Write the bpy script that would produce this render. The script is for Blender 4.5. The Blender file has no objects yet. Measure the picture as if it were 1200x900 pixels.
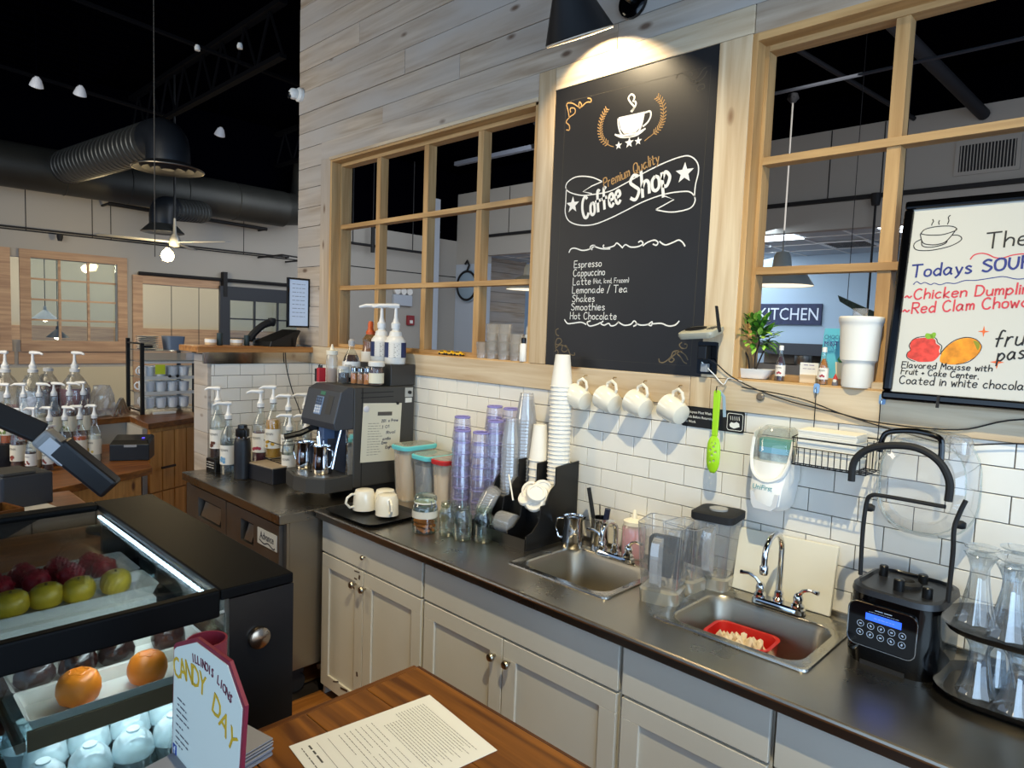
import bpy, bmesh, math, random
from math import sin, cos, pi, radians
from mathutils import Vector, Matrix
random.seed(7)
SC = bpy.context.scene
COL = SC.collection

# ---------------- camera, world, lights, exposure ----------------
cam = bpy.data.objects.new('camera', bpy.data.cameras.new('camera'))
COL.objects.link(cam)
SC.camera = cam
RX = Vector((0.716603, 0.696553, 0.035957)); DN = Vector((0.079856, -0.030722, -0.996333)); FW = Vector((-0.692894, 0.716847, -0.077639))
mm = Matrix.Identity(4)
for i in range(3):
    mm[i][0] = RX[i]; mm[i][1] = -DN[i]; mm[i][2] = -FW[i]
mm.translation = Vector((1.664, -2.278, 1.786))
cam.matrix_world = mm
cam.data.sensor_fit = 'HORIZONTAL'; cam.data.sensor_width = 36.0
cam.data.lens = 791.9 / 1200 * 36.0
cam.data.clip_start = 0.02; cam.data.clip_end = 100

world = bpy.data.worlds.new('daylight'); SC.world = world; world.use_nodes = True
bg = world.node_tree.nodes['Background']
bg.inputs[0].default_value = (0.42, 0.63, 1.0, 1); bg.inputs[1].default_value = 0.62

def light(kind, loc, energy, color=(1, 1, 1), size=.1, target=None, **kw):
    d = bpy.data.lights.new(kind.lower() + '_light', kind); d.energy = energy; d.color = color
    if kind == 'AREA':
        d.shape = 'RECTANGLE'; d.size = size; d.size_y = kw.get('size_y', size)
    else:
        d.shadow_soft_size = size
    if kind == 'SPOT':
        d.spot_size = kw.get('angle', 1.2); d.spot_blend = kw.get('blend', .4)
    o = bpy.data.objects.new(d.name, d); COL.objects.link(o); o.location = loc
    if target is not None:
        o.rotation_euler = (Vector(target) - Vector(loc)).to_track_quat('-Z', 'Y').to_euler()
    return o
# key: bright track spot over the service aisle (hard shadows on the tiles and under the worktop)
light('SPOT', (1.55, -1.75, 3.95), 375, (1.0, .87, .56), .018, target=(.45, -.35, .85), angle=1.2, blend=.9)
# storefront daylight from behind the photographer
light('AREA', (1.6, -5.9, 1.9), 110, (.55, .76, 1.0), 6.0, target=(0, 0, .9), size_y=2.8)
light('AREA', (4.4, -2.6, 1.6), 120, (.52, .74, 1.0), 3.0, target=(-1.0, -.9, .6), size_y=2.4)  # added cool fill from the right, reaching along the aisle to the cabinet fronts
# warm track spots over the espresso machine and the window wall
light('SPOT', (-1.3, -1.7, 3.9), 165, (1.0, .80, .48), .05, target=(-1.5, -.35, .75), angle=1.3, blend=1.0)
# added warm fill for the dining room and the left counters, no fixture
light('AREA', (-3.1, -3.0, 2.8), 55, (1.0, .87, .64), 1.6, target=(-4.0, -.6, .9), size_y=2.0)
# room beyond the window wall
light('AREA', (-4.2, 2.6, 3.4), 62, (.84, .91, 1.0), 3.0, target=(-7.3, 4.0, 2.0), size_y=2.0)  # added fill, aimed to brighten the far wall
light('AREA', (.6, 2.8, 3.3), 14, (.95, .94, .96), 2.0, target=(-.6, 5.5, 3.4), size_y=1.5)  # small added fill for the header wall, no fixture here
light('AREA', (-3.0, 6.9, 2.95), 120, (.72, .86, 1.0), 4.5, target=(-2.5, 7.1, 0), size_y=1.4)
SC.view_settings.view_transform = 'Standard'; SC.view_settings.look = 'None'
SC.view_settings.gamma = 1; SC.view_settings.exposure = 0.0
SC.view_settings.use_curve_mapping = False

# ---------------- materials ----------------
def lin(h):
    h = h.lstrip('#'); c = [int(h[i:i+2], 16) / 255 for i in (0, 2, 4)]
    return tuple((x / 12.92 if x <= .04045 else ((x + .055) / 1.055) ** 2.4) for x in c) + (1,)
MATS = {}
def base(name):
    m = bpy.data.materials.new(name); m.use_nodes = True
    nt = m.node_tree; p = nt.nodes['Principled BSDF']; return m, nt, p
def mat(name, col, rough=.5, metal=0, bump=0, bscale=60, var=0, vscale=8, emit=0, coat=0, spec=.5, stretch=None, trans=0, sss=0):
    if name in MATS: return MATS[name]
    m, nt, p = base(name); N = nt.nodes; L = nt.links; c = lin(col)
    p.inputs['Base Color'].default_value = c; p.inputs['Roughness'].default_value = rough
    p.inputs['Metallic'].default_value = metal; p.inputs['Coat Weight'].default_value = coat
    p.inputs['Specular IOR Level'].default_value = spec; p.inputs['Transmission Weight'].default_value = trans
    if emit:
        p.inputs['Emission Color'].default_value = c; p.inputs['Emission Strength'].default_value = emit
    if bump or var:
        tc = N.new('ShaderNodeTexCoord'); mp = N.new('ShaderNodeMapping'); L.new(tc.outputs['Object'], mp.inputs[0])
        if stretch: mp.inputs['Scale'].default_value = stretch
        if bump:
            n = N.new('ShaderNodeTexNoise'); n.inputs['Scale'].default_value = bscale; n.inputs['Detail'].default_value = 3
            b = N.new('ShaderNodeBump'); b.inputs['Strength'].default_value = bump; b.inputs['Distance'].default_value = .004
            L.new(mp.outputs[0], n.inputs[0]); L.new(n.outputs[0], b.inputs['Height']); L.new(b.outputs[0], p.inputs['Normal'])
        if var:
            n = N.new('ShaderNodeTexNoise'); n.inputs['Scale'].default_value = vscale; n.inputs['Detail'].default_value = 4
            r = N.new('ShaderNodeValToRGB'); r.color_ramp.elements[0].position = .3; r.color_ramp.elements[1].position = .7
            r.color_ramp.elements[0].color = tuple(x * (1 - var) for x in c[:3]) + (1,)
            r.color_ramp.elements[1].color = tuple(min(1, x * (1 + var * .6)) for x in c[:3]) + (1,)
            L.new(mp.outputs[0], n.inputs[0]); L.new(n.outputs[0], r.inputs[0]); L.new(r.outputs[0], p.inputs['Base Color'])
    MATS[name] = m; return m
def wood(name, c1, c2, axis='X', rough=.55, knot=None, scale=1.0, wash=None, rnd=.12):
    """grain along one axis, knots, small colour change from board to board"""
    if name in MATS: return MATS[name]
    m, nt, p = base(name); N = nt.nodes; L = nt.links
    p.inputs['Roughness'].default_value = rough
    tc = N.new('ShaderNodeTexCoord'); oi = N.new('ShaderNodeObjectInfo')
    add = N.new('ShaderNodeVectorMath'); add.operation = 'ADD'
    mul = N.new('ShaderNodeVectorMath'); mul.operation = 'SCALE'; mul.inputs['Scale'].default_value = 37.0
    cmb = N.new('ShaderNodeCombineXYZ')
    for k in range(3): L.new(oi.outputs['Random'], cmb.inputs[k])
    L.new(cmb.outputs[0], mul.inputs[0]); L.new(tc.outputs['Object'], add.inputs[0]); L.new(mul.outputs[0], add.inputs[1])
    mp = N.new('ShaderNodeMapping'); s = [9 * scale] * 3; s['XYZ'.index(axis)] = .55 * scale
    mp.inputs['Scale'].default_value = s; L.new(add.outputs[0], mp.inputs[0])
    n = N.new('ShaderNodeTexNoise'); n.inputs['Scale'].default_value = 3.2; n.inputs['Detail'].default_value = 6; n.inputs['Distortion'].default_value = .6
    L.new(mp.outputs[0], n.inputs[0])
    r = N.new('ShaderNodeValToRGB'); r.color_ramp.elements[0].position = .33; r.color_ramp.elements[1].position = .68
    r.color_ramp.elements[0].color = lin(c1); r.color_ramp.elements[1].color = lin(c2); L.new(n.outputs[0], r.inputs[0])
    out = r.outputs[0]
    if wash:
        n2 = N.new('ShaderNodeTexNoise'); n2.inputs['Scale'].default_value = 1.1; n2.inputs['Detail'].default_value = 5
        mp2 = N.new('ShaderNodeMapping'); s = [3.0] * 3; s['XYZ'.index(axis)] = 1.0; mp2.inputs['Scale'].default_value = s
        L.new(add.outputs[0], mp2.inputs[0]); L.new(mp2.outputs[0], n2.inputs[0])
        r2 = N.new('ShaderNodeValToRGB'); r2.color_ramp.elements[0].position = .36; r2.color_ramp.elements[1].position = .62
        L.new(n2.outputs[0], r2.inputs[0])
        mx = N.new('ShaderNodeMix'); mx.data_type = 'RGBA'; mx.inputs['B'].default_value = lin(wash)
        L.new(r2.outputs[0], mx.inputs['Factor']); L.new(out, mx.inputs['A']); out = mx.outputs['Result']
    if knot:
        v = N.new('ShaderNodeTexVoronoi'); v.inputs['Scale'].default_value = 1.0
        mp3 = N.new('ShaderNodeMapping'); s = [7.0] * 3; s['XYZ'.index(axis)] = 3.0; mp3.inputs['Scale'].default_value = s
        L.new(add.outputs[0], mp3.inputs[0]); L.new(mp3.outputs[0], v.inputs[0])
        r3 = N.new('ShaderNodeValToRGB'); r3.color_ramp.elements[0].position = .05; r3.color_ramp.elements[1].position = .12
        r3.color_ramp.elements[0].color = (1, 1, 1, 1); r3.color_ramp.elements[1].color = (0, 0, 0, 1)
        L.new(v.outputs['Distance'], r3.inputs[0])
        mx = N.new('ShaderNodeMix'); mx.data_type = 'RGBA'; mx.inputs['B'].default_value = lin(knot)
        L.new(r3.outputs[0], mx.inputs['Factor']); L.new(out, mx.inputs['A']); out = mx.outputs['Result']
    hsv = N.new('ShaderNodeHueSaturation'); mr = N.new('ShaderNodeMapRange')
    mr.inputs['To Min'].default_value = 1 - rnd; mr.inputs['To Max'].default_value = 1 + rnd
    L.new(oi.outputs['Random'], mr.inputs['Value']); L.new(mr.outputs[0], hsv.inputs['Value']); L.new(out, hsv.inputs['Color'])
    L.new(hsv.outputs[0], p.inputs['Base Color'])
    b = N.new('ShaderNodeBump'); b.inputs['Strength'].default_value = .25; b.inputs['Distance'].default_value = .003
    L.new(n.outputs[0], b.inputs['Height']); L.new(b.outputs[0], p.inputs['Normal'])
    MATS[name] = m; return m
def clear(name, tint='#ffffff', gloss=.06, edge=.55, body=0.0, bodycol='#ffffff', rough=.03):
    """thin clear glass or plastic: transparent, with a fresnel gloss and an optional milky body"""
    if name in MATS: return MATS[name]
    m, nt, p = base(name); N = nt.nodes; L = nt.links; N.remove(p); out = N['Material Output']
    t = N.new('ShaderNodeBsdfTransparent'); t.inputs[0].default_value = lin(tint)
    g = N.new('ShaderNodeBsdfGlossy'); g.inputs['Roughness'].default_value = rough
    lw = N.new('ShaderNodeLayerWeight'); lw.inputs[0].default_value = .35
    mr = N.new('ShaderNodeMapRange'); mr.inputs['To Min'].default_value = gloss; mr.inputs['To Max'].default_value = edge
    L.new(lw.outputs['Facing'], mr.inputs['Value'])
    s = t
    if body:
        d = N.new('ShaderNodeBsdfDiffuse'); d.inputs[0].default_value = lin(bodycol)
        x = N.new('ShaderNodeMixShader'); x.inputs[0].default_value = body
        L.new(t.outputs[0], x.inputs[1]); L.new(d.outputs[0], x.inputs[2]); s = x
    mx = N.new('ShaderNodeMixShader'); L.new(mr.outputs[0], mx.inputs[0]); L.new(s.outputs[0], mx.inputs[1]); L.new(g.outputs[0], mx.inputs[2])
    L.new(mx.outputs[0], out.inputs[0]); MATS[name] = m; return m
def steel(name, col='#b9b6b0', rough=.28, axis='X', bump=.06):
    if name in MATS: return MATS[name]
    m, nt, p = base(name); N = nt.nodes; L = nt.links
    p.inputs['Base Color'].default_value = lin(col); p.inputs['Metallic'].default_value = 1
    tc = N.new('ShaderNodeTexCoord'); mp = N.new('ShaderNodeMapping'); s = [160] * 3; s['XYZ'.index(axis)] = 2
    mp.inputs['Scale'].default_value = s; L.new(tc.outputs['Object'], mp.inputs[0])
    n = N.new('ShaderNodeTexNoise'); n.inputs['Scale'].default_value = 1; L.new(mp.outputs[0], n.inputs[0])
    n2 = N.new('ShaderNodeTexNoise'); n2.inputs['Scale'].default_value = 5; n2.inputs['Detail'].default_value = 5; L.new(tc.outputs['Object'], n2.inputs[0])
    mr = N.new('ShaderNodeMapRange'); mr.inputs['To Min'].default_value = rough * .7; mr.inputs['To Max'].default_value = rough * 1.5
    L.new(n2.outputs[0], mr.inputs['Value']); L.new(mr.outputs[0], p.inputs['Roughness'])
    b = N.new('ShaderNodeBump'); b.inputs['Strength'].default_value = bump; b.inputs['Distance'].default_value = .001
    L.new(n.outputs[0], b.inputs['Height']); L.new(b.outputs[0], p.inputs['Normal'])
    MATS[name] = m; return m

PLANK = wood('whitewashed_pine', '#a08c76', '#c8b8a4', 'X', .7, knot='#6b5646', wash='#b9b1a8', rnd=.07)
PLANKV = wood('whitewashed_pine_upright', '#b09a80', '#cdb99f', 'Z', .7, knot='#7d6450', wash='#b9ada0', rnd=.07)
PLANKY = wood('whitewashed_pine_side', '#a08c76', '#c8b8a4', 'Y', .7, wash='#b9b1a8', rnd=.07)
TRIMX = wood('pale_pine_trim', '#bda381', '#dac8aa', 'X', .6, knot='#8b6a4a', rnd=.05)
TRIMZ = wood('pale_pine_trim_upright', '#b99e7a', '#d8c5a5', 'Z', .6, knot='#8b6a4a', rnd=.05)
SASHX = wood('golden_pine_sash', '#a9814f', '#cda670', 'X', .5, rnd=.05)
SASHZ = wood('golden_pine_sash_upright', '#a9814f', '#cda670', 'Z', .5, rnd=.05)
OAK = wood('stained_counter_wood', '#552f0e', '#8c561e', 'Y', .35, rnd=.05, scale=1.2)
OAKX = wood('stained_counter_wood_across', '#552f0e', '#8c561e', 'X', .35, rnd=.05, scale=1.2)
PINE = wood('knotty_pine_cabinet', '#b57a38', '#d69c55', 'Z', .5, knot='#5e3011', rnd=.08)
FLOORW = wood('floor_wood', '#7a4a1c', '#a76e34', 'Y', .4, rnd=.15)
TILE = mat('white_glazed_tile', '#eae5da', .12, bump=.03, bscale=9, coat=.3)
GROUT = mat('dark_grout', '#4c4946', .9)
GYP = mat('grey_painted_wall', '#a9a49b', .85, bump=.03, bscale=90)
GYPB = mat('cool_paint_and_lit_wall', '#b4bcc6', .85)
CREAM = mat('cream_painted_wall', '#cbbf9f', .85)
BLKDECK = mat('black_painted_deck', '#020206', .98, spec=0)
BLKSTEEL = mat('black_painted_steel', '#08080c', .9, spec=.1)
BLK = mat('black_plastic', '#0b0b0c', .35)
BLKG = mat('gloss_black_plastic', '#040405', .12, coat=.25, spec=.35)
BLKM = mat('matt_black', '#121214', .7)
DGREY = mat('charcoal_machine_plastic', '#3c3b39', .45, bump=.05, bscale=200)
DGREY2 = mat('charcoal_machine_front', '#3e4147', .4)
WHITE = mat('white_plastic', '#e9e7e0', .35)
CERAM = mat('cream_ceramic', '#ebe4d2', .15, coat=.5)
PAPERC = mat('white_paper_cup', '#ece7dc', .6)
PAPER = mat('white_paper', '#e3e0d8', .8)
CAB = mat('white_painted_cabinet', '#cfcbbf', .42, var=.05, vscale=3)
CABDIRT = mat('worn_bare_wood', '#4a3626', .8)
SS = steel('brushed_steel_counter', '#a59e92', .27, 'X', .10)
SSZ = steel('brushed_steel_upright', '#a09a90', .30, 'Z')
SSD = steel('dark_brushed_steel', '#858079', .42, 'Z')
CHROME = mat('chrome', '#d8d8d8', .07, 1)
NICK = mat('worn_nickel', '#a09888', .3, 1)
GLASS = clear('clear_glass', '#f8fcfa', .06, .55, body=.03)
GLASSG = clear('greenish_glass', '#eef8f3', .07, .6)
PANE = clear('window_pane', '#eef4f4', .04, .35)
PLAST = clear('clear_plastic', '#fbfbfa', .06, .55, body=.13, bodycol='#e6e8e8')
CUPCL = clear('clear_cup_plastic', '#fafafb', .07, .5, body=.16, bodycol='#eeeeee')
PURP = clear('purple_tinted_plastic', '#f7f6fd', .08, .55, body=.12, bodycol='#cccaea')
PURPR = mat('violet_cup_base', '#8f88c6', .2)
MILKY = clear('milky_plastic', '#f5f3ea', .06, .4, body=.32, bodycol='#ece8dc')
CHALK = mat('chalkboard_black', '#17171a', .45, var=.25, vscale=3)
CHW = mat('white_chalk_paint', '#e8e6e0', .9)
CHO = mat('ochre_chalk_paint', '#b08a58', .9)
CHD = mat('faded_chalk', '#4d483f', .9)
WBOARD = mat('whiteboard_enamel', '#cbc8be', .3)

# ---------------- mesh helpers ----------------
class B:
    def __init__(s): s.v = []; s.f = []; s.M = None
    def _add(s, vs, fs):
        o = len(s.v)
        if s.M is not None: vs = [tuple(s.M @ Vector(v)) for v in vs]
        s.v += vs; s.f += [tuple(i + o for i in f) for f in fs]; return s
    def bx(s, x0, x1, y0, y1, z0, z1):
        v = [(x, y, z) for z in (z0, z1) for y in (y0, y1) for x in (x0, x1)]
        return s._add(v, [(0, 2, 3, 1), (4, 5, 7, 6), (0, 1, 5, 4), (2, 6, 7, 3), (0, 4, 6, 2), (1, 3, 7, 5)])
    def box(s, c, d, rot=None):
        x, y, z = [k / 2 for k in d]; M = Matrix.Translation(c)
        if rot: M = M @ rot
        v = [tuple(M @ Vector(p)) for p in [(a, b, e) for e in (-z, z) for b in (-y, y) for a in (-x, x)]]
        return s._add(v, [(0, 2, 3, 1), (4, 5, 7, 6), (0, 1, 5, 4), (2, 6, 7, 3), (0, 4, 6, 2), (1, 3, 7, 5)])
    def lathe(s, prof, n=20, c=(0, 0, 0), M=None, sx=1, sy=1, caps=True):
        vs = []; fs = []
        for r, z in prof:
            for i in range(n):
                a = 2 * pi * i / n; p = Vector((r * cos(a) * sx, r * sin(a) * sy, z))
                if M: p = M @ p
                vs.append((p.x + c[0], p.y + c[1], p.z + c[2]))
        for k in range(len(prof) - 1):
            for i in range(n):
                j = (i + 1) % n; fs.append((k * n + i, k * n + j, (k + 1) * n + j, (k + 1) * n + i))
        if caps:
            if prof[0][0] > 1e-6: fs.append(tuple(reversed(range(n))))
            if prof[-1][0] > 1e-6: fs.append(tuple((len(prof) - 1) * n + i for i in range(n)))
        return s._add(vs, fs)
    def loft(s, rings, cap0=True, cap1=True):
        n = len(rings[0]); vs = [tuple(p) for r in rings for p in r]; fs = []
        for k in range(len(rings) - 1):
            for i in range(n):
                j = (i + 1) % n; fs.append((k * n + i, k * n + j, (k + 1) * n + j, (k + 1) * n + i))
        if cap0: fs.append(tuple(reversed(range(n))))
        if cap1: fs.append(tuple((len(rings) - 1) * n + i for i in range(n)))
        return s._add(vs, fs)
    def tube(s, pts, r, n=8, closed=False, rr=None):
        P = [Vector(p) for p in pts]; m = len(P); vs = []; fs = []; up = None
        for k in range(m):
            if closed: t = P[(k + 1) % m] - P[k - 1]
            else: t = P[min(k + 1, m - 1)] - P[max(k - 1, 0)]
            t.normalize()
            if up is None: up = Vector((0, 0, 1)) if abs(t.z) < .9 else Vector((1, 0, 0))
            a = up - t * up.dot(t)
            if a.length < 1e-5: a = t.orthogonal()
            a.normalize(); b = t.cross(a); up = a
            q = rr[k] if rr else r
            for i in range(n):
                w = 2 * pi * i / n; p = P[k] + a * cos(w) * q + b * sin(w) * q; vs.append(tuple(p))
        for k in range(m if closed else m - 1):
            k2 = (k + 1) % m
            for i in range(n):
                j = (i + 1) % n; fs.append((k * n + i, k * n + j, k2 * n + j, k2 * n + i))
        if not closed: fs += [tuple(reversed(range(n))), tuple((m - 1) * n + i for i in range(n))]
        return s._add(vs, fs)
    def prism(s, poly, a, b, ax='z'):
        """poly of 2-D points pushed from a to b along ax (x: yz, y: xz, z: xy)"""
        def P(p, h): return {'z': (p[0], p[1], h), 'y': (p[0], h, p[1]), 'x': (h, p[0], p[1])}[ax]
        n = len(poly); vs = [P(p, a) for p in poly] + [P(p, b) for p in poly]
        fs = [tuple(reversed(range(n))), tuple(range(n, 2 * n))] + [(i, (i + 1) % n, n + (i + 1) % n, n + i) for i in range(n)]
        return s._add(vs, fs)
    def ribbon(s, pts, w, th, M):
        """flat painted stroke on a plane: pts in plane units, M maps (u, v, height) to space"""
        n = len(pts)
        if n < 2: return s
        L = []; R_ = []
        for k in range(n):
            a = Vector(pts[max(k - 1, 0)]); b = Vector(pts[min(k + 1, n - 1)]); d = b - a
            if d.length < 1e-9: d = Vector((1, 0))
            d.normalize(); nn = Vector((-d.y, d.x)) * w / 2; p = Vector(pts[k]); L.append(p + nn); R_.append(p - nn)
        vs = [M(p.x, p.y, th) for p in L] + [M(p.x, p.y, th) for p in R_]
        return s._add([tuple(v) for v in vs], [(i, i + 1, n + i + 1, n + i) for i in range(n - 1)])
def rrect(w, d, r, n=5):
    pts = []
    for cx, cy, a0 in ((w/2-r, d/2-r, 0), (-w/2+r, d/2-r, 90), (-w/2+r, -d/2+r, 180), (w/2-r, -d/2+r, 270)):
        for i in range(n + 1):
            a = radians(a0 + 90 * i / n); pts.append((cx + r * cos(a), cy + r * sin(a)))
    return pts
def smoothpts(pts, k=5, closed=False):
    P = [Vector(p) for p in pts]; n = len(P); out = []
    if n < 3: return [tuple(p) for p in P]
    for i in range(n if closed else n - 1):
        p0 = P[i - 1] if (i > 0 or closed) else P[0]; p1 = P[i]; p2 = P[(i + 1) % n]; p3 = P[(i + 2) % n] if (closed or i + 2 < n) else P[-1]
        for j in range(k):
            t = j / k
            out.append(tuple(.5 * ((2 * p1) + (p2 - p0) * t + (2 * p0 - 5 * p1 + 4 * p2 - p3) * t * t + (3 * p1 - p0 - 3 * p2 + p3) * t ** 3)))
    if not closed: out.append(tuple(P[-1]))
    return out
def finish(me, b, smooth, angle=35):
    me.from_pydata(b.v, [], b.f); me.validate(); me.update()
    bm = bmesh.new(); bm.from_mesh(me); bmesh.ops.recalc_face_normals(bm, faces=bm.faces)
    if smooth:
        for f in bm.faces: f.smooth = True
        for e in bm.edges:
            if len(e.link_faces) == 2 and e.calc_face_angle(0) > radians(angle): e.smooth = False
    bm.to_mesh(me); bm.free()
def P(name, b, m, parent=None, smooth=True, bevel=0, label=None, loc=None, kind=None):
    if isinstance(b, bpy.types.Mesh): me = b
    else:
        me = bpy.data.meshes.new(name); finish(me, b, smooth); me.materials.append(m)
    o = bpy.data.objects.new(name, me); COL.objects.link(o)
    if parent is not None: o.parent = parent
    if loc: o.location = loc
    if bevel:
        md = o.modifiers.new('bevel', 'BEVEL'); md.width = bevel; md.segments = 2; md.limit_method = 'ANGLE'; md.angle_limit = radians(40)
        md.harden_normals = False
    if label: o['label'] = label
    if kind: o['kind'] = kind
    return o
def T(name, label, cat, loc=(0, 0, 0), rz=0, group=None, rot=None, kind=None):
    o = bpy.data.objects.new(name, None); COL.objects.link(o); o.location = loc; o.empty_display_size = .05
    o.rotation_euler = rot if rot else (0, 0, rz)
    if kind: o['kind'] = kind
    else:
        o['label'] = label; o['category'] = cat
        if group: o['group'] = group
    return o
def tag(o, label, cat, group=None):
    o['label'] = label; o['category'] = cat
    if group: o['group'] = group
    return o
def S(name, b=None, m=None, smooth=False, bevel=0):
    if b is None: return T(name, None, None, kind='structure')
    o = P(name, b, m, smooth=smooth, bevel=bevel); o['kind'] = 'structure'; return o
def cp(root, loc, label=None, rz=None, group=None, scale=None, mats=None):
    r = root.copy(); COL.objects.link(r); r.location = loc
    if rz is not None: r.rotation_euler = (0, 0, rz)
    if scale: r.scale = scale
    if label: r['label'] = label
    if group: r['group'] = group
    for ch in list(root.children):
        c = ch.copy(); COL.objects.link(c); c.parent = r
        for g in list(ch.children):
            d = g.copy(); COL.objects.link(d); d.parent = c
    return r
def printed(s, size, m, parent, M, name='lettering', align='CENTER', ext=.0004, squash=1.0):
    """block lettering from the built-in font turned into a mesh"""
    cu = bpy.data.curves.new('t', 'FONT'); cu.body = s; cu.size = size; cu.extrude = ext; cu.align_x = align; cu.resolution_u = 2
    o = bpy.data.objects.new('t', cu); COL.objects.link(o)
    dg = bpy.context.evaluated_depsgraph_get(); me = bpy.data.meshes.new_from_object(o.evaluated_get(dg))
    bpy.data.objects.remove(o); me.name = name
    for v in me.vertices: v.co = M @ Vector((v.co.x * squash, v.co.y, v.co.z))
    me.materials.clear(); me.materials.append(m)
    ob = bpy.data.objects.new(name, me); COL.objects.link(ob)
    if parent is not None: ob.parent = parent
    return ob
def frame_m(o, u, v):
    """matrix whose x runs along u and y along v"""
    u = Vector(u).normalized(); v = Vector(v).normalized(); n = u.cross(v)
    M = Matrix.Identity(4)
    for i in range(3): M[i][0] = u[i]; M[i][1] = v[i]; M[i][2] = n[i]; M[i][3] = o[i]
    return M
# hand lettering: single-stroke alphabet
G = {
'A':"|0 0,28 100,56 0;|10 38,46 38",'B':"|5 0,5 100;5 100,45 92,45 58,5 52;5 52,55 45,52 5,5 0",'C':"55 85,35 100,10 82,2 45,15 8,40 0,60 18",'D':"|5 0,5 100;5 100,42 92,60 55,45 10,5 0",'E':"|55 100,5 100,5 0,55 0;|5 52,45 52",
'F':"|55 100,5 100,5 0;|5 52,45 52",'H':"|5 0,5 100;|55 0,55 100;|5 50,55 50",'I':"|10 0,10 100",'L':"|5 100,5 0,50 0",'M':"|5 0,10 100,35 40,60 100,66 0",'O':"30 100,8 85,2 50,10 12,30 0,52 12,60 50,54 88,30 100",
'P':"|5 0,5 100;5 100,48 95,50 58,5 50",'Q':"30 100,8 85,2 50,10 12,30 0,52 12,60 50,54 88,30 100;|35 25,60 -8",'R':"|5 0,5 100;5 100,48 95,50 58,5 50;|22 50,55 0",'S':"55 88,30 100,8 78,30 55,55 30,32 0,2 15",
'T':"|0 100,62 100;|31 100,31 0",'U':"5 100,5 30,28 0,50 25,54 100",'W':"|0 100,15 0,32 70,48 0,64 100",'Y':"|0 100,28 50;|56 100,28 50,28 0",'K':"|5 0,5 100;|50 100,5 45,52 0",'G':"55 85,35 100,10 82,2 45,15 8,40 0,56 18,56 45,35 45",'J':"45 100,45 20,28 0,5 15",'N':"|5 0,5 100,50 0,50 100",
'a':"45 48,25 58,4 30,18 0,40 18,46 50;47 55,45 15,56 0",'b':"|4 100,4 0;4 30,24 56,46 30,26 0,4 8",'c':"44 48,24 58,4 30,20 0,46 10",'d':"44 45,24 56,4 28,20 0,44 15;|46 100,46 0",'e':"6 30,44 34,36 56,10 50,6 14,26 0,46 12",
'f':"44 92,28 100,20 80,18 0;|4 52,38 52",'g':"44 45,24 56,4 28,20 2,44 18;46 54,46 -10,30 -32,6 -22",'h':"|4 100,4 0;4 32,22 56,42 44,42 0",'i':"|6 55,6 0;|6 76,6 72",'j':"16 55,16 -20,0 -30",'k':"|4 100,4 0;|36 56,4 22,40 0",'l':"|6 100,6 0",
'm':"|4 55,4 0;4 34,16 56,28 44,28 0;28 34,42 56,54 44,54 0",'n':"|4 55,4 0;4 34,22 56,42 44,42 0",'o':"24 57,6 44,6 12,24 0,42 12,42 44,24 57",'p':"|4 55,4 -34;4 30,24 56,46 30,26 0,4 8",'q':"44 45,24 56,4 28,20 2,44 18;|46 54,46 -34",
'r':"|4 55,4 0;4 32,18 54,34 52",'s':"38 48,20 58,6 44,22 30,38 14,20 0,2 8",'t':"20 88,20 12,34 0,42 6;|4 56,40 56",'u':"4 55,6 12,22 0,40 14;|42 55,42 0",'v':"|2 55,20 0,40 55",'w':"|2 55,14 0,28 42,42 0,54 55",'x':"|2 55,38 0;|38 55,2 0",'y':"|4 55,22 6;42 55,22 -8,4 -32",'z':"|4 55,40 55,4 0,42 0",
'(':"18 105,4 50,18 -10",')':"4 105,18 50,4 -10",',':"|8 4,2 -14",'.':"|6 5,8 0",'/':"|0 -8,34 108",'~':"0 20,16 38,34 18,52 36",'+':"|4 30,34 30;|19 45,19 15",' ':"",
'&':"50 20,10 85,30 100,38 80,4 25,22 0,52 40",'5':"46 100,10 98,8 58,40 60,46 20,8 0",'0':"25 100,4 75,4 20,25 0,46 20,46 75,25 100",'1':"|8 80,22 100,22 0",'2':"6 80,28 100,46 76,4 0,48 0"}
def strokes(code):
    out = []
    for st in code.split(';'):
        if not st: continue
        fl = st[0] if st[0] in '|#' else ''
        pts = [tuple(float(q) for q in p.split()) for p in st.lstrip('|#').split(',')]
        out.append((fl, pts if fl == '|' else smoothpts(pts, 5, fl == '#')))
    return out
def hand(b, s, p0, p1, h, w, M, slant=.06, th=.0006):
    """write s from p0 to p1 on a plane, capital height h, stroke w"""
    adv = []; x = 0
    for ch in s:
        code = G.get(ch, ''); mx = 26
        if code: mx = max(float(p.split()[0]) for st in code.split(';') for p in st.lstrip('|#').split(','))
        adv.append((x, code)); x += mx + 15
    tot = max(x - 15, 1); d = Vector(p1) - Vector(p0); ln = d.length; d.normalize(); nn = Vector((-d.y, d.x)); sx = ln / tot
    for x0, code in adv:
        for fl, pts in strokes(code):
            q = []
            for (a, c) in pts:
                pv = Vector(p0) + d * ((x0 + a) * sx + c / 100 * h * slant) + nn * (c / 100 * h); q.append((pv.x, pv.y))
            if fl == '|':
                for s0, s1 in zip(q, q[1:]):
                    e = (Vector(s1) - Vector(s0)).normalized() * w * .4; b.ribbon([tuple(Vector(s0) - e), tuple(Vector(s1) + e)], w, th, M)
            else: b.ribbon(q, w, th, M)
def scribble(b, p0, p1, h, w, M, th=.0005, seed=0):
    """small print too small to read: a run of tiny word strokes"""
    r = random.Random(seed); d = Vector(p1) - Vector(p0); ln = d.length; d.normalize(); x = 0
    while x < ln:
        wl = min(h * r.uniform(1.5, 5), ln - x)
        b.ribbon([tuple(Vector(p0) + d * x), tuple(Vector(p0) + d * (x + wl))], h * .55, th, M); x += wl + h * .8
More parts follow.
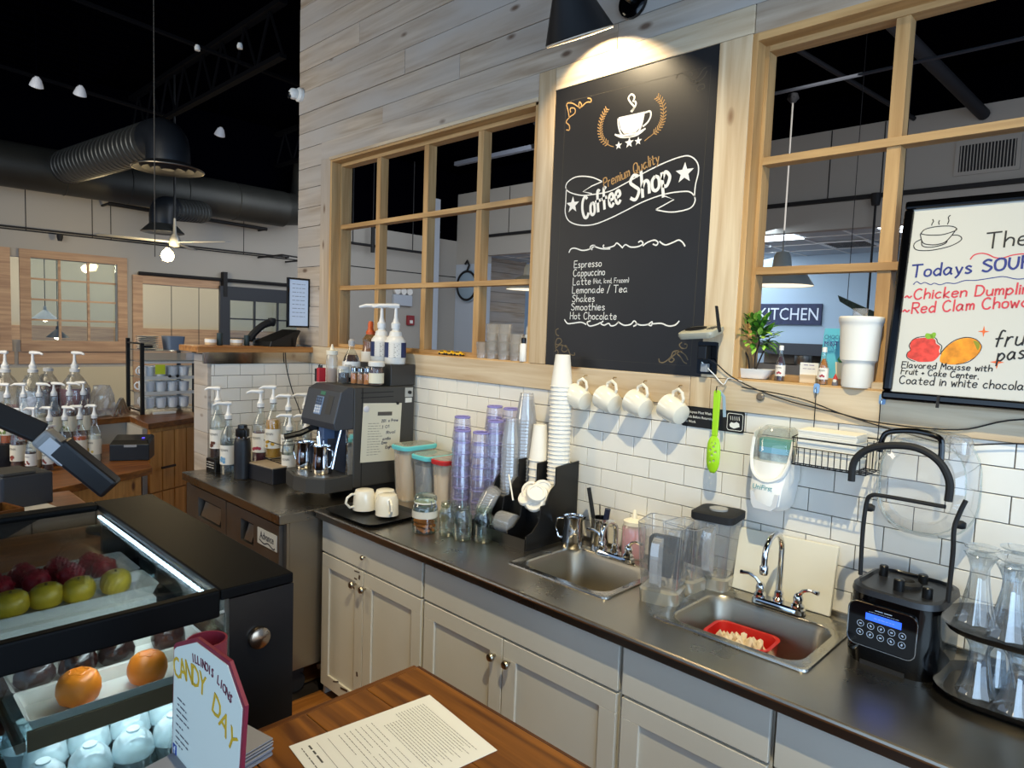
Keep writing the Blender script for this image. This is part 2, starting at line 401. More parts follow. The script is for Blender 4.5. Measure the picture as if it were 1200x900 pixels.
# ================= THE SETTING =================
# floor of boards
fl = S('floor', B().bx(-8, 5, -6.5, 8.5, -.06, -.012), mat('floor_gap', '#1c120a', .9))
bm_ = B().bx(-.06, .06, -.9, .9, -.012, 0); pl_me = None
for i in range(22):
    for j in range(6):
        x = -2.75 + i * .125; y = -2.6 + j * 1.81 + (i % 3) * .6 - 1.0
        if y > -.1: continue
        o = P('plank', pl_me if pl_me else bm_, FLOORW, fl, smooth=False); pl_me = o.data; o.location = (x, y, 0)
rest = B()
for i in range(0, 110):
    x = -8 + i * .125
    if -2.82 < x < .06:
        rest.bx(x, x + .12, 0, 8.4, -.012, 0); rest.bx(x, x + .12, -6.4, -4.6, -.012, 0); continue
    rest.bx(x, x + .12, -6.4, 8.4, -.012, 0)
P('plank', rest, FLOORW, fl, smooth=False, kind='stuff')

# black open ceiling: deck with ribs, joists and bridging
ce = S('ceiling', B().bx(-8, 5, -6.5, 5.5, 4.42, 4.5), BLKDECK)
ribs = B()
for i in range(60): ribs.bx(-8 + i * .2, -7.94 + i * .2, -6.5, 0, 4.38, 4.42)
P('deck_rib', ribs, BLKDECK, ce, smooth=False, kind='stuff')
def joist(y, x0=-7.3, x1=4.9, n=22):
    b = B(); b.bx(x0, x1, y - .035, y + .035, 4.32, 4.36); b.bx(x0, x1, y - .03, y + .03, 3.90, 3.935)
    L = (x1 - x0) / n
    for i in range(n):
        a = x0 + i * L
        b.tube([(a, y, 3.92), (a + L / 2, y, 4.33)], .012, 5); b.tube([(a + L / 2, y, 4.33), (a + L, y, 3.92)], .012, 5)
    return b
for y in (-5.0, -3.2, -1.4, .4, 2.2): P('joist', joist(y, x1=4.9 if y < 0 else -3.6, n=22 if y < 0 else 8), BLKSTEEL, ce, smooth=False)
for k, (x, y0, y1) in enumerate([(-6.2, -5.0, .4), (-4.4, -3.2, 2.2), (-2.9, -1.4, 2.0)]):
    P('bridging_bar', B().tube([(x, y0, 4.3), (x, y1, 3.94)], .02, 6), BLKSTEEL, ce)

# wall_back: the planked and tiled wall with two big window openings
X0, X1 = -2.58, 3.1
W1 = (-2.17, -.43, 1.645, 2.81); W2 = (.56, 2.30, 1.645, 2.82)
wb = S('wall_back', B().bx(X0, X1, .012, .135, 0, W1[2] - .012).bx(X0, X1, .012, .135, 2.83, 4.42).bx(X0, W1[0] - .012, .012, .135, W1[2] - .012, 2.83)
       .bx(W1[1] + .012, W2[0] - .012, .012, .135, W1[2] - .012, 2.83).bx(W2[1] + .012, X1, .012, .135, W1[2] - .012, 2.83), GYP)
zs = [2.93, 3.03, 3.155, 3.29, 3.425, 3.56, 3.695, 3.83, 3.965, 4.10, 4.235, 4.37]
for r in range(len(zs) - 1):
    xs = [X0]; x = X0 + [.95, 1.6, 1.15, 2.4, .7, 1.9, 1.3, 2.2, .9, 1.7, 1.2][r]
    while x < X1 - .3: xs.append(x); x += 1.45 + .5 * random.random()
    xs.append(X1)
    for a, c in zip(xs, xs[1:]):
        yy = -random.uniform(0, .004)
        P('plank', B().bx(a + .001, c - .001, yy, .012, zs[r] + .0015, zs[r + 1] - .0015), PLANK, wb, smooth=False, bevel=.0015)
zl = [1.645, 1.77, 1.90, 2.03, 2.16, 2.29, 2.42, 2.545, 2.67, 2.80, 2.93]
for a, c in zip(zl, zl[1:]):
    P('plank', B().bx(X0, -2.285, -random.uniform(0, .004), .012, a + .0015, c - .0015), PLANK, wb, smooth=False, bevel=.0015)
P('plank', B().bx(-2.285, -.43, -.006, .012, 2.822, 2.929), PLANK, wb, smooth=False, bevel=.0015)
P('plank', B().bx(.562, X1, -.004, .012, 2.83, 2.929), PLANK, wb, smooth=False, bevel=.0015)
def trimp(x0, x1, z0, z1, m, y=-.012):
    P('trim_board', B().bx(x0, x1, y, .012, z0, z1), m, wb, smooth=False, bevel=.002)
trimp(-2.283, -2.172, 1.645, 2.822, PLANKV, -.008)
trimp(-.428, -.332, 1.645, 2.927, TRIMZ, -.010)
trimp(-.330, .56, 2.832, 2.927, TRIMX, -.010)
trimp(.437, .558, 1.645, 2.830, TRIMZ, -.012)
trimp(-2.37, .395, 1.532, 1.643, TRIMX, -.012)
trimp(.397, .477, 1.532, 1.643, TRIMZ, -.012)
trimp(.479, 2.1, 1.532, 1.643, TRIMX, -.012)
trimp(2.102, 3.1, 1.532, 1.643, TRIMX, -.012)
trimp(2.302, 2.42, 1.645, 2.83, TRIMZ, -.012)
# shadow-line strip on top of the left window head
P('trim_board', B().bx(-2.175, -.428, -.016, .012, 2.806, 2.824), TRIMX, wb, smooth=False, bevel=.002)

def tile_mesh(w, h, d=.008, c=.0012):
    b = B(); v = [(0, 0, 0), (w, 0, 0), (w, 0, h), (0, 0, h)]
    f = [(c, -d, c), (w - c, -d, c), (w - c, -d, h - c), (c, -d, h - c)]
    m = [(0, -d + c, 0), (w, -d + c, 0), (w, -d + c, h), (0, -d + c, h)]
    return b.loft([v, m, f], cap0=False)
TC = {}
def tile(parent, w, h, loc, rz=0):
    key = (round(w, 4), round(h, 4))
    o = P('tile', TC[key] if key in TC else tile_mesh(w, h), TILE, parent, smooth=False); TC[key] = o.data
    o.location = loc; o.rotation_euler = (random.uniform(-.0015, .0015), 0, rz + random.uniform(-.0015, .0015))
TWD, THT, GR = .154, .0778, .0030
def tile_field(parent, u0, u1, place, off=0):
    for r in range(-2, 6):
        z1 = 1.383 - r * THT; z0 = z1 - THT
        z1 = min(z1, 1.5315); k = math.floor((u0 - off) / TWD) - 1
        while True:
            a = off + (k + (.5 if r % 2 else 0)) * TWD; c = a + TWD
            if a > u1: break
            a2, c2 = max(a, u0), min(c, u1)
            if c2 - a2 > .01: place(a2 + GR / 2, z0 + GR / 2, c2 - a2 - GR, z1 - z0 - GR)
            k += 1
gr = S('wall_back_tiling', B().bx(-2.37, 2.0, .005, .0125, .9, 1.533), GROUT)
tile_field(gr, -2.37, 1.74, lambda a, z, w, h: tile(gr, w, h, (a, .0055, z)))
P('tile', (lambda b: [b.bx(1.742 + i * .154, 1.894 + i * .154, -.002, .006, .917 + j * .0778, .993 + j * .0778) for i in range(2) for j in range(8)] and b)(B()), TILE, gr, smooth=False, kind='stuff')

# windows without glass: casing lining and muntin bars
def window(name, W, cols, rows):
    x0, x1, z0, z1 = W; w = S(name); t = .017
    P('casing', B().bx(x0 - .012, x0 + t, -.0065, .14, z0, z1 + .0095), SASHZ, w, smooth=False, bevel=.0015)
    P('casing', B().bx(x1 - t, x1 + .012, -.006, .14, z0, z1), SASHZ, w, smooth=False, bevel=.0015)
    P('casing', B().bx(x0 - .012, x1 + .012, -.006, .14, z1 - t, z1 + .01), SASHX, w, smooth=False, bevel=.0015)
    P('sill', B().bx(x0 - .012, x1 + .012, -.008, .15, z0 - .012, z0 + .004), SASHX, w, smooth=False, bevel=.0015)
    a = x0 + t; e = x1 - t; zz0 = z0 + .004; zz1 = z1 - t
    for (p, q, r_, s_) in ((a, a + .014, zz0, zz1), (e - .014, e, zz0, zz1)):
        P('sash_stile', B().bx(p, q, .055, .115, r_, s_), SASHZ, w, smooth=False, bevel=.001)
    P('sash_rail', B().bx(a + .014, e - .014, .055, .115, zz1 - .02, zz1), SASHX, w, smooth=False, bevel=.001)
    P('sash_rail', B().bx(a + .014, e - .014, .055, .115, zz0, zz0 + .02), SASHX, w, smooth=False, bevel=.001)
    zr = [zz0 + .02] + rows + [zz1 - .02]
    for c in cols:
        for i in range(len(zr) - 1):
            P('muntin', B().bx(c - .02, c + .02, .06, .115, zr[i] + (.013 if i else 0), zr[i + 1] - (.013 if i < len(zr) - 2 else 0)), SASHZ, w, smooth=False, bevel=.001)
    for z in rows:
        P('muntin', B().bx(a + .014, e - .014, .052, .108, z - .013, z + .013), SASHX, w, smooth=False, bevel=.001)
    return w
window('window_1', W1, [-1.745, -1.30, -.87], [2.02, 2.40])
window('window_2', W2, [1.005, 1.43, 1.86], [2.03, 2.41])

# half wall at the left end of the counter, tiled on this side, planked end
hw = S('wall_partition', B().bx(-2.565, -2.385, -.655, .0, 0, 1.585), GYP)
hg = S('wall_partition_tiling', B().bx(-2.386, -2.3785, -.655, 0, .9, 1.535), GROUT)
tile_field(hg, -.655, 0, lambda a, z, w, h: tile(hg, w, h, (-2.3785, a, z), pi / 2), off=-.02)
zz = 0.0
while zz < 1.58:
    h = min(.14, 1.585 - zz)
    P('plank', B().bx(-2.58, -2.376, -.675, -.655, zz + .001, zz + h - .001), PLANK, hw, smooth=False, bevel=.001); zz += .14
P('steel_band', B().bx(-2.386, -2.366, -.70, 0, 1.533, 1.60), steel('polished_band', '#b7b4ae', .12, 'Y'), hw, smooth=False)
P('ledge', B().bx(-2.63, -2.345, -.745, 0, 1.60, 1.635), wood('ledge_wood', '#9a6230', '#c98f50', 'Y', .4), hw, smooth=False, bevel=.003)

# far wall of the dining room
fw = S('wall_left', B().bx(-7.42, -7.3, -6.5, -1.0 + .03, 0, 3.30).bx(-7.42, -7.3, -.98, .24, 0, 1.50).bx(-7.42, -7.3, -.98, .24, 2.40, 3.30)
       .bx(-7.42, -7.3, .24, .50, 0, 3.30).bx(-7.42, -7.3, .50, 2.60, 2.20, 3.30).bx(-7.42, -7.3, .50, 2.60, 0, .9)
       .bx(-7.42, -7.3, 2.60, 5.6, 0, 3.30), GYP)
S('wall_left_upper', B().bx(-7.42, -7.3, -6.5, 5.6, 3.301, 4.42), BLKDECK)
P('panel_seam', B().bx(-7.3, -7.296, -6.5, 5.5, 2.675, 2.69), BLKM, fw, smooth=False)
for y in (-.65, -.02, .17, 1.75, 2.9): P('panel_seam', B().bx(-7.3, -7.297, y - .004, y + .004, 2.69, 3.29), BLKM, fw, smooth=False)
# lower part of the far wall is cream
P('wainscot', B().bx(-7.298, -7.29, -6.5, .40, 0, 1.20), CREAM, fw, smooth=False)
TF = wood('far_window_trim', '#a58266', '#c9a682', 'Y', .6)
def farwin(name, y0, y1, z0, z1, cols, rows):
    w = S(name); x = -7.3
    P('casing', B().bx(x, x + .03, y0 - .1, y1 + .1, z1, z1 + .085), TF, w, smooth=False)
    P('casing', B().bx(x, x + .03, y0 - .1, y0, z0, z1), TF, w, smooth=False)
    P('casing', B().bx(x, x + .03, y1, y1 + .1, z0, z1), TF, w, smooth=False)
    P('sill', B().bx(x, x + .05, y0 - .1, y1 + .1, z0 - .12, z0), TF, w, smooth=False)
    P('apron', B().bx(x, x + .02, y0 - .12, y1 + .12, z0 - .26, z0 - .125), TF, w, smooth=False)
    P('pane', B().bx(x - .07, x - .066, y0, y1, z0, z1), PANE, w, smooth=False)
    for i in range(1, cols):
        y = y0 + (y1 - y0) * i / cols; P('muntin', B().bx(x - .08, x - .05, y - .012, y + .012, z0, z1), TF, w, smooth=False)
    for i in range(1, rows):
        z = z0 + (z1 - z0) * i / rows; P('muntin', B().bx(x - .08, x - .055, y0, y1, z - .01, z + .01), TF, w, smooth=False)
farwin('window_3', -.62, .23, 1.5, 2.40, 3, 4)
farwin('window_4', -1.9, -.90, 1.5, 2.40, 3, 4)
# room seen through the far openings
S('wall_far_room', B().bx(-10.6, -10.5, -4, 5.5, 0, 3.0), mat('far_room_paint', '#c9c2ae', .85))
S('ceiling_far_room', B().bx(-10.6, -7.42, -4, 5.5, 3.0, 3.1), mat('far_room_ceiling', '#9aa0a8', .9))
P('wainscot', B().bx(-10.5, -10.46, -4, 5.5, 1.0, 1.62), TF, bpy.data.objects['wall_far_room'], smooth=False)
for y, en in ((-.3, 26), (1.2, 30), (3.0, 26)): light('POINT', (-9.2, y, 2.5), en, (1, .86, .62), .08)
# doorway opening with its trim and sliding barn door
dt = S('door_1')
P('trim_board', B().bx(-7.3, -7.27, .39, .50, .9, 2.30), TF, dt, smooth=False)
P('trim_board', B().bx(-7.3, -7.27, .50, 1.42, 2.20, 2.30), TF, dt, smooth=False)
P('rail', B().tube([(-7.25, .45, 2.32), (-7.25, 3.2, 2.32)], .022, 8), BLKM, dt)
for y in (.47, .82, 1.16, 1.9, 2.25): P('rail_bolt', B().lathe([(.025, 0), (.02, .04), (0, .045)], 8, (-7.29, y, 2.32), Matrix.Rotation(pi / 2, 3, 'Y')), NICK, dt)
BD = mat('barn_door_charcoal', '#2b2f36', .6)
db = S('door_2', B().bx(-7.25, -7.2, 1.40, 1.53, .1, 2.24).bx(-7.25, -7.2, 1.53, 2.7, 2.06, 2.24).bx(-7.25, -7.2, 2.6, 2.75, .1, 2.06).bx(-7.25, -7.2, 1.53, 2.6, .1, 1.0), BD)
P('pane', B().bx(-7.235, -7.23, 1.53, 2.6, 1.0, 2.06), PANE, db, smooth=False)
for y in (1.87, 2.2): P('muntin', B().bx(-7.245, -7.215, y - .012, y + .012, 1.0, 2.06), BD, db, smooth=False)
for z in (1.3, 1.56, 1.82): P('muntin', B().bx(-7.245, -7.215, 1.53, 2.6, z - .01, z + .01), BD, db, smooth=False)
P('hanger', B().bx(-7.28, -7.19, 1.44, 1.49, 2.1, 2.42), BLKM, db, smooth=False)

# room beyond the window wall: header wall, kitchen behind it
kh = S('wall_kitchen_header', B().bx(-6.55, 5, 5.5, 5.62, 3.02, 4.09).bx(-7.42, -6.55, 5.5, 5.62, 2.9, 4.09), GYP)
S('wall_kitchen_upper', B().bx(-7.42, 5, 5.5, 5.62, 4.091, 4.42), BLKDECK)
S('wall_kitchen_side', B().bx(-7.42, -6.55, 5.5, 5.62, 0, 2.899), GYPB)  # bluish light on this lower piece is put into its paler, cooler colour
P('track', B().bx(-6.6, 5, 5.44, 5.5, 3.31, 3.35), BLKM, kh, smooth=False)
for x in (-6.05, -1.15, -.62, .9): P('panel_seam', B().bx(x - .005, x + .005, 5.495, 5.5, 3.35, 4.085), BLKM, kh, smooth=False)
kb = S('wall_kitchen', B().bx(-9, 5, 8, 8.1, 0, 3.1), mat('kitchen_blue_wall', '#a9bccb', .8))
kc = S('ceiling_kitchen', B().bx(-9, 5, 5.62, 8.1, 3.06, 3.12), mat('kitchen_ceiling_tile', '#b6c0c8', .9))
for x in [-8.4 + .61 * i for i in range(22)]: P('ceiling_grid', B().bx(x - .012, x + .012, 5.62, 8, 3.052, 3.06), WHITE, kc, smooth=False)
for y in (6.2, 6.8, 7.4): P('ceiling_grid', B().bx(-9, 5, y - .012, y + .012, 3.052, 3.06), WHITE, kc, smooth=False)
kp = S('wall_plank_return', B().bx(-7.1, -7.02, 5.95, 6.95, 0, 3.25), GYP)
z = .2
while z < 3.2:
    P('plank', B().bx(-7.02, -6.99, 5.95, 6.95, z, z + .17), PLANKY, kp, smooth=False, bevel=.003); z += .175
# pillar and duct-like white column in the left window
S('pillar', B().bx(-7.28, -7.1, 4.75, 4.95, 0, 3.9), GYPB)
# ================= BASE CABINETS, WORKTOP, SINKS =================
KN_profile = [(.004, 0), (.005, .012), (.013, .018), (.016, .026), (.013, .032), (0, .034)]
def knob(parent, x, y, z, m=NICK, s=1.0):
    return P('knob', B().lathe([(r * s, h * s) for r, h in KN_profile], 12, (x, y, z), Matrix.Rotation(pi / 2, 3, 'X')), m, parent)
def shaker(x0, x1, z0, z1, y=-.62, st=.062):
    b = B(); b.bx(x0, x1, y, y + .018, z0, z0 + st).bx(x0, x1, y, y + .018, z1 - st, z1).bx(x0, x0 + st, y, y + .018, z0 + st, z1 - st).bx(x1 - st, x1, y, y + .018, z0 + st, z1 - st)
    b.bx(x0 + st - .001, x1 - st + .001, y + .009, y + .016, z0 + st - .001, z1 - st + .001); return b
def cabinet(label, x0, x1, doors, knobs, dknob=None, worn=False):
    t = T('base_cabinet', label, 'cabinet', ((x0 + x1) / 2, -.3, 0), group=None)
    cx = -(x0 + x1) / 2; cy = .3
    sh = lambda b: [setattr(b, 'v', [(a + cx, c + cy, d) for a, c, d in b.v]), b][1]
    P('carcass', sh(B().bx(x0 + .001, x0 + .019, -.60, -.03, .0, .874).bx(x1 - .019, x1 - .001, -.60, -.03, .0, .874).bx(x0 + .02, x1 - .02, -.60, -.584, .09, .874).bx(x0 + .02, x1 - .02, -.58, -.03, .09, .108).bx(x0 + .02, x1 - .02, -.045, -.03, .11, .874)), CAB, t, smooth=False)
    dr = P('drawer', sh(B().bx(x0 + .006, x1 - .006, -.62, -.601, .712, .868)), CAB, t, smooth=False, bevel=.0015)
    if dknob: P('knob', sh(B().lathe([(r * .7, h * .7) for r, h in KN_profile], 12, (dknob, -.62, .773), Matrix.Rotation(pi / 2, 3, 'X'))), NICK, dr, label='small nickel knob')
    for (a, b_), k in zip(doors, knobs):
        d = P('door', sh(shaker(a + .003, b_ - .003, .055, .702)), CAB, t, smooth=False, bevel=.0012)
        if k: P('knob', sh(B().lathe(KN_profile, 14, (k, -.62, .632), Matrix.Rotation(pi / 2, 3, 'X'))), NICK, d)
    if worn:
        b = B()
        for (px, pz, w, h) in ((-1.02, .115, .05, .006), (-.95, .105, .06, .01), (-1.175, .13, .03, .022), (-.84, .11, .014, .05), (-.845, .22, .012, .02), (-.87, .655, .02, .006), (-.895, .612, .035, .008), (-.84, .67, .012, .02), (-.86, .69, .04, .005)):
            b.box((px, -.6205, pz), (w, .001, h), Matrix.Rotation(radians(random.uniform(-25, 25)), 4, 'Y'))
        P('chipped_paint', sh(b), CABDIRT, t, smooth=False)
    return t
cabinet('chipped white base cabinet beside the steel drawer fridge, drawer over two doors', -1.165, -.392, [(-1.16, -.81), (-.81, -.397)], [-.868, -.79], dknob=-.798, worn=True)
cabinet('white sink cabinet under the plain empty sink, two doors with nickel knobs', -.388, .556, [(-.383, .062), (.062, .55)], [.026, .100])
cabinet('white cabinet under the sink holding the red tub', .560, 1.020, [(.565, 1.015)], [None])
cabinet('white cabinet under the black blender at the right edge', 1.024, 1.75, [(1.03, 1.385), (1.385, 1.745)], [None, None])

ct = B()
S1 = (-.03, .365, -.455, -.125); S2 = (.605, 1.012, -.452, -.135)
def slab(x0, x1, y0, y1): ct.bx(x0, x1, y0, y1, .876, .914)
slab(-1.165, S1[0], -.655, -.012); slab(S1[0], S1[1], -.655, S1[2]); slab(S1[0], S1[1], S1[3], -.012)
slab(S1[1], S2[0], -.655, -.012); slab(S2[0], S2[1], -.655, S2[2]); slab(S2[0], S2[1], S2[3], -.012); slab(S2[1], 1.78, -.655, -.012)
wt = P('worktop', ct, SS, smooth=False); tag(wt, 'long stainless steel worktop running under the tiled wall, with two sinks set in', 'worktop')
P('back_lip', B().bx(-1.165, 1.78, -.012, -.003, .876, .925), SS, wt, smooth=False)
P('front_nosing', B().tube([(-1.165, -.655, .908), (1.78, -.655, .908)], .008, 8), SS, wt)
def sink(label, x0, x1, y0, y1, hole):
    t = T('sink', label, 'sink', ((x0 + x1) / 2, (y0 + y1) / 2, .914)); cx, cy = (x0 + x1) / 2, (y0 + y1) / 2
    hx0, hx1, hy0, hy1 = hole; hcx, hcy = (hx0 + hx1) / 2 - cx, (hy0 + hy1) / 2 - cy; w, d = hx1 - hx0 - .004, hy1 - hy0 - .004
    out = rrect(x1 - x0, y1 - y0, .02, 5)
    def ring(sz, off, z, r): return [(a + off[0], b + off[1], z) for a, b in rrect(sz[0], sz[1], r, 5)]
    P('rim', B().loft([ring((x1 - x0, y1 - y0), (0, 0), .0, .02), ring((x1 - x0 - .004, y1 - y0 - .004), (0, 0), .006, .02), ring((x1 - x0 - .02, y1 - y0 - .02), (0, 0), .006, .02),
        ring((x1 - x0 - .03, y1 - y0 - .03), (0, 0), .003, .02), ring((w + .01, d + .01), (hcx, hcy), .003, .06), ring((w, d), (hcx, hcy), .0, .06), ring((w - .004, d - .004), (hcx, hcy), -.004, .06)], False, False), steel('satin_sink_steel', '#b5b0a6', .24, 'X'), t)
    bw = P('bowl', B().loft([ring((w - .004, d - .004), (hcx, hcy), -.004, .06), ring((w - .02, d - .02), (hcx, hcy), -.02, .06), ring((w - .05, d - .05), (hcx, hcy), -.145, .06), ring((w - .09, d - .09), (hcx, hcy), -.165, .05)], False, True), steel('satin_bowl_steel', '#a39c8e', .34, 'Z'), t)
    P('drain', B().lathe([(.045, .001), (.04, .003), (.036, .0), (.02, -.004), (0, -.004)], 16, (hcx, hcy + .03, -.164), caps=False), CHROME, bw)
    return t
sink('square steel drop-in sink, empty, left of the blender jugs', -.066, .400, -.490, -.09, S1)
sink('square steel drop-in sink holding the red tub', .567, 1.047, -.485, -.07, S2)

def faucet(label, loc, rz, up=.19, reach=.115, scale=1):
    t = T('faucet', label, 'faucet', loc, rz)
    P('base_plate', B().loft([[(a, b, 0) for a, b in rrect(.175, .05, .024, 6)], [(a, b, .014) for a, b in rrect(.172, .048, .023, 6)], [(a * .93, b * .8, .020) for a, b in rrect(.172, .048, .023, 6)]]), CHROME, t)
    pts = [(0, 0, .018), (0, 0, up - .045)]
    R_ = reach / 2
    pts += [(0, -R_ + R_ * cos(a), up - .045 + R_ * sin(a)) for a in [pi * i / 10 for i in range(1, 11)]]; pts += [(0, -reach, up - .062), (0, -reach, up - .075)]
    sp = P('spout', B().tube([tuple(p) for p in pts], .0095, 12), CHROME, t)
    P('collar', B().lathe([(.018, .018), (.019, .03), (.014, .036), (.015, .05), (.011, .056)], 16), CHROME, t)
    P('aerator', B().lathe([(.012, up - .095), (.0135, up - .09), (.0135, up - .07), (.011, up - .066)], 14, (0, -reach, 0)), CHROME, sp)
    for s in (-1, 1):
        h = P('handle', B().lathe([(.020, .018), (.021, .026), (.014, .034), (.016, .05), (.012, .06), (.006, .066), (0, .067)], 16, (s * .062, 0, 0)), CHROME, t)
        P('lever', B().tube([(s * .062, 0, .058), (s * .078, -.004, .078), (s * .10, -.01, .088), (s * .128, -.014, .086)], .006, 8, rr=[.008, .006, .0055, .0075]), CHROME, h)
    return t
faucet('tall chrome gooseneck faucet over the sink with the red tub', (.815, -.112, .92), 0, .235, .13)
faucet('low chrome faucet behind the empty sink, beside the utensil cup', (.175, -.125, .92), 0, .15, .09)

# red tub with soaking chicken-coloured contents in the right sink
t = T('tub', 'red plastic tub with pale soaked contents in the right sink', 'tub', (.775, -.285, .752), .05); t.scale = (1.1, 1.1, 1.12)
def rr3(w, d, r, z, n=5): return [(a, b, z) for a, b in rrect(w, d, r, n)]
REDP = mat('red_plastic', '#c5251f', .3)
P('shell', B().loft([rr3(.15, .10, .03, 0), rr3(.175, .118, .03, .05), rr3(.186, .128, .032, .096), rr3(.192, .134, .034, .100), rr3(.172, .114, .03, .100), rr3(.165, .108, .03, .06)], True, True), REDP, t)
b = B()
for i in range(26):
    a = random.uniform(0, 6.28); x, y = random.uniform(-.06, .06), random.uniform(-.035, .035)
    b.tube([(x - .02 * cos(a), y - .015 * sin(a), .066), (x, y, .080 + random.uniform(0, .012)), (x + .02 * cos(a), y + .015 * sin(a), .068)], .009, 6, rr=[.004, .010, .004])
P('contents', b, mat('pale_contents', '#e2cfae', .5, bump=.2, bscale=60), t)

# ================= STEEL DRAWER FRIDGE =================
t = T('undercounter_fridge', 'low stainless two-drawer refrigerator under the espresso machine', 'refrigerator', (-1.76, -.42, 0))
cx, cy = 1.76, .42
def F(b): b.v = [(a + cx, c + cy, d) for a, c, d in b.v]; return b
P('top', F(B().bx(-2.345, -1.172, -.832, -.008, .868, .914)), SS, t, smooth=False, bevel=.004)
P('body', F(B().bx(-2.335, -1.182, -.775, -.02, .15, .866)), SSZ, t, smooth=False)
P('corner_post', F(B().bx(-1.215, -1.182, -.79, -.776, .15, .864)), SSZ, t, smooth=False)
for x0, x1 in ((-2.333, -1.798), (-1.790, -1.218)):
    d = P('drawer', F(B().bx(x0, x0 + .17, -.81, -.778, .45, .85).bx(x1 - (.06 if x0 < -2 else .26), x1, -.81, -.778, .45, .85)
          .bx(x0 + .17, x1 - (.06 if x0 < -2 else .26), -.81, -.778, .80, .85).bx(x0 + .17, x1 - (.06 if x0 < -2 else .26), -.81, -.778, .45, .69)), SSD, t, smooth=False)
    e = x1 - (.06 if x0 < -2 else .26)
    P('handle_recess', F(B().bx(x0 + .171, e - .001, -.779, -.778, .69, .80)), BLKM, d, smooth=False)
    P('pull', F(B().prism([(-.806, .70), (-.780, .70), (-.780, .775)], x0 + .20, e - .03, 'x')), SSZ, d, smooth=False)
    P('lower_drawer', F(B().bx(x0, x1, -.81, -.778, .16, .44)), SSD, t, smooth=False)
lb = P('badge', F(B().bx(-1.43, -1.235, -.8125, -.8105, .722, .80)), mat('badge_silver', '#c9ccca', .3), t, smooth=False)
printed('Advance', .052, mat('badge_navy', '#1d2338', .5), lb, frame_m((-1.333 + cx, -.8132 + cy, .752), (1, 0, 0), (0, 0, 1)), squash=.78)
bb = B(); bb.ribbon(smoothpts([(-1.41, .745), (-1.36, .733), (-1.32, .742), (-1.27, .728), (-1.25, .735)]), .006, -.8135, lambda u, v, h: (u + cx, h + cy, v)); P('swash', bb, MATS['badge_navy'], lb, smooth=False)
for x in (-2.26, -1.26):
    for y in (-.70, -.1):
        c = P('caster', F(B().lathe([(.0, -.017), (.045, -.017), (.05, -.01), (.05, .01), (.045, .017), (0, .017)], 16, (x, y, .05), Matrix.Rotation(pi / 2, 3, 'Y')).bx(x - .03, x + .03, y - .03, y + .03, .10, .15)), BLKM, t)

# ================= ESPRESSO MACHINE =================
t = T('espresso_machine', 'large charcoal automatic espresso machine with a menu sheet on its side', 'coffee machine', (-1.40, -.22, .914))
EX, EY, EZ = 1.40, .22, -.914
def E_(b): b.v = [(a + EX, c + EY, d + EZ) for a, c, d in b.v]; return b
P('body', E_(B().bx(-1.61, -1.25, -.40, -.02, .962, 1.475)), DGREY, t, smooth=False, bevel=.006, label='charcoal side panel and body')
P('rear_column', E_(B().bx(-1.58, -1.262, -.02, .0 - .014, .93, 1.40)), DGREY, t, smooth=False, bevel=.003)
for z in (1.445, 1.42): P('side_groove', E_(B().bx(-1.2505, -1.2485, -.36, -.16, z, z + .004)), BLKM, t, smooth=False)
P('panel_seam', E_(B().bx(-1.2505, -1.2485, -.352, -.348, .965, 1.473)), BLKM, t, smooth=False)
hd = P('head', E_(B().prism([(-.40, 1.478), (-.43, 1.478), (-.475, 1.455), (-.515, 1.30), (-.505, 1.265), (-.40, 1.265)], -1.57, -1.25, 'x')), DGREY2, t, smooth=False, bevel=.006)
def hp(x, s, off=.0015):  # point on the sloping front of the head, s from 0 (bottom) to 1 (top)
    y = -.515 + .04 * s; z = 1.30 + .155 * s; n = Vector((0, -.155, .04)).normalized() * off
    return (x + EX, y + n.y + EY, z + n.z + EZ)
def hpanel(x0, x1, s0, s1, off=.002):
    b = B(); a = [hp(x0, s0, 0), hp(x1, s0, 0), hp(x1, s1, 0), hp(x0, s1, 0)]; c = [hp(x0, s0, off), hp(x1, s0, off), hp(x1, s1, off), hp(x0, s1, off)]
    return b.loft([a, c])
P('display', hpanel(-1.43, -1.385, .84, .95), mat('green_display', '#3f6c56', .3, emit=.25), hd, smooth=False)
P('keypad', hpanel(-1.455, -1.39, .20, .78, .003), mat('blue_grey_keypad', '#7d94b4', .35), hd, smooth=False)
for i in range(3):
    for j in range(6):
        P('button', B().lathe([(.0075, 0), (.0075, .003), (.005, .005)], 8, hp(-1.443 + i * .02, .27 + j * .09, .003), Matrix.Rotation(radians(75), 3, 'X')), mat('grey_button', '#c3cad6', .3) if j < 3 else mat('dark_button', '#4d5a70', .3), hd)
P('side_door', hpanel(-1.35, -1.30, .25, .85, .002), DGREY, hd, smooth=False)
P('drip_tray', E_(B().prism([(-1.61, -.40), (-1.25, -.40), (-1.25, -.56), (-1.33, -.615), (-1.43, -.63), (-1.56, -.60), (-1.61, -.57)], .955, 1.03)), DGREY, t, smooth=False, bevel=.004)
P('drip_grid', E_(B().prism([(-1.545, -.41), (-1.265, -.41), (-1.265, -.55), (-1.335, -.60), (-1.43, -.613), (-1.52, -.59), (-1.545, -.56)], 1.03, 1.033)), SS, t, smooth=False)
P('back_panel', E_(B().bx(-1.555, -1.27, -.415, -.40, 1.035, 1.265)), mat('brew_recess', '#2b3140', .4), t, smooth=False)
P('brew_spout', E_(B().bx(-1.45, -1.40, -.48, -.415, 1.20, 1.265).bx(-1.44, -1.41, -.49, -.45, 1.17, 1.21)), mat('spout_blue_grey', '#5b6d8c', .3), t, smooth=False, bevel=.003)
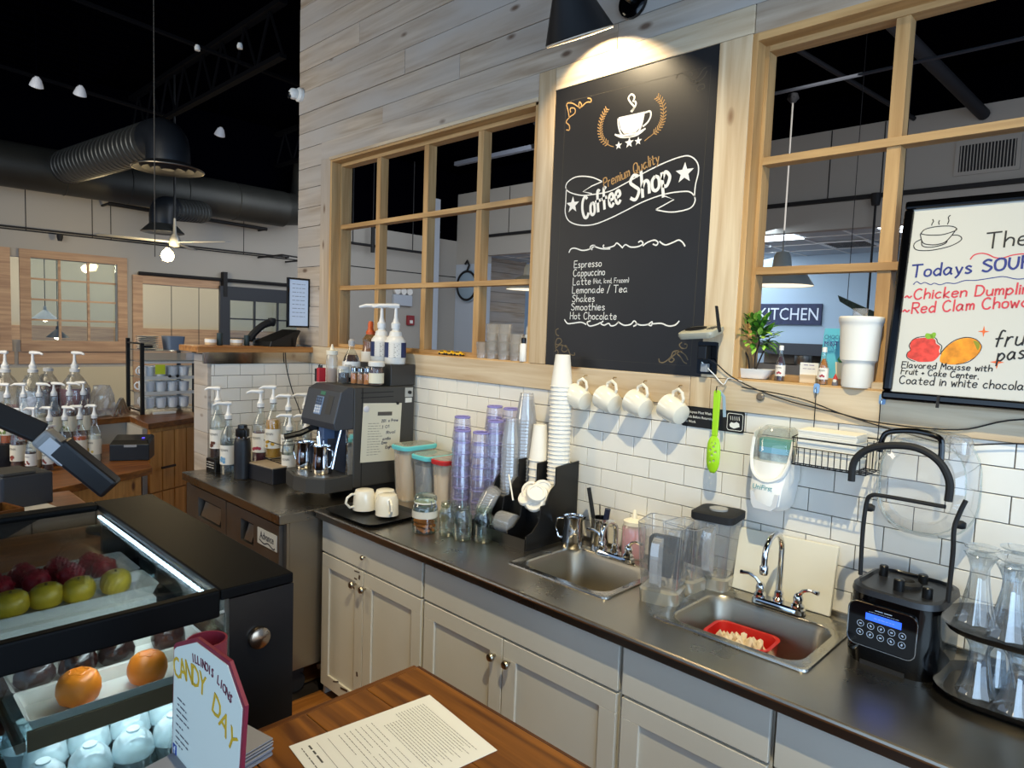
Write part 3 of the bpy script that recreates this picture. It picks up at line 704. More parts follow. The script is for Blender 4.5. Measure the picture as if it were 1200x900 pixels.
P('portafilter', E_(B().tube([(-1.54, -.46, 1.245), (-1.56, -.52, 1.215), (-1.58, -.60, 1.20)], .016, 8).lathe([(.03, 1.235), (.032, 1.262)], 14, (-1.53, -.45, 0))), BLK, t)
P('steam_wand', E_(B().tube([(-1.285, -.45, 1.265), (-1.282, -.475, 1.18), (-1.28, -.50, 1.07)], .006, 8)), CHROME, t)
P('chrome_column', E_(B().bx(-1.272, -1.252, -.43, -.40, 1.035, 1.265)), CHROME, t, smooth=False)
P('bean_box', E_(B().bx(-1.56, -1.255, -.175, -.015, 1.476, 1.588)), mat('bean_box_plastic', '#353331', .45), t, smooth=False, bevel=.004)
P('foot_base', E_(B().bx(-1.53, -1.28, -.36, -.05, .914, .96)), BLKM, t, smooth=False)
dl = P('timer_dial', E_(B().bx(-1.2495, -1.246, -.085, -.035, 1.415, 1.465)), mat('dial_plate', '#b9b7b0', .4), t, smooth=False)
P('dial_knob', E_(B().lathe([(.009, 0), (.009, .012), (.006, .014)], 10, (-1.246, -.06, 1.44), Matrix.Rotation(pi / 2, 3, 'Y'))), BLK, dl)
P('sticker', E_(B().bx(-1.2495, -1.247, -.083, -.040, 1.385, 1.41)), PAPER, t, smooth=False)
# menu sheet held by magnets
t = T('menu_sheet', 'cream paper list with handwriting stuck to the espresso machine side', 'paper', (-1.244, -.235, 1.24))
pm = Matrix.Rotation(radians(-2.5), 4, 'X')
b = B(); b.M = pm; b.bx(-.001, .0005, -.12, .12, -.155, .15); P('sheet', b, mat('cream_paper', '#dcd5bf', .8), t, smooth=False)
b = B(); b.M = pm
MS = lambda u, v, h: (h, u, v)
for i in range(13): scribble(b, (-.085, .045 - i * .0135), (-.015 + .01 * (i % 3), .045 - i * .0135), .005, 1, MS, .0012, i)
P('small_print', b, mat('grey_print', '#8d877a', .8), t, smooth=False)
b = B(); b.M = pm; b.bx(.0008, .0014, -.03, .06, .085, .105); P('heading_bar', b, mat('dark_heading', '#55504a', .8), t, smooth=False)
b = B(); b.M = pm
for s, x0, x1, z in (('2014 x Prine', -.005, .10, .05), ('1401', .0, .045, .018), ('Rival', .03, .085, -.012), ('Vanilla', .0, .06, -.045), ('Envy 7', .005, .05, -.065), ('Eight', .03, .075, -.09)):
    hand(b, s, (x0, z), (x1, z + .003), .014, .0028, MS, th=.0013)
P('handwriting', b, mat('ink_navy', '#25284a', .7), t, smooth=False)
P('magnet', B().lathe([(.017, 0), (.017, .004), (.01, .007), (0, .007)], 14, (0, -.095, .125), Matrix.Rotation(pi / 2, 3, 'Y')), mat('pale_magnet', '#d5d3d8', .3), t, label='round white magnet')
P('magnet', B().lathe([(.008, 0), (.008, .006), (0, .007)], 12, (0, .098, .145), Matrix.Rotation(pi / 2, 3, 'Y')), BLK, t, label='small black magnet')
# ================= PROTOTYPE HELPERS FOR BOTTLES =================
def bottle(name, label, cat, loc, prof, glassm, liquid=None, lm=None, label_band=None, labelm=None, cap=None, capm=None, group=None, n=18, rz=0, text=None, textm=None):
    """prof: list of (r, z). liquid: (z0, z1) filled; label_band: (r, z0, z1)"""
    t = T(name, label, cat, loc, rz, group)
    P('glass_body', B().lathe(prof, n), glassm, t)
    if liquid:
        z0, z1 = liquid; pr = []
        def rad(z):
            for (r0, a), (r1, b_) in zip(prof, prof[1:]):
                if a <= z <= b_ and b_ > a: return r0 + (r1 - r0) * (z - a) / (b_ - a)
            return prof[-1][0]
        zz = sorted(set([z0] + [z for r, z in prof if z0 < z < z1] + [z1]))
        P('liquid', B().lathe([(max(rad(z) - .003, .002), z) for z in zz], n), lm, t)
    if label_band:
        r, z0, z1 = label_band
        lb = P('paper_label', B().lathe([(r + .0006, z0), (r + .0012, z0), (r + .0012, z1), (r + .0006, z1)], n, caps=False), labelm or PAPER, t)
        if text:
            a0 = text[3] if len(text) > 3 else -pi / 2
            # wrap small flat word onto the side facing the aisle
            o = printed(text[0], text[1], textm or BLKM, lb, Matrix.Identity(4), squash=text[2] if len(text) > 2 else .8)
            for v in o.data.vertices:
                a = a0 + v.co.x / (r + .002); zz_ = (z0 + z1) / 2 + v.co.y + (z1 - z0) * .2; rr_ = r + .0018
                v.co = (rr_ * cos(a), rr_ * sin(a), zz_)
    if cap: P('cap', B().lathe(cap, 14), capm or WHITE, t)
    return t
PUMPW = mat('white_pump_plastic', '#e8e7e3', .3)
def pump(parent, z, h=.10, a=0, reach=.055, s=1.0, m=None):
    """screw collar, stem and nozzle of a dispensing pump"""
    m = m or PUMPW
    p = P('pump', B().lathe([(.017 * s, z), (.018 * s, z + .02 * s), (.012 * s, z + .028 * s), (.0075 * s, z + .045 * s), (.0055 * s, z + h - .012)], 14), m, parent)
    d = Vector((cos(a), sin(a), 0)); q = Vector((0, 0, z + h - .008))
    P('nozzle', B().tube([tuple(q - d * .014 * s), tuple(q), tuple(q + d * reach * .7 + Vector((0, 0, .0))), tuple(q + d * reach + Vector((0, 0, -.010)))], .006 * s, 8, rr=[.008 * s, .0105 * s, .0075 * s, .005 * s]), m, p)
    return p
SYRP = [(.036, 0), (.038, .006), (.038, .17), (.034, .195), (.017, .235), (.0145, .25), (.0145, .285)]
def syrup(label, loc, color, fill=.16, alpha=None, group=None, pa=2.5, text=True, ph=.085, lblcol='#e6e1d5', accent=None, scale=1):
    lm = mat('syrup_' + color[1:], color, .15, coat=.3) if alpha is None else clear('thin_syrup_' + color[1:], color, .06, .4)
    t = bottle('syrup_bottle', label, 'bottle', loc, SYRP, GLASS, (.004, fill), lm, (.038, .05, .145), mat('label_' + lblcol[1:], lblcol, .7), group=group, text=('MONIN', .016, .8, -1.0) if text else None)
    pump(t, .272, ph, pa, .07)
    P('neck_band', B().lathe([(.0165, .268), (.0165, .276)], 12), BLKM, t)
    if accent:
        b = B()
        for i in range(5):
            a = -1.0 + random.uniform(-.5, .5); z = random.uniform(.062, .088)
            b.lathe([(.0, 0), (.008, .0), (.008, .0008), (0, .0008)], 7, (.0396 * cos(a), .0396 * sin(a), z), Matrix.Rotation(a + pi / 2, 3, 'Z') @ Matrix.Rotation(pi / 2, 3, 'X'))
        P('label_picture', b, mat('accent_' + accent[1:], accent, .6), t)
    if scale != 1: t.scale = (scale,) * 3
    return t
ORD = ['topmost', 'second from the top', 'third from the top', 'fourth from the top', 'fifth from the top', 'sixth from the top', 'seventh from the top', 'eighth from the top', 'ninth from the top', 'tenth from the top'] + ['number %d from the top' % k for k in range(11, 40)]
# ================= ON THE WORKTOP =================
Z = .914
# tray of upside-down cups
t = T('serving_tray', 'black rectangular tray holding three upturned cream cups at the worktop end', 'tray', (-.93, -.49, Z), .03)
P('tray_body', B().loft([rr3(.34, .28, .05, 0), rr3(.37, .31, .055, .014), rr3(.38, .32, .055, .016), rr3(.36, .30, .05, .014), rr3(.33, .27, .05, .005)], True, True), BLK, t)
def mug(label, loc, rz, M=None, group=None, r=.047, h=.085, m=CERAM, cat='mug', rot=None):
    t = T('mug', label, cat, loc, rz, group, rot=rot)
    pr = [(r * .55, 0), (r * .80, .004), (r * .97, h * .3), (r, h * .7), (r * 1.03, h), (r * .97, h), (r * .93, h * .7), (r * .86, h * .3), (0, .008)]
    P('bowl', B().lathe(pr, 24), m, t)
    P('handle', B().tube([(r * .93, 0, h * .82), (r * 1.35, 0, h * .85), (r * 1.72, 0, h * .62), (r * 1.62, 0, h * .36), (r * 1.2, 0, h * .2), (r * .85, 0, h * .22)], .006, 8), m, t)
    return t
for i, (x, y, a, l) in enumerate([(-.985, -.505, 4.5, 'cream cup upside down on the black tray, nearest the espresso machine'), (-.925, -.43, 5.6, 'cream cup upside down at the back of the black tray'), (-.845, -.475, 5.9, 'cream cup upside down on the black tray, nearest the cinnamon jar')]):
    mug(l, (x, y, Z + .112), 0, r=.052, h=.095, cat='cup', rot=(pi, 0, a))
# jars
JP = [(.0, .0), (.036, .0), (.040, .008), (.041, .085), (.038, .105), (.031, .118), (.031, .14), (.033, .142), (.031, .144)]
def jar(label, loc, s=1, group=None):
    t = T('glass_jar', label, 'jar', loc, random.random(), group)
    P('glass_body', B().lathe([(r * s, z * s) for r, z in JP], 20, caps=False), GLASSG, t)
    P('thick_base', B().lathe([(.0, .003), (.036 * s, .004), (.038 * s, .016 * s), (.02 * s, .02 * s), (0, .014 * s)], 16), GLASS, t)
    P('thread_ring', B().tube([(.0325 * s * cos(a), .0325 * s * sin(a), .128 * s) for a in [2 * pi * i / 20 for i in range(20)]], .0018, 6, closed=True), GLASSG, t)
    return t
jar('small empty glass jar just right of the cinnamon jar', (-.475, -.425, Z), .98)
jar('small empty glass jar between two others, in front of the purple tumblers', (-.392, -.418, Z))
jar('small empty glass jar touching the black cup rack, rightmost of three', (-.313, -.372, Z), 1.02)
t = T('cinnamon_jar', 'clip-top glass jar half filled with cinnamon sticks', 'jar', (-.57, -.475, Z))
P('glass_body', B().lathe([(.0, 0), (.05, 0), (.055, .006), (.055, .10), (.046, .125), (.042, .13)], 22, caps=False), GLASSG, t)
P('lid', B().lathe([(.047, .134), (.05, .138), (.05, .152), (.044, .162), (.02, .168), (0, .168)], 22), GLASSG, t)
P('gasket', B().lathe([(.046, .128), (.049, .131), (.046, .134)], 20), WHITE, t)
P('wire_clip', B().tube([(.052, -.01, .145), (.062, -.012, .12), (.06, 0, .10), (.062, .012, .12), (.052, .01, .145)], .0016, 6).tube([(.05 * cos(a), .05 * sin(a), .115) for a in [2 * pi * i / 24 for i in range(24)]], .0015, 6, closed=True), CHROME, t)
CIN = mat('cinnamon_bark', '#a65f26', .8, bump=.3, bscale=120)
for i in range(9):
    a = random.uniform(-.25, .25); y = -.021 + .021 * (i % 3); z = .012 + .018 * (i // 3)
    P('cinnamon_stick', B().tube([(-.036 * cos(a), y - .036 * sin(a), z), (.036 * cos(a), y + .036 * sin(a), z)], .0075, 7), CIN, t)
P('inner_label', B().lathe([(.0552, .068), (.0558, .068), (.0558, .098), (.0552, .098)], 22, caps=False), mat('frosted_label', '#c8c5ba', .6), t)
# storage containers with coloured lids
def container(label, loc, w, d, h, lidm, fillm, fh, rz, round_=.02, cone=False):
    t = T('storage_container', label, 'container', loc, rz)
    P('tub', B().loft([rr3(w * .86, d * .86, round_, 0), rr3(w, d, round_, h)], True, False), MILKY if not cone else PLAST, t)
    P('lid_rim', B().loft([rr3(w * 1.08, d * 1.08, round_, h - .004), rr3(w * 1.10, d * 1.10, round_, h + .004), rr3(w * 1.10, d * 1.10, round_, h + .014), rr3(w * 1.04, d * 1.04, round_, h + .018)]), lidm, t)
    P('lid_top', B().loft([rr3(w * 1.0, d * 1.0, round_, h + .018), rr3(w * .96, d * .96, round_, h + .021)]), MILKY, t)
    if fillm: P('contents', B().loft([rr3(w * .82, d * .82, round_, .006), rr3(w * (.84 + .12 * fh), d * (.84 + .12 * fh), round_, h * fh)]), fillm, t)
    return t
TEAL = mat('teal_lid', '#63c3c9', .35); REDL = mat('red_lid', '#b52a2e', .35)
container('tall milky container with teal lid beside the espresso machine, filled with tan powder', (-1.06, -.16, Z), .12, .20, .265, TEAL, mat('tan_powder', '#c9a987', .9), .9, 0, .03)
container('grey-blue clear container with teal lid, between the teal and red lidded tubs', (-.915, -.155, Z), .13, .17, .235, TEAL, mat('grey_blue_powder', '#7d858e', .8), .85, 0, .03, True)
container('milky container with red lid left of the purple tumblers', (-.775, -.17, Z), .10, .15, .235, REDL, mat('pale_powder', '#dcc4ae', .9), .72, 0, .03)

# purple tumblers, nested upside down in stacks
TP = [(.030, .105), (.0305, .100), (.0315, .09), (.0405, .0), (.043, .0), (.043, .004), (.034, .085), (.033, .105)]
t0 = T('tumbler', 'purple clear tumbler nested upside down in a tall stack', 'tumbler', (0, 0, 0))
t0.scale = (1.06, 1.06, 1)
P('wall', B().lathe([(.044, 0), (.0425, .012), (.0365, .085), (.034, .106)], 14, caps=False), PURP, t0)
P('foot_ring', B().lathe([(.030, .100), (.035, .102), (.0355, .108), (.032, .110), (.029, .106)], 14, caps=False), PURPR, t0)
P('rim', B().tube([(.043 * cos(a), .043 * sin(a), .003) for a in [2 * pi * i / 16 for i in range(16)]], .0022, 5, closed=True), PURP, t0)
first = True
stacks = [(-.655, -.20, 8, 'stack of purple tumblers at the far left, beside the red-lidded container'), (-.60, -.245, 7, 'left front stack of purple tumblers behind the small jars'), (-.505, -.22, 7, 'right front stack of purple tumblers behind the small jars'),
          (-.56, -.085, 9, 'left rear stack of purple tumblers against the tiles'), (-.455, -.085, 9, 'right rear stack of purple tumblers beside the black cup rack'), (-.47, -.165, 8, 'purple tumbler stack half hidden behind the right front stack')]
for si, (x, y, n, lb) in enumerate(stacks):
    dz = .052
    for k in range(n):
        lab = 'upturned purple tumbler, ' + ORD[n - 1 - k] + ' in the ' + {0: 'far left stack', 1: 'left front stack', 2: 'right front stack', 3: 'left rear stack', 4: 'right rear stack', 5: 'half-hidden middle stack'}[si]
        g = 'purple tumblers in stack: ' + {0: 'far left', 1: 'left front', 2: 'right front', 3: 'left rear', 4: 'right rear', 5: 'middle'}[si]
        loc = (x + random.uniform(-.0015, .0015), y + random.uniform(-.0015, .0015), Z + k * dz)
        if first: t0.location = loc; t0['label'] = lab; t0['group'] = g; first = False
        else: cp(t0, loc, lab, group=g)

# black cup and lid rack
t = T('cup_rack', 'black plastic cup and lid organiser holding cup stacks and lids', 'organiser', (-.262, -.18, Z))
ox, oy = .262, .18
def K(b): b.v = [(a + ox, c + oy, d - Z) for a, c, d in b.v]; return b
prof = [(-.018, .914), (-.018, 1.245), (-.165, 1.235), (-.165, 1.16)]
prof += [(-.165 - .0 - .055 * sin(a), 1.16 - .055 * (1 - cos(a)) - .02 * sin(a)) for a in [pi / 2 * i / 6 for i in range(1, 7)]]
prof += [(-.25, 1.085), (-.262, 1.02), (-.30, .985), (-.335, .975), (-.335, .914)]
for x in (-.422, -.318, -.212, -.108): P('divider', K(B().prism(prof, x - .003, x + .003, 'x')), BLK, t, smooth=False)
P('base', K(B().bx(-.42, -.11, -.335, -.018, .914, .93)), BLK, t, smooth=False)
P('back_panel', K(B().bx(-.42, -.11, -.022, -.018, .93, 1.2)), BLK, t, smooth=False)
P('front_lip', K(B().bx(-.42, -.11, -.338, -.334, .914, .962)), BLK, t, smooth=False)
P('bin_wall', K(B().bx(-.42, -.11, -.225, -.221, .93, 1.07)), BLK, t, smooth=False)
P('upper_shelf', K(B().bx(-.42, -.11, -.22, -.022, 1.055, 1.062)), BLK, t, smooth=False)
# paper cup stacks
def cupstack(n, base_, dz, r0, r1, h, m, lab_top, lab_in, group, lip=.0035, seg=18, lean=(0, 0)):
    c0 = T('paper_cup' if m is PAPERC else 'clear_cup', lab_in, 'cup', (0, 0, 0), group=group)
    P('wall', B().lathe([(r1 + .0005, 0), (r1, .002), (r0, h), (r0 - .004, h)], seg, caps=False), m, c0)
    if lip: P('rolled_rim', B().tube([((r1 + .001) * cos(a), (r1 + .001) * sin(a), .002) for a in [2 * pi * i / seg for i in range(seg)]], lip * .6, 5, closed=True), m if m is PAPERC else CUPCL, c0)
    P('cup_base', B().lathe([(r0 - .001, h - .004), (r0 - .001, h), (r0 - .003, h - .005), (0, h - .005)], seg, caps=False), m, c0)
    for k in range(n):
        lab = lab_in + ', ' + ORD[n - 1 - k]
        loc = (base_[0] + lean[0] * k, base_[1] + lean[1] * k, base_[2] + k * dz)
        if k == 0: c0.location = loc; c0['label'] = lab
        else: cp(c0, loc, lab)
cupstack(29, (-.158, -.092, 1.063), .0178, .031, .046, .135, PAPERC, '', 'large white paper cup in the tallest stack', 'large paper cups in the tallest stack')
cupstack(6, (-.262, -.10, 1.063), .034, .029, .043, .155, PAPERC, '', 'small white paper cup in the short middle stack', 'paper cups in the short middle stack')
cupstack(24, (-.352, -.095, 1.063), .0145, .030, .047, .12, CUPCL, '', 'clear plastic cup in the right clear stack', 'clear cups in the right clear stack', seg=14)
cupstack(17, (-.385, -.15, 1.063), .0145, .028, .044, .11, CUPCL, '', 'clear plastic cup in the shorter left clear stack', 'clear cups in the left clear stack', seg=14)
# lids on edge in the front bins
l0 = T('cup_lid', 'clear flat cup lid standing on edge in the front bin of the rack', 'lid', (0, 0, 0), group='clear flat lids on edge')
P('disc', B().lathe([(0, .002), (.032, .002), (.036, .0), (.044, .0), (.045, .004), (.043, .008)], 18, (0, 0, 0), Matrix.Rotation(pi / 2, 3, 'Y'), caps=False), CUPCL, l0)
for k in range(16):
    loc = (-.305 + .0052 * k, -.285, .987)
    lab = 'clear flat lid on edge in the front bin, ' + ORD[k].replace('topmost', 'leftmost').replace('top', 'left')
    if k == 0: l0.location = loc; l0['label'] = lab
    else: cp(l0, loc, lab)
d0 = T('dome_lid', 'clear dome lid leaning in the left front bin of the rack', 'lid', (0, 0, 0), group='clear dome lids in the left bin')
P('dome', B().lathe([(.046, 0), (.047, .005), (.043, .008), (.040, .03), (.028, .045), (.014, .05)], 18, caps=False), CUPCL, d0)
for k in range(7):
    loc = (-.41 + .004 * k, -.265 + .003 * k, 1.0 + .011 * k)
    lab = 'clear dome lid in the left bin, ' + ORD[6 - k]
    if k == 0: d0.location = loc; d0.rotation_euler = (.5, -.5, 0); d0['label'] = lab
    else: c = cp(d0, loc, lab); c.rotation_euler = (.5, -.5, 0)
w0 = T('coffee_lid', 'white coffee cup lid lying in the upper right bin of the rack', 'lid', (0, 0, 0), group='white lids in the upper right bin')
P('disc', B().lathe([(0, .006), (.030, .006), (.032, .012), (.038, .012), (.041, .0), (.043, .0), (.043, .003), (.040, .013), (.036, .015), (.030, .015), (.028, .009), (0, .009)], 18, caps=False), PAPERC, w0)
for k in range(9):
    loc = (-.16 - .045 * (k % 2), -.225 + .02 * (k % 3), 1.085 + .012 * (k // 2)); 
    lab = 'white coffee lid in the upper right bin, ' + ORD[8 - k] + ' of the pile'
    if k == 0: w0.location = loc; w0.rotation_euler = (.9, .3, 0); w0['label'] = lab
    else: c = cp(w0, loc, lab); c.rotation_euler = (.9 + random.uniform(-.3, .2), random.uniform(-.4, .4), random.random())
s0 = T('straw', 'white paper-wrapped straw sticking up from the rack', 'straw', (-.27, -.245, 1.075)); P('tube', B().tube([(0, 0, 0), (-.05, .02, .10)], .0035, 6), PAPERC, s0)

# steel pitchers and cups
def pitcher(label, loc, s=1, rz=0, handle=True):
    t = T('milk_pitcher', label, 'pitcher', loc, rz)
    P('body', B().lathe([(r * s, z * s) for r, z in [(.0, 0), (.040, 0), (.0425, .004), (.0425, .03), (.038, .07), (.037, .10), (.040, .118), (.0385, .118), (.0355, .10), (.036, .07), (.039, .01), (0, .006)]], 22), CHROME, t)
    P('handle', B().tube([(.036 * s, 0, .108 * s), (.062 * s, 0, .104 * s), (.068 * s, 0, .07 * s), (.056 * s, 0, .035 * s), (.04 * s, 0, .028 * s)], .0042 * s, 8), CHROME, t)
    P('spout', B().loft([[(-.034 * s, -.012 * s, .10 * s), (-.034 * s, .012 * s, .10 * s), (-.036 * s, 0, .118 * s)], [(-.046 * s, -.005 * s, .114 * s), (-.046 * s, .005 * s, .114 * s), (-.05 * s, 0, .121 * s)]]), CHROME, t)
    return t
pitcher('shiny steel milk pitcher standing right of the black cup rack', (-.03, -.135, Z), 1.08, 3.6)
pitcher('steel milk pitcher on the left of the espresso machine drip tray', (-1.545, -.50, .9475 + .0), 1.15, 3.5).location.z = Z + .12
t = pitcher('steel milk pitcher with utensils on the right of the drip tray', (-1.375, -.50, Z + .12), 1.18, .2)
for k, (dx, dy) in enumerate(((-.02, .01), (-.008, -.01), (.012, .005))):
    s = T('teaspoon', ('thin steel utensil handle leaning left', 'thin steel utensil handle in the middle', 'thin steel utensil handle leaning right')[k] + ' in the drip tray pitcher', 'utensil', (-1.375 + dx, -.50 + dy, Z + .135))
    P('shaft', B().tube([(0, 0, 0), (-.012 - .012 * (2 - k), 0, .19 - .02 * k)], .003, 6, rr=[.003, .0045]), CHROME, s)
t = T('utensil_cup', 'polished steel cup holding black handled utensils behind the empty sink', 'cup', (.058, -.07, Z))
P('body', B().lathe([(0, 0), (.036, 0), (.038, .004), (.037, .125), (.039, .13), (.0355, .13), (.035, .01), (0, .006)], 22), CHROME, t)
for lab, a, b_, r, m in (('ribbed black utensil handle leaning left in the steel cup', (-.01, 0, .01), (-.058, -.01, .235), .0085, BLKM), ('short navy scoop handle leaning right in the steel cup', (.012, 0, .01), (.035, .0, .165), .012, mat('navy_plastic', '#1c2238', .4)), ('thin steel utensil behind the black handle', (.0, .012, .01), (-.02, .02, .17), .003, CHROME)):
    s = T('utensil', lab, 'utensil', (.058, -.07, Z + .008)); P('handle', B().tube([a, tuple((Vector(a) + Vector(b_)) / 2), b_], r, 8, rr=[r * .6, r, r]), m, s)
# pink sauce bottle
bottle('squeeze_bottle', 'bottle of pink sauce with white nozzle cap behind the front blender jug', 'bottle', (.205, -.045, Z), [(0, 0), (.046, 0), (.048, .006), (.048, .12), (.040, .132)], MILKY, (.004, .115), mat('pink_syrup', '#e468a8', .3), cap=[(.042, .13), (.043, .145), (.03, .15), (.012, .155), (.006, .185), (.003, .188)], capm=mat('cream_cap', '#efe6cf', .4))
# blender jugs
def jug(label, loc, rz, lid=True, hinge=False, s=1, inside=None):
    t = T('blender_jug', label, 'jug', loc, rz)
    P('body', B().loft([rr3(.10 * s, .10 * s, .02, .045), rr3(.112 * s, .112 * s, .02, .06), rr3(.135 * s, .135 * s, .022, .235 * s)], True, False), PLAST, t)
    P('collar_base', B().loft([rr3(.115 * s, .115 * s, .03, 0), rr3(.12 * s, .12 * s, .03, .042), rr3(.10 * s, .10 * s, .02, .05)]), clear('jug_foot_plastic', '#e8e4da', .10, .6, body=.6, bodycol='#b9b19c'), t, label='cloudy square foot')
    for sx_ in (-1, 1):
        for sy_ in (-1, 1): P('corner_edge', B().tube([(sx_ * .052 * s, sy_ * .052 * s, .06), (sx_ * .0635 * s, sy_ * .0635 * s, .235 * s)], .0011, 5), mat('jug_edge', '#8c8a86', .3), t)
    P('drive_hub', B().lathe([(.022, .004), (.022, .03), (.012, .045), (.004, .06), (0, .06)], 14), mat('hub_brown', '#6d6a62', .4, .5), t)
    P('handle', B().loft([[(-.016, -.066 * s, z), (.016, -.066 * s, z), (.013, -.066 * s - o, z), (-.013, -.066 * s - o, z)] for z, o in ((.065, .006), (.085, .035), (.13, .042), (.19, .040), (.215, .032), (.225, .004))]), clear('jug_handle_plastic', '#f2f2f2', .12, .6, body=.30, bodycol='#d8dadb'), t)
    P('rim_edge', B().tube([(a, b_, .235 * s) for a, b_ in rrect(.136 * s, .136 * s, .022, 4)], .0018, 5, closed=True), mat('jug_edge', '#8c8a86', .3), t)
    if inside:
        P('splash_lid', B().loft([[(a, .0 + inside, c) for a, c in [(p[0], p[1] + .14) for p in rrect(.105 * s, .125 * s, .02, 5)]], [(a, .016 + inside, c) for a, c in [(p[0], p[1] + .14) for p in rrect(.105 * s, .125 * s, .02, 5)]]]).lathe([(.03, 0), (.034, .012), (.02, .014), (.018, .002)], 20, (0, inside - .012, .14), Matrix.Rotation(-pi / 2, 3, 'X')), BLKM, t, label='black lid standing inside the jug')
    if lid:
        P('lid', B().loft([rr3(.142 * s, .142 * s, .022, .237 * s), rr3(.150 * s, .150 * s, .024, .240 * s), rr3(.150 * s, .150 * s, .024, .262 * s), rr3(.13 * s, .13 * s, .02, .266 * s)]), BLKM, t)
        P('lid_plug', B().lathe([(.032, .262 * s), (.032, .272 * s), (.02, .275 * s), (0, .272 * s)], 18), mat('clear_grey_plug', '#9a9a98', .2), t)
    return t
jug('square blender jug nearest the aisle, between the sinks, black lid standing inside', (.515, -.33, Z), .25, lid=False, s=1.12, inside=.01)
jug('open blender jug between the front jug and the lidded one', (.52, -.185, Z), -.1, lid=False, s=.98, inside=.03)
jug('clear blender jug with black square lid, against the tiles', (.575, -.085, Z), .15, lid=True, s=1.03)

# white cutting board leaning on the tiles
t = T('cutting_board', 'cream cutting board leaning on the tiles behind the tall faucet', 'cutting board', (.795, -.058, .919), rot=(radians(-10), 0, 0))
P('board', B().prism([(-.165, 0), (.165, 0), (.165, .222), (-.165, .212)], -.007, .007, 'y'), mat('cream_board', '#e6dfca', .5), t, smooth=False, bevel=.003)

# paper-towel dispenser style soap dispenser
t = T('soap_dispenser', 'white wall soap dispenser with clear window, mounted on the tiles', 'dispenser', (.745, -.008, 1.225))
def dring(z, w, y): return [(a, c, z) for a, c in [(-w, 0), (w, 0), (w, y * .55), (w * .8, y * .85), (w * .4, y), (-w * .4, y), (-w * .8, y * .85), (-w, y * .55)]]
P('housing', B().loft([dring(0, .045, -.085), dring(.02, .058, -.11), dring(.075, .066, -.112), dring(.10, .069, -.098), dring(.16, .071, -.088)]), WHITE, t)
P('clear_cover', B().loft([dring(.16, .070, -.085), dring(.22, .069, -.08), dring(.255, .062, -.066), dring(.275, .045, -.04)], False, True), PLAST, t, label='clear smoky cover')
P('side_cheek', B().loft([[(s_ * .0715, y, z) for y, z in ((0, .10), (-.05, .10), (-.05, .25), (0, .265))] for s_ in (.985, 1.01)]).loft([[(-s_ * .0715, y, z) for y, z in ((0, .10), (-.05, .10), (-.05, .25), (0, .265))] for s_ in (.985, 1.01)]), WHITE, t, smooth=False)
P('frame_arch', B().tube(smoothpts([(-.066, -.060, .235), (-.063, -.078, .17), (-.045, -.093, .118), (0, -.103, .098), (.045, -.093, .118), (.063, -.078, .17), (.066, -.060, .235)], 4), .006, 6), WHITE, t)
P('soap_bag', B().loft([[(a * .052, -.028 + c * .03, z) for a, c in rrect(2, 1.6, .4, 3)] for z in (.105, .15, .225)]), mat('soap_pouch', '#8fa9ad', .25, var=.5, vscale=40), t, label='silver-blue soap pouch')
P('pouch_band', B().loft([[(a * .0545, -.030 + c * .032, z) for a, c in rrect(2, 1.6, .4, 3)] for z in (.205, .232)]), mat('pouch_green', '#2c9f92', .4), t)
P('pouch_band', B().loft([[(a * .0543, -.030 + c * .0318, z) for a, c in rrect(2, 1.6, .4, 3)] for z in (.186, .205)]), mat('pouch_blue', '#4fb0d6', .4), t)
P('nozzle', B().lathe([(.012, .105), (.014, .14), (.012, .15)], 12, (.0, -.062, 0)), mat('pouch_green', '#2c9f92', .4), t)
P('push_bar', B().loft([[(a, -.118 - .0 + (.012 if abs(a) > .04 else 0), z) for a, z in [(-.05, .062), (.05, .062), (.044, .02), (.03, .006), (-.03, .006), (-.044, .02)]], [(a, -.10, z) for a, z in [(-.05, .062), (.05, .062), (.044, .02), (.03, .006), (-.03, .006), (-.044, .02)]]]), mat('grey_white_plastic', '#c9cacb', .35), t, bevel=.002)
printed('UniFirst', .024, mat('teal_print', '#2e8f9b', .4), t, frame_m((-.005, -.1135, .071), (1, 0, 0), (0, .25, 1)), squash=.85)

# wire basket with napkins, hung from hooks
t = T('wire_basket', 'black wire basket hung on the wall by hooks, full of napkins', 'basket', (.945, -.075, 1.40))
w_ = .108; WR = .0015; BW = mat('black_wire', '#222224', .4, .6)
b = B()
for z, i_ in ((0, .0), (.085, .004)): b.tube([(-w_ - i_, -.06 - i_, z), (w_ + i_, -.06 - i_, z), (w_ + i_, .06, z + (.012 if z else 0)), (-w_ - i_, .06, z + (.012 if z else 0))], .002, 6, closed=True)
P('frame', b, BW, t)
b = B()
for k in range(13):
    x = -w_ + 2 * w_ * k / 12; b.tube([(x, .06, .09), (x, .06, 0), (x, -.06, 0), (x, -.062, .055 if 0 < k < 12 else .085)], WR, 5)
b.tube([(-w_, -.062, .055), (w_, -.062, .055)], WR, 5)
for y in (-.03, 0, .03):
    b.tube([(-w_, y, .085), (-w_, y, 0), (w_, y, 0), (w_, y, .085)], WR, 5)
P('wires', b, BW, t)
P('hanger', B().tube([(-.092, .06, .09), (-.092, .058, .235)], .0015, 5).tube([(.10, .06, .09), (.10, .058, .215)], .0015, 5), BW, t)
t = T('napkin_stack', 'thick stack of folded white napkins standing proud of the wire basket', 'napkins', (.935, -.078, 1.404))
b = B()
for i in range(17):
    z = .0025 + i * .0062; o = random.uniform(-.0015, .0015); b.bx(-.088 + o, .085 + o, -.05 + o, .048, z, z + .0056)
P('napkin', b, mat('napkin_white', '#ece7da', .9), t, smooth=False, kind='stuff')
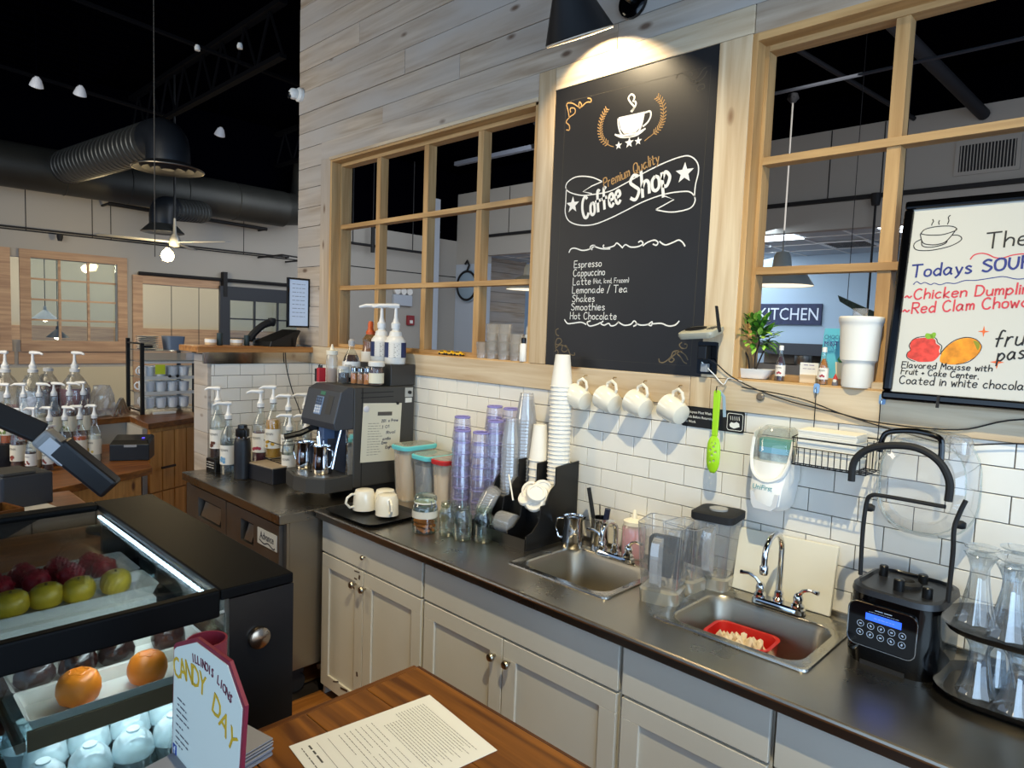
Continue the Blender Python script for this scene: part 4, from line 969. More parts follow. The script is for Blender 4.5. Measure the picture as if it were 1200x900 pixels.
for k, (x, z) in enumerate(((.853, 1.637), (1.049, 1.620))):
    h = T('adhesive_hook', ('blue adhesive hook on the trim above the napkin basket', 'blue adhesive hook just below the corner of the whiteboard')[k], 'hook', (x, -.013, z))
    P('pad', B().prism(rrect(.018, .032, .006, 3), -.004, 0, 'y'), mat('blue_hook', '#7fa6d2', .3), h, smooth=False)
    P('hook_wire', B().tube([(0, -.004, .004), (0, -.012, -.004), (0, -.012, -.012), (0, -.004, -.014)], .0018, 6), CHROME, h)
# mugs hanging on cup hooks
for i, (x, z, lab) in enumerate([(-.087, 1.60, 'left, overlapping the tall cup stack'), (.062, 1.603, 'second from the tall cup stack'), (.207, 1.60, 'third from the tall cup stack'), (.362, 1.595, 'closest to the hand-washing sign')]):
    h = T('cup_hook', 'brass cup hook holding the mug ' + lab, 'hook', (x, -.012, z))
    P('hook_wire', B().tube([(0, 0, .012), (0, -.016, .012), (0, -.026, .004), (0, -.028, -.012), (0, -.018, -.022), (0, -.008, -.016)], .0022, 6), mat('brass_hook', '#c9b48a', .25, 1), h)
    th = radians(118)
    M3 = Matrix.Rotation(radians([3, 0, -2, -5][i]), 4, 'Z')
    t = mug('cream mug hanging from a hook, ' + lab, (x + .012, -.060, z - .098 + .012), 0, r=.0475, h=.088)
    # hangs by the handle: handle up, mouth turned down to the left
    ez = Vector((-.72, .12, -.18 + .50)).normalized()
    ax = Vector((.30, -.05, .95)); zx = Vector((-.86, .16, .48)); zx = (zx - ax.normalized() * zx.dot(ax.normalized())).normalized(); ax.normalize(); yx = zx.cross(ax)
    Rm = Matrix((ax, yx, zx)).transposed().to_4x4(); Rm = M3 @ Rm
    off = Rm @ Vector((0, 0, -.044)); Rm.translation = Vector((x + .004, -.064, z - .080)) + off
    t.matrix_world = Rm
# slotted green spoon on its hook
t = T('slotted_spoon', 'lime green slotted serving spoon hanging on the tiles', 'spoon', (0.539, -.075, 1.314))
LIME = mat('lime_plastic', '#a6dc22', .3)
b = B(); b.prism([(-.010, .13), (.010, .13), (.014, .285), (.008, .292), (-.008, .292), (-.012, .285)], -.006, .003, 'y')
P('handle', b, LIME, t, smooth=False, bevel=.002)
# bowl with real holes: grid with missing cells
b = B(); nu, nv = 14, 22; holes = {(4, 6), (5, 6), (8, 7), (9, 7), (6, 10), (7, 10), (4, 13), (5, 13), (9, 12), (10, 12), (7, 15), (8, 15), (5, 17), (9, 17)}
idx = {}
def bowlp(i, j):
    u = -1 + 2 * i / nu; v = -1 + 2 * j / nv; w = .026 * (1 - max(0, abs(v)) ** 3) ** .5 if abs(v) < 1 else 0.003
    w = max(w, .008); return (u * w, -.004 - .012 * (1 - u * u) * (1 - v * v) - .0, .065 + v * .067)
vs = []; fs = []
for j in range(nv + 1):
    for i in range(nu + 1): vs.append(bowlp(i, j))
for j in range(nv):
    for i in range(nu):
        if (i, j) in holes: continue
        a = j * (nu + 1) + i; fs.append((a, a + 1, a + nu + 2, a + nu + 1))
b._add(vs, fs); o = P('bowl', b, LIME, t); md = o.modifiers.new('thickness', 'SOLIDIFY'); md.thickness = .0025
b = B(); b.tube([(.004, .004, .29), (.022, .006, .27), (.028, .008, .20)], .006, 6); P('rear_handle', b, mat('grey_blue_handle', '#8fa6b4', .3), t, label='grey-blue handle behind')
P('hook', B().tube([(0, .062, .305), (0, .03, .308), (0, -.006, .305), (0, -.010, .292), (0, -.004, .284)], .0025, 6), CHROME, t)
# hand washing sign
t = T('hand_washing_sign', 'small black staff hand-washing sign under the trim, partly behind the spoon', 'sign', (.49, -.004, 1.493))
P('plate', B().prism(rrect(.245, .075, .006, 3), -.003, 0, 'y'), BLKM, t, smooth=False)
for s, z in (('Employees Must Wash', .014), ('Hands Before Returning', -.004), ('To Work', -.022)):
    printed(s, .0135, WHITE, t, frame_m((-.112, -.0035, z), (1, 0, 0), (0, 0, 1)), align='LEFT', squash=.88)
b = B()
rp = [(p[0] + .088, p[1]) for p in rrect(.058, .060, .008, 4)]; b.ribbon(rp + rp[:1], .0018, -.0036, lambda u, v, h: (u, h, v))
b.prism([(.070, -.018), (.085, -.024), (.106, -.016), (.104, -.004), (.094, .001), (.085, -.004), (.074, -.002), (.068, -.010)], -.0040, -.0032, 'y')
for k in range(5): b.ribbon([(.072 + .008 * k, .006), (.070 + .008 * k, .020)], .0018, -.0036, lambda u, v, h: (u, h, v))
P('hand_symbol', b, WHITE, t, smooth=False)
# cordless answering base on the outlet with its charger and cables
t = T('wall_outlet', 'black wall outlet with plugs, at the lower right of the chalkboard', 'outlet', (.462, -.013, 1.715))
P('plate', B().prism(rrect(.078, .118, .006, 3), -.006, 0, 'y'), BLKG, t, smooth=False)
P('plug', B().bx(-.018, .016, -.045, -.006, -.005, .045), BLK, t, smooth=False, bevel=.003, label='black power adapter')
P('plug', B().bx(-.012, .012, -.03, -.006, -.05, -.02), mat('grey_plug', '#8e9297', .4), t, smooth=False, bevel=.002, label='grey plug')
t = T('router', 'silver and black phone charging base with antenna, above the wall outlet', 'phone base', (.462, -.075, 1.81), rot=(radians(14), radians(-4), 0))
P('shell', B().loft([rr3(.13, .10, .02, -.016), rr3(.138, .112, .022, -.004), rr3(.136, .11, .022, .006), rr3(.12, .095, .02, .010)]), mat('silver_shell', '#a9a797', .3), t)
P('cradle', B().loft([[(a - .018, c, .0085) for a, c in rrect(.078, .062, .028, 5)], [(a - .018, c, .0125) for a, c in rrect(.078, .062, .028, 5)], [(a - .018, c, .0115) for a, c in rrect(.05, .04, .018, 5)]]), BLK, t)
for i in range(3):
    for j in range(3): P('button', B().bx(.034 + i * .009, .040 + i * .009, -.022 + j * .014, -.014 + j * .014, .010, .0125), mat('dark_button2', '#4a4a44', .4), t, smooth=False)
P('antenna', B().prism([(-.006, -.005), (.007, -.005), (.005, .085), (-.002, .088)], .066, .074, 'x'), BLKM, t, smooth=False)
# cables along the trim
def cable(label, pts, r, m, group=None):
    o = P('cable', B().tube(smoothpts(pts, 6), r, 6), m); return tag(o, label, 'cable', group)
cable('black cable drooping from the outlet and running right along the trim', [(.462, -.055, 1.72), (.50, -.03, 1.70), (.56, -.022, 1.655), (.66, -.020, 1.615), (.78, -.018, 1.585), (.92, -.018, 1.565), (1.05, -.02, 1.548), (1.25, -.018, 1.552), (1.40, -.018, 1.60), (1.7, -.018, 1.62)], .0022, BLKM)
cable('white cable looping from the outlet to the trim', [(.455, -.045, 1.70), (.49, -.02, 1.66), (.53, -.018, 1.625), (.55, -.018, 1.648), (.60, -.020, 1.64)], .0022, WHITE)
cable('dark cable sagging over the tiles behind the ice blender lid', [(.60, -.020, 1.62), (.80, -.020, 1.60), (.95, -.022, 1.56), (1.12, -.018, 1.525), (1.25, -.018, 1.51), (1.42, -.018, 1.535), (1.7, -.018, 1.54)], .002, BLKM)
t = T('cable_clip', 'round clear cable clip on the trim', 'clip', (.668, -.013, 1.592)); P('disc', B().lathe([(.014, 0), (.014, .004), (.009, .008), (0, .008)], 14, (0, 0, 0), Matrix.Rotation(pi / 2, 3, 'X')), mat('smoky_clip', '#6f6353', .3), t)
# ================= ICE BLENDER, GLASSES =================
t = T('ice_blender', 'glossy black blender base with a blue display and chrome-edged control panel', 'blender', (1.19, -.175, Z), radians(-3))
def sup(w, d, z, r=.06): return [(a, c, z) for a, c in rrect(w, d, r, 7)]
P('housing', B().loft([sup(.222, .262, 0), sup(.228, .268, .03), sup(.230, .270, .10), sup(.222, .258, .175), sup(.226, .258, .190)]), BLKG, t)
P('deck', B().loft([sup(.226, .258, .190), sup(.220, .252, .205), sup(.200, .23, .208), sup(.19, .22, .200)]), mat('dark_grey_deck', '#1d1d1f', .35), t)
for x, y, r, h in ((-.075, .05, .012, .028), (.065, -.045, .013, .028), (-.005, -.045, .014, .03), (.02, .075, .013, .022)):
    P('locating_peg', B().lathe([(r, .20), (r, .20 + h), (r * .8, .203 + h), (0, .203 + h)], 12, (x, y, 0)), BLK, t)
P('drive_socket', B().lathe([(.034, .20), (.034, .21), (.028, .216), (.018, .216), (.014, .205), (0, .205)], 20, (0, .01, 0)), BLKM, t)
pn = P('control_panel', B().prism(rrect(.170, .118, .022, 5), -.1385, -.130, 'y'), mat('panel_black', '#07080c', .08, coat=.6), t, smooth=False); 
for v in pn.data.vertices: v.co.z += .112; v.co.x -= .012
P('chrome_edge', B().tube([(a - .012, -.139, c + .112) for a, c in rrect(.170, .118, .022, 5)], .0018, 6, closed=True), CHROME, t)
P('display', B().bx(-.052, .036, -.1405, -.138, .128, .146), mat('blue_display', '#2a56e0', .3, emit=1.6), t, smooth=False)
b = B(); scribble(b, (-.030, .158), (.012, .158), .004, 1, lambda u, v, h: (u, -.1392, v), seed=2); scribble(b, (-.045, .151), (.030, .151), .0018, 1, lambda u, v, h: (u, -.1392, v), seed=3)
scribble(b, (-.03, .137), (.02, .137), .003, 1, lambda u, v, h: (u, -.1412, v), seed=4); P('panel_print', b, mat('pale_print', '#9fb2cc', .5), t, smooth=False)
for i in range(5):
    for j in range(2):
        x = -.064 + i * .026; z = .112 - j * .024
        P('button', B().tube([(x + .0085 * cos(a), -.1388, z + .0085 * sin(a)) for a in [2 * pi * k / 12 for k in range(12)]], .0007, 4, closed=True).box((x, -.1388, z), (.006, .0006, .004), Matrix.Rotation(i + j, 4, 'Y')), mat('pale_print', '#9fb2cc', .5), t, smooth=False)
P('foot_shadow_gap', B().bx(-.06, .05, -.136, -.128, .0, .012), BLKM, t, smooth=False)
# sound cover: clear shell leaning on the wall with black frame and handles
t = T('blender_hood', 'clear sound cover with black arched frame and handles standing over the blender base', 'blender cover', (1.19, -.16, Z))
gz = -Z
P('arch_frame', B().tube(smoothpts([(-.112, -.04, .21), (-.113, -.045, .33), (-.108, -.05, .42), (-.095, -.055, .447), (-.06, -.055, .452), (.085, -.055, .452)], 4), .006, 8), BLKM, t)
P('arch_frame', B().tube(smoothpts([(.108, -.055, .20), (.110, -.055, .33), (.108, -.055, .40), (.118, -.055, .447), (.128, -.055, .478)], 4), .006, 8), BLKM, t)
P('front_handle', B().tube(smoothpts([(-.140, -.09, .485), (-.135, -.09, .545), (-.09, -.09, .588), (0, -.09, .604), (.062, -.09, .580), (.094, -.09, .53), (.096, -.09, .475)], 5), .010, 10), BLKM, t)
P('rear_handle', B().tube(smoothpts([(-.108, .04, .56), (-.104, .04, .60), (-.085, .04, .622), (-.02, .04, .632), (.035, .04, .622), (.045, .04, .60), (.046, .04, .555)], 4), .008, 10), BLKG, t)
def ov(w, h, y, z0, n=28): return [(w * math.copysign(abs(cos(a)) ** .75, cos(a)), y, z0 + h * math.copysign(abs(sin(a)) ** .75, sin(a))) for a in [2 * pi * i / n for i in range(n)]]
CLR = clear('cover_clear_plastic', '#f8f9fa', .07, .75, body=.12)
P('shell', B().loft([ov(.128, .155, .14, .475), ov(.124, .150, .085, .475), ov(.108, .132, .055, .475), ov(.085, .105, .045, .475)], False, False), CLR, t)
P('shell_face', B().loft([ov(.085, .105, .045, .475), ov(.080, .10, .052, .475), ov(.02, .03, .055, .475)], False, True), CLR, t)
P('shell_edge', B().tube(ov(.128, .155, .14, .475), .003, 5, True).tube(ov(.108, .132, .055, .475), .002, 5, True), GLASS, t)
P('hose_cap', B().lathe([(.035, 0), (.037, .03), (.03, .045), (.018, .05)], 16, (.075, .09, .58)), CLR, t)
for s_ in (-1, 1): P('hinge_knob', B().lathe([(.005, -.01), (.012, -.008), (.012, .004), (.008, .012), (0, .012)], 10, (s_ * .112, .0, .40), Matrix.Rotation(pi / 2, 3, 'Y')), BLKM, t)
# two-tier tray with fluted glasses
GP = [(.0, 0), (.040, 0), (.043, .003), (.040, .012), (.034, .035), (.026, .08), (.021, .115), (.020, .14), (.027, .160), (.034, .172), (.037, .176), (.035, .178)]
t = T('two_tier_tray', 'dark round-edged two-tier tray at the right end of the worktop', 'tray', (1.46, -.24, Z))
SMOK = mat('smoky_dark_tray', '#1c1814', .25, coat=.2)
P('lower_tray', B().loft([rr3(.30, .24, .09, .004), rr3(.33, .27, .10, .022), rr3(.335, .275, .10, .024), rr3(.315, .255, .09, .020), rr3(.29, .23, .08, .010)]), SMOK, t)
P('upper_tray', B().loft([rr3(.30, .24, .09, .170), rr3(.32, .26, .10, .186), rr3(.325, .265, .10, .188), rr3(.305, .245, .09, .184), rr3(.28, .22, .08, .176)]), SMOK, t)
P('post', B().lathe([(.012, .01), (.009, .03), (.009, .16), (.012, .17)], 12, (.06, .09, 0)).lathe([(.012, .01), (.009, .03), (.009, .16), (.012, .17)], 12, (-.03, .10, 0)), CHROME, t)
g0 = T('milkshake_glass', 'x', 'glass', (0, 0, 0), group='upturned fluted glasses on the two-tier tray')
n = 24; prof = GP
b = B(); rings = []
for r, z in prof[1:]: rings.append([(r * (1 + .075 * cos(8 * a)) * cos(a), r * (1 + .075 * cos(8 * a)) * sin(a), z) for a in [2 * pi * i / 32 for i in range(32)]])
b.loft(rings, False, False); P('fluted_bowl', b, clear('soda_glass', '#f0f5f8', .12, .75, body=.07), g0)
P('foot', B().lathe([(.0, .186), (.012, .182), (.030, .188), (.038, .192), (.039, .195), (.03, .197), (0, .195)], 24), clear('soda_glass', '#f0f5f8', .12, .75, body=.07), g0)
P('stem', B().lathe([(.030, .174), (.016, .179), (.012, .184)], 16), clear('soda_glass', '#f0f5f8', .12, .75, body=.07), g0)
spots = [(1.365, -.235, 1, 'upper tier, nearest the blender'), (1.44, -.285, 1, 'upper tier at the right edge of the picture'), (1.43, -.165, 1, 'upper tier, behind the front pair'),
         (1.385, -.275, 0, 'lower tier, nearest the blender'), (1.47, -.30, 0, 'lower tier at the right edge of the picture'), (1.41, -.17, 0, 'lower tier, behind the front pair'), (1.52, -.24, 1, 'upper tier, out at the far right'), (1.53, -.20, 0, 'lower tier, out at the far right')]
for i, (x, y, up, lb) in enumerate(spots):
    loc = (x, y, Z + (.176 if up else .0105)); lab = 'upturned fluted milkshake glass, ' + lb
    if i == 0: g0.location = loc; g0['label'] = lab
    else:
        c = cp(g0, loc, lab)
        if not up: c.scale = (1, 1, .80)

# ================= CHALKBOARD =================
t = T('chalkboard', 'tall black coffee shop menu chalkboard set between the two windows', 'chalkboard', (.0525, 0, 2.238))
P('board', B().prism([(-.382, -.593), (.384, -.593), (.384, .593), (-.382, .593)], -.005, .011, 'y'), CHALK, t, smooth=False)
bx_, bz_ = -.0525, -2.238
CM = lambda u, v, h: (u + bx_, -.0052 - h, v + bz_)
def art(codes, w, b=None):
    b = b or B()
    for fl, pts in strokes(codes): b.ribbon([(u / 1000, v / 1000) for u, v in pts], w, .0003, CM)
    return b
def fillart(codes, b=None):
    b = b or B()
    for st in codes.split(';'):
        pts = [tuple(float(q) / 1000 for q in p.split()) for p in st.lstrip('#|').split(',')]
        vs = [CM(u, v, .0002) for u, v in pts]; b._add(vs, [tuple(range(len(vs)))])
    return b
P("banner_drawing", art("-59 2412,-119 2438,-193 2449,-242 2434,-253 2409,-227 2387,-164 2368,-103 2365;|-59 2412,-111 2401,-158 2383,-110 2369;-103 2365,-22 2368,54 2390,138 2419,228 2445,305 2458,343 2452,371 2425,377 2391,368 2347,366 2302;-250 2408,-250 2351,-250 2302,-226 2266,-169 2245,-96 2241,-16 2258,61 2282,144 2309,235 2327,313 2329,351 2321,370 2294,355 2266,308 2257,259 2259,203 2273;|203 2273,281 2303,241 2320", .0048), CHW, t, smooth=False, label="white banner outline", kind="stuff")
P("cup_outline", art("6 2652,10 2620,26 2586,54 2575,97 2578,117 2601,129 2655;129 2650,155 2651,159 2632,147 2612,125 2599;-7 2592,32 2574,97 2571,138 2590", .007), CHW, t, smooth=False, label="white cup outline and handle", kind="stuff")
P("steam_drawing", art("65 2667,80 2682,63 2702,51 2722,64 2734,80 2721,73 2703;70 2665,88 2690,82 2705", .007), CHW, t, smooth=False, label="white steam curls", kind="stuff")
P("upper_scroll", art("-221 2132,-210 2147,-187 2149,-149 2138,-113 2140,-83 2152,-96 2155,-107 2148,-95 2137;-91 2153,-47 2139,-3 2136;-35 2154,-40 2148,-28 2140,13 2146,29 2157,55 2138;55 2135,71 2148,96 2137,132 2137,153 2147,143 2158,131 2153;152 2138,175 2151,205 2157,221 2147,214 2137,198 2143;227 2151,252 2136,281 2141,310 2150,328 2140,339 2125", .0055), CHW, t, smooth=False, label="white scroll line above the drinks list", kind="stuff")
P("lower_scroll", art("-230 1846,-212 1829,-183 1830,-137 1835,-109 1826;-87 1842,-105 1835,-91 1820,-55 1827,-34 1836;-21 1842,-33 1832,-16 1825,6 1833,19 1823,40 1827,56 1841;52 1841,82 1827,114 1831,130 1845,143 1832,127 1823;138 1835,163 1829,194 1832,213 1843,210 1828,194 1832;217 1835,255 1837,286 1828,315 1832,332 1848", .0055), CHW, t, smooth=False, label="white scroll line below the drinks list", kind="stuff")
P("cup_fill", fillart("#8 2656,126 2655,128 2625,117 2601,91 2581,37 2587,19 2609"), CHW, t, smooth=False, label="white filled cup")
P("saucer_fill", fillart("#-7 2592,37 2584,97 2583,138 2592,118 2574,54 2572,10 2580"), CHW, t, smooth=False, label="white filled saucer")
def star(cx, cz, r, b):
    c0 = CM(cx, cz, .0002); vs = [c0]
    for k in range(10):
        a = pi / 2 + k * pi / 5; q = r if k % 2 == 0 else r * .42; vs.append(CM(cx + q * cos(a), cz + q * sin(a), .0002))
    b._add(vs, [(0, k + 1, (k + 1) % 10 + 1) for k in range(10)])
for cx, cz, r in ((.014, 2.545, .017), (.065, 2.5475, .022), (.107, 2.547, .018), (-.211, 2.333, .036), (.320, 2.396, .040)):
    b = B(); star(cx, cz, r, b); P('star', b, CHW, t, smooth=False)
b = B(); hand(b, 'Coffee', (-.152, 2.268), (.038, 2.318), .088, .0125, CM, .12); hand(b, 'Shop', (.084, 2.315), (.262, 2.362), .096, .0130, CM, .12); P('lettering', b, CHW, t, smooth=False, label='bold white words Coffee Shop')
b = B(); hand(b, 'Premium Quality', (-.050, 2.383), (.208, 2.452), .040, .0045, CM, .12); P('lettering', b, CHO, t, smooth=False, label='ochre words Premium Quality')
b = B()
for s, x0, x1, z in (('Espresso', -.190, -.045, 2.066), ('Cappuccino', -.191, -.026, 2.030), ('Latte', -.192, -.096, 1.993), ('Lemonade / Tea', -.194, .090, 1.958), ('Shakes', -.192, -.072, 1.921), ('Smoothies', -.196, -.018, 1.886), ('Hot Chocolate', -.200, .043, 1.848)):
    hand(b, s, (x0, z), (x1, z + .001), .029, .0032, CM, .02)
hand(b, '(Hot, Iced, Frozen)', (-.083, 1.998), (.095, 1.998), .019, .0022, CM, .02)
P('lettering', b, CHW, t, smooth=False, label='white chalk drinks list')
b = art("-51 2703,-74 2671,-83 2627,-69 2584,-33 2554,-10 2544;182 2701,209 2669,215 2617,200 2582,171 2561,136 2543", .003)
for code, sd in (("-51 2703,-74 2671,-83 2627,-69 2584,-33 2554", 1), ("182 2701,209 2669,215 2617,200 2582,171 2561", -1)):
    pts = smoothpts([tuple(float(q) for q in p.split()) for p in code.split(',')], 4)
    for k in range(1, len(pts) - 1):
        (a, c), (d_, e_) = pts[k - 1], pts[k + 1]; dv = Vector((d_ - a, e_ - c)).normalized(); nv = Vector((-dv.y, dv.x))
        for s_ in (-1, 1):
            p0 = Vector(pts[k]); p1 = p0 + nv * s_ * 13 - dv * 9; b.ribbon([(p0.x / 1000, p0.y / 1000), (p1.x / 1000, p1.y / 1000)], .0038, .0003, CM)
art("-264 2655,-247 2652,-248 2671,-266 2688,-250 2704,-220 2717,-223 2737,-246 2741,-243 2724;-250 2704,-258 2734,-266 2764,-235 2760,-196 2736,-185 2743,-198 2758,-196 2732,-161 2748,-137 2746,-138 2759,-156 2765", .005, b)
P('ochre_drawing', b, CHO, t, smooth=False, label='ochre laurel and corner flourish', kind='stuff')
FL = "252 1702,257 1688,279 1690,304 1711,314 1731,343 1736,322 1722,297 1698,309 1691,319 1702,308 1708;348 1768,338 1758,349 1746,367 1747,370 1760,359 1762;321 1729,344 1714,360 1695,374 1689;335 1739,365 1721,377 1702"
b = art(FL, .0045); art("-261 1806,-276 1798,-272 1779,-257 1774;-273 1738,-260 1735,-241 1747,-247 1761,-266 1761,-275 1742,-271 1712;-274 1685,-258 1697,-264 1712,-278 1704;-240 1728,-216 1733,-205 1715,-224 1705,-239 1713,-235 1725;-274 1719,-245 1735,-206 1722,-190 1697,-166 1694,-167 1705", .0045, b)
P('faded_drawing', b, mat('faded_ochre', '#6a5c46', .9), t, smooth=False, label='faded lower corner flourishes', kind='stuff')
b = art("|-272 2772,-284 1682,389 1681,404 2762,-269 2772", .0015)
fl2 = []
for st in FL.split(';'): fl2.append(','.join('%d %d' % (float(p.split()[0]) + 12, 4448 - float(p.split()[1]) + 2) for p in st.split(',')))
art(';'.join(fl2), .004, b)
P('border_line', b, CHD, t, smooth=False, label='thin faint border line')

# ================= WHITEBOARD =================
t = T('whiteboard', 'whiteboard with black frame and soup menu, leaning back in front of the right window', 'whiteboard', (1.058, -.048, 1.622), rot=(radians(-9.2), 0, 0))
WW, WH = .86, .602
for nm, b, in (('frame_rail', B().bx(0, WW, -.022, 0, 0, .026)), ('frame_rail', B().bx(0, WW, -.022, 0, WH - .026, WH)), ('frame_stile', B().bx(0, .026, -.022, 0, .026, WH - .026)), ('frame_stile', B().bx(WW - .026, WW, -.022, 0, .026, WH - .026))):
    P(nm, b, BLKG, t, smooth=False, bevel=.007)
P('board', B().bx(.02, WW - .02, -.011, -.004, .02, WH - .02), WBOARD, t, smooth=False)
P('hook_tab', B().bx(.145, .152, -.026, -.020, -.012, .022), BLKM, t, smooth=False)
# plane coordinates of the drawings were taken on the wall plane; map them onto the board face
ux, uz = 1.085, 1.64
k_ = (WH - .02) / .598
WM = lambda u, v, h: (.008 + (u - 1.062) * .975 - (v - 1.63) * .03, -.0112 - h, (v - 1.622) * k_ + .004)
def wart(codes, w, b=None):
    b = b or B()
    for fl, pts in strokes(codes): b.ribbon([(u / 1000, v / 1000) for u, v in pts], w, .0002, WM)
    return b
def wfill(code, m, nm='colour_patch', h=.0002, lab=None):
    pts = smoothpts([tuple(float(q) / 1000 for q in p.split()) for p in code.split(',')], 3, True)
    c = (sum(p[0] for p in pts) / len(pts), sum(p[1] for p in pts) / len(pts)); vs = [WM(c[0], c[1], h)] + [WM(u, v, h) for u, v in pts]; n = len(pts)
    b = B(); b._add(vs, [(0, i + 1, (i + 1) % n + 1) for i in range(n)]); P(nm, b, m, t, smooth=False, label=lab)
MKB = mat('marker_black', '#17161a', .5); MKBL = mat('marker_blue', '#20307c', .5); MKR = mat('marker_red', '#cc3d4a', .5)
b = wart("1119 2131,1131 2146,1163 2152,1198 2150,1213 2141,1206 2134,1179 2126,1150 2126,1128 2130,1119 2134;1119 2131,1124 2112,1132 2101,1153 2096,1170 2097,1187 2103,1202 2122,1212 2140;1124 2112,1127 2095,1146 2089,1171 2092,1188 2099,1192 2109;1122 2115,1108 2107,1104 2095,1113 2083,1139 2079,1171 2082,1202 2090,1224 2103,1227 2113,1217 2121,1203 2122;1148 2176,1151 2169,1148 2162,1147 2156;1167 2171,1165 2164,1167 2157;1194 2184,1189 2178,1191 2167,1188 2156", .0028)
wart("1123 1803,1116 1787,1121 1774,1113 1764,1113 1751,1126 1742,1136 1740;1198 1764,1215 1791,1236 1809,1261 1817,1283 1812,1296 1798,1298 1786,1289 1766,1270 1746,1241 1737;1123 1803,1133 1811,1152 1816,1168 1817,1185 1811,1190 1799,1201 1789,1200 1775,1203 1762", .0024, b)
P('black_drawing', b, MKB, t, smooth=False, label='black marker outlines of cup and fruit', kind='stuff')
wfill("1123 1803,1133 1809,1152 1812,1168 1813,1183 1807,1186 1796,1197 1788,1195 1775,1198 1764,1191 1752,1182 1743,1165 1740,1146 1739,1134 1743,1115 1751,1114 1766,1121 1774,1118 1789", mat('berry_red', '#dc4238', .6, var=.35, vscale=60), lab='red berry drawing')
wfill("1199 1748,1202 1766,1215 1789,1236 1807,1257 1815,1279 1813,1294 1800,1298 1788,1293 1771,1276 1753,1248 1738,1219 1736,1204 1740", mat('mango_orange', '#e8921e', .6, var=.35, vscale=40), lab='orange mango drawing')
wfill("1162 1809,1156 1817,1159 1826,1171 1824,1177 1818,1173 1811", mat('leaf_green_ink', '#7fae2e', .6), h=.0004)
wfill("1176 1810,1170 1820,1177 1829,1184 1826,1182 1815", MATS['leaf_green_ink'], h=.0004)
wfill("1278 1808,1290 1804,1294 1793,1290 1781,1284 1793", mat('mango_green', '#8a8a1c', .6), h=.0004)
OS = mat('spark_orange', '#e0652c', .6)
for cx, cz, r in ((1.3005, 1.835, .014), (1.3375, 1.749, .017)):
    b = B(); vs = [WM(cx + (r if k % 2 == 0 else r * .28) * cos(pi / 2 + k * pi / 4), cz + (r * (1.2 if k % 4 == 0 else .8) if k % 2 == 0 else r * .28) * sin(pi / 2 + k * pi / 4), .0002) for k in range(8)]
    vs.append(WM(cx, cz, .0002)); b._add(vs, [(8, k, (k + 1) % 8) for k in range(8)]); P('spark', b, OS, t, smooth=False)
b = B()
hand(b, 'The', (1.288, 2.076), (1.385, 2.082), .045, .0048, WM, .1)
hand(b, 'fruit', (1.325, 1.79), (1.425, 1.806), .045, .0046, WM, .35); hand(b, 'pastry', (1.336, 1.752), (1.455, 1.775), .036, .0046, WM, .3)
hand(b, 'Flavored Mousse with', (1.100, 1.719), (1.327, 1.722), .018, .0029, WM, .1); hand(b, 'Fruit + Cake Center.', (1.100, 1.700), (1.297, 1.698), .018, .0029, WM, .1)
hand(b, 'Coated in white chocolate', (1.098, 1.670), (1.430, 1.676), .024, .0031, WM, .1)
P('lettering', b, MKB, t, smooth=False, label='black marker words')
b = B(); hand(b, 'Todays', (1.105, 1.998), (1.258, 2.006), .037, .0054, WM, .1); hand(b, 'SOUPS', (1.283, 2.008), (1.425, 2.020), .034, .0062, WM, .1)
wart("1112 1975,1121 1984,1132 1977,1143 1981,1158 1974,1168 1978,1183 1973,1200 1978,1221 1976,1244 1984,1271 1984,1304 1989,1335 1993,1367 1985,1398 1987,1440 1983", .0026, b)
P('lettering', b, MKBL, t, smooth=False, label='blue marker words Todays SOUPS with wavy line')
b = B(); hand(b, '~Chicken Dumpling', (1.092, 1.928), (1.418, 1.945), .031, .0046, WM, .12); hand(b, '~Red Clam Chowder', (1.090, 1.884), (1.435, 1.910), .032, .0046, WM, .12)
wart("1253 2046,1262 2059,1279 2063,1295 2059,1312 2049,1331 2047,1353 2054,1380 2056,1411 2050,1450 2058", .0036, b)
P('lettering', b, MKR, t, smooth=False, label='red marker soup names')
# ================= ON THE WINDOW SILLS =================
SZ = 1.649
t = T('potted_plant', 'small bushy green potted plant in a white boat-shaped dish on the right sill', 'plant', (.605, .045, SZ + .002))
P('dish', B().loft([[(a * .9, c, 0) for a, c in rrect(.12, .05, .02, 4)], [(a, c, .034) for a, c in rrect(.165, .07, .025, 4)], [(a, c, .034) for a, c in rrect(.155, .06, .022, 4)], [(a, c, .028) for a, c in rrect(.155, .06, .022, 4)]]), WHITE, t)
for pts in ([(-.01, 0, .028), (-.018, 0, .07), (-.04, 0, .11), (-.06, .005, .15)], [(.01, 0, .028), (.008, 0, .08), (.02, 0, .13), (.01, -.01, .18)], [(.012, 0, .028), (.03, .01, .09), (.055, .0, .14)]):
    P('stem', B().tube(smoothpts(pts, 4), .003, 6), mat('dark_stem', '#2b2019', .8), t)
GR1 = mat('leaf_green', '#5c9a2e', .35, var=.3, vscale=30); GR2 = mat('leaf_light_green', '#a3cf55', .35); GR3 = mat('leaf_dark_green', '#2c5a20', .4)
leaf = B()
L_ = [(0, 0, 0), (.006, .008, .001), (.0085, .018, .0), (.006, .028, -.002), (0, .036, -.006), (-.006, .028, -.002), (-.0085, .018, .0), (-.006, .008, .001), (0, .018, .0025)]
leaf._add(L_, [(8, i, (i + 1) % 8) for i in range(8)])
lms = []
for m in (GR1, GR2, GR3):
    me = bpy.data.meshes.new('leaf'); finish(me, leaf, True); me.materials.append(m); lms.append(me)
rs = random.Random(3); kk = 0
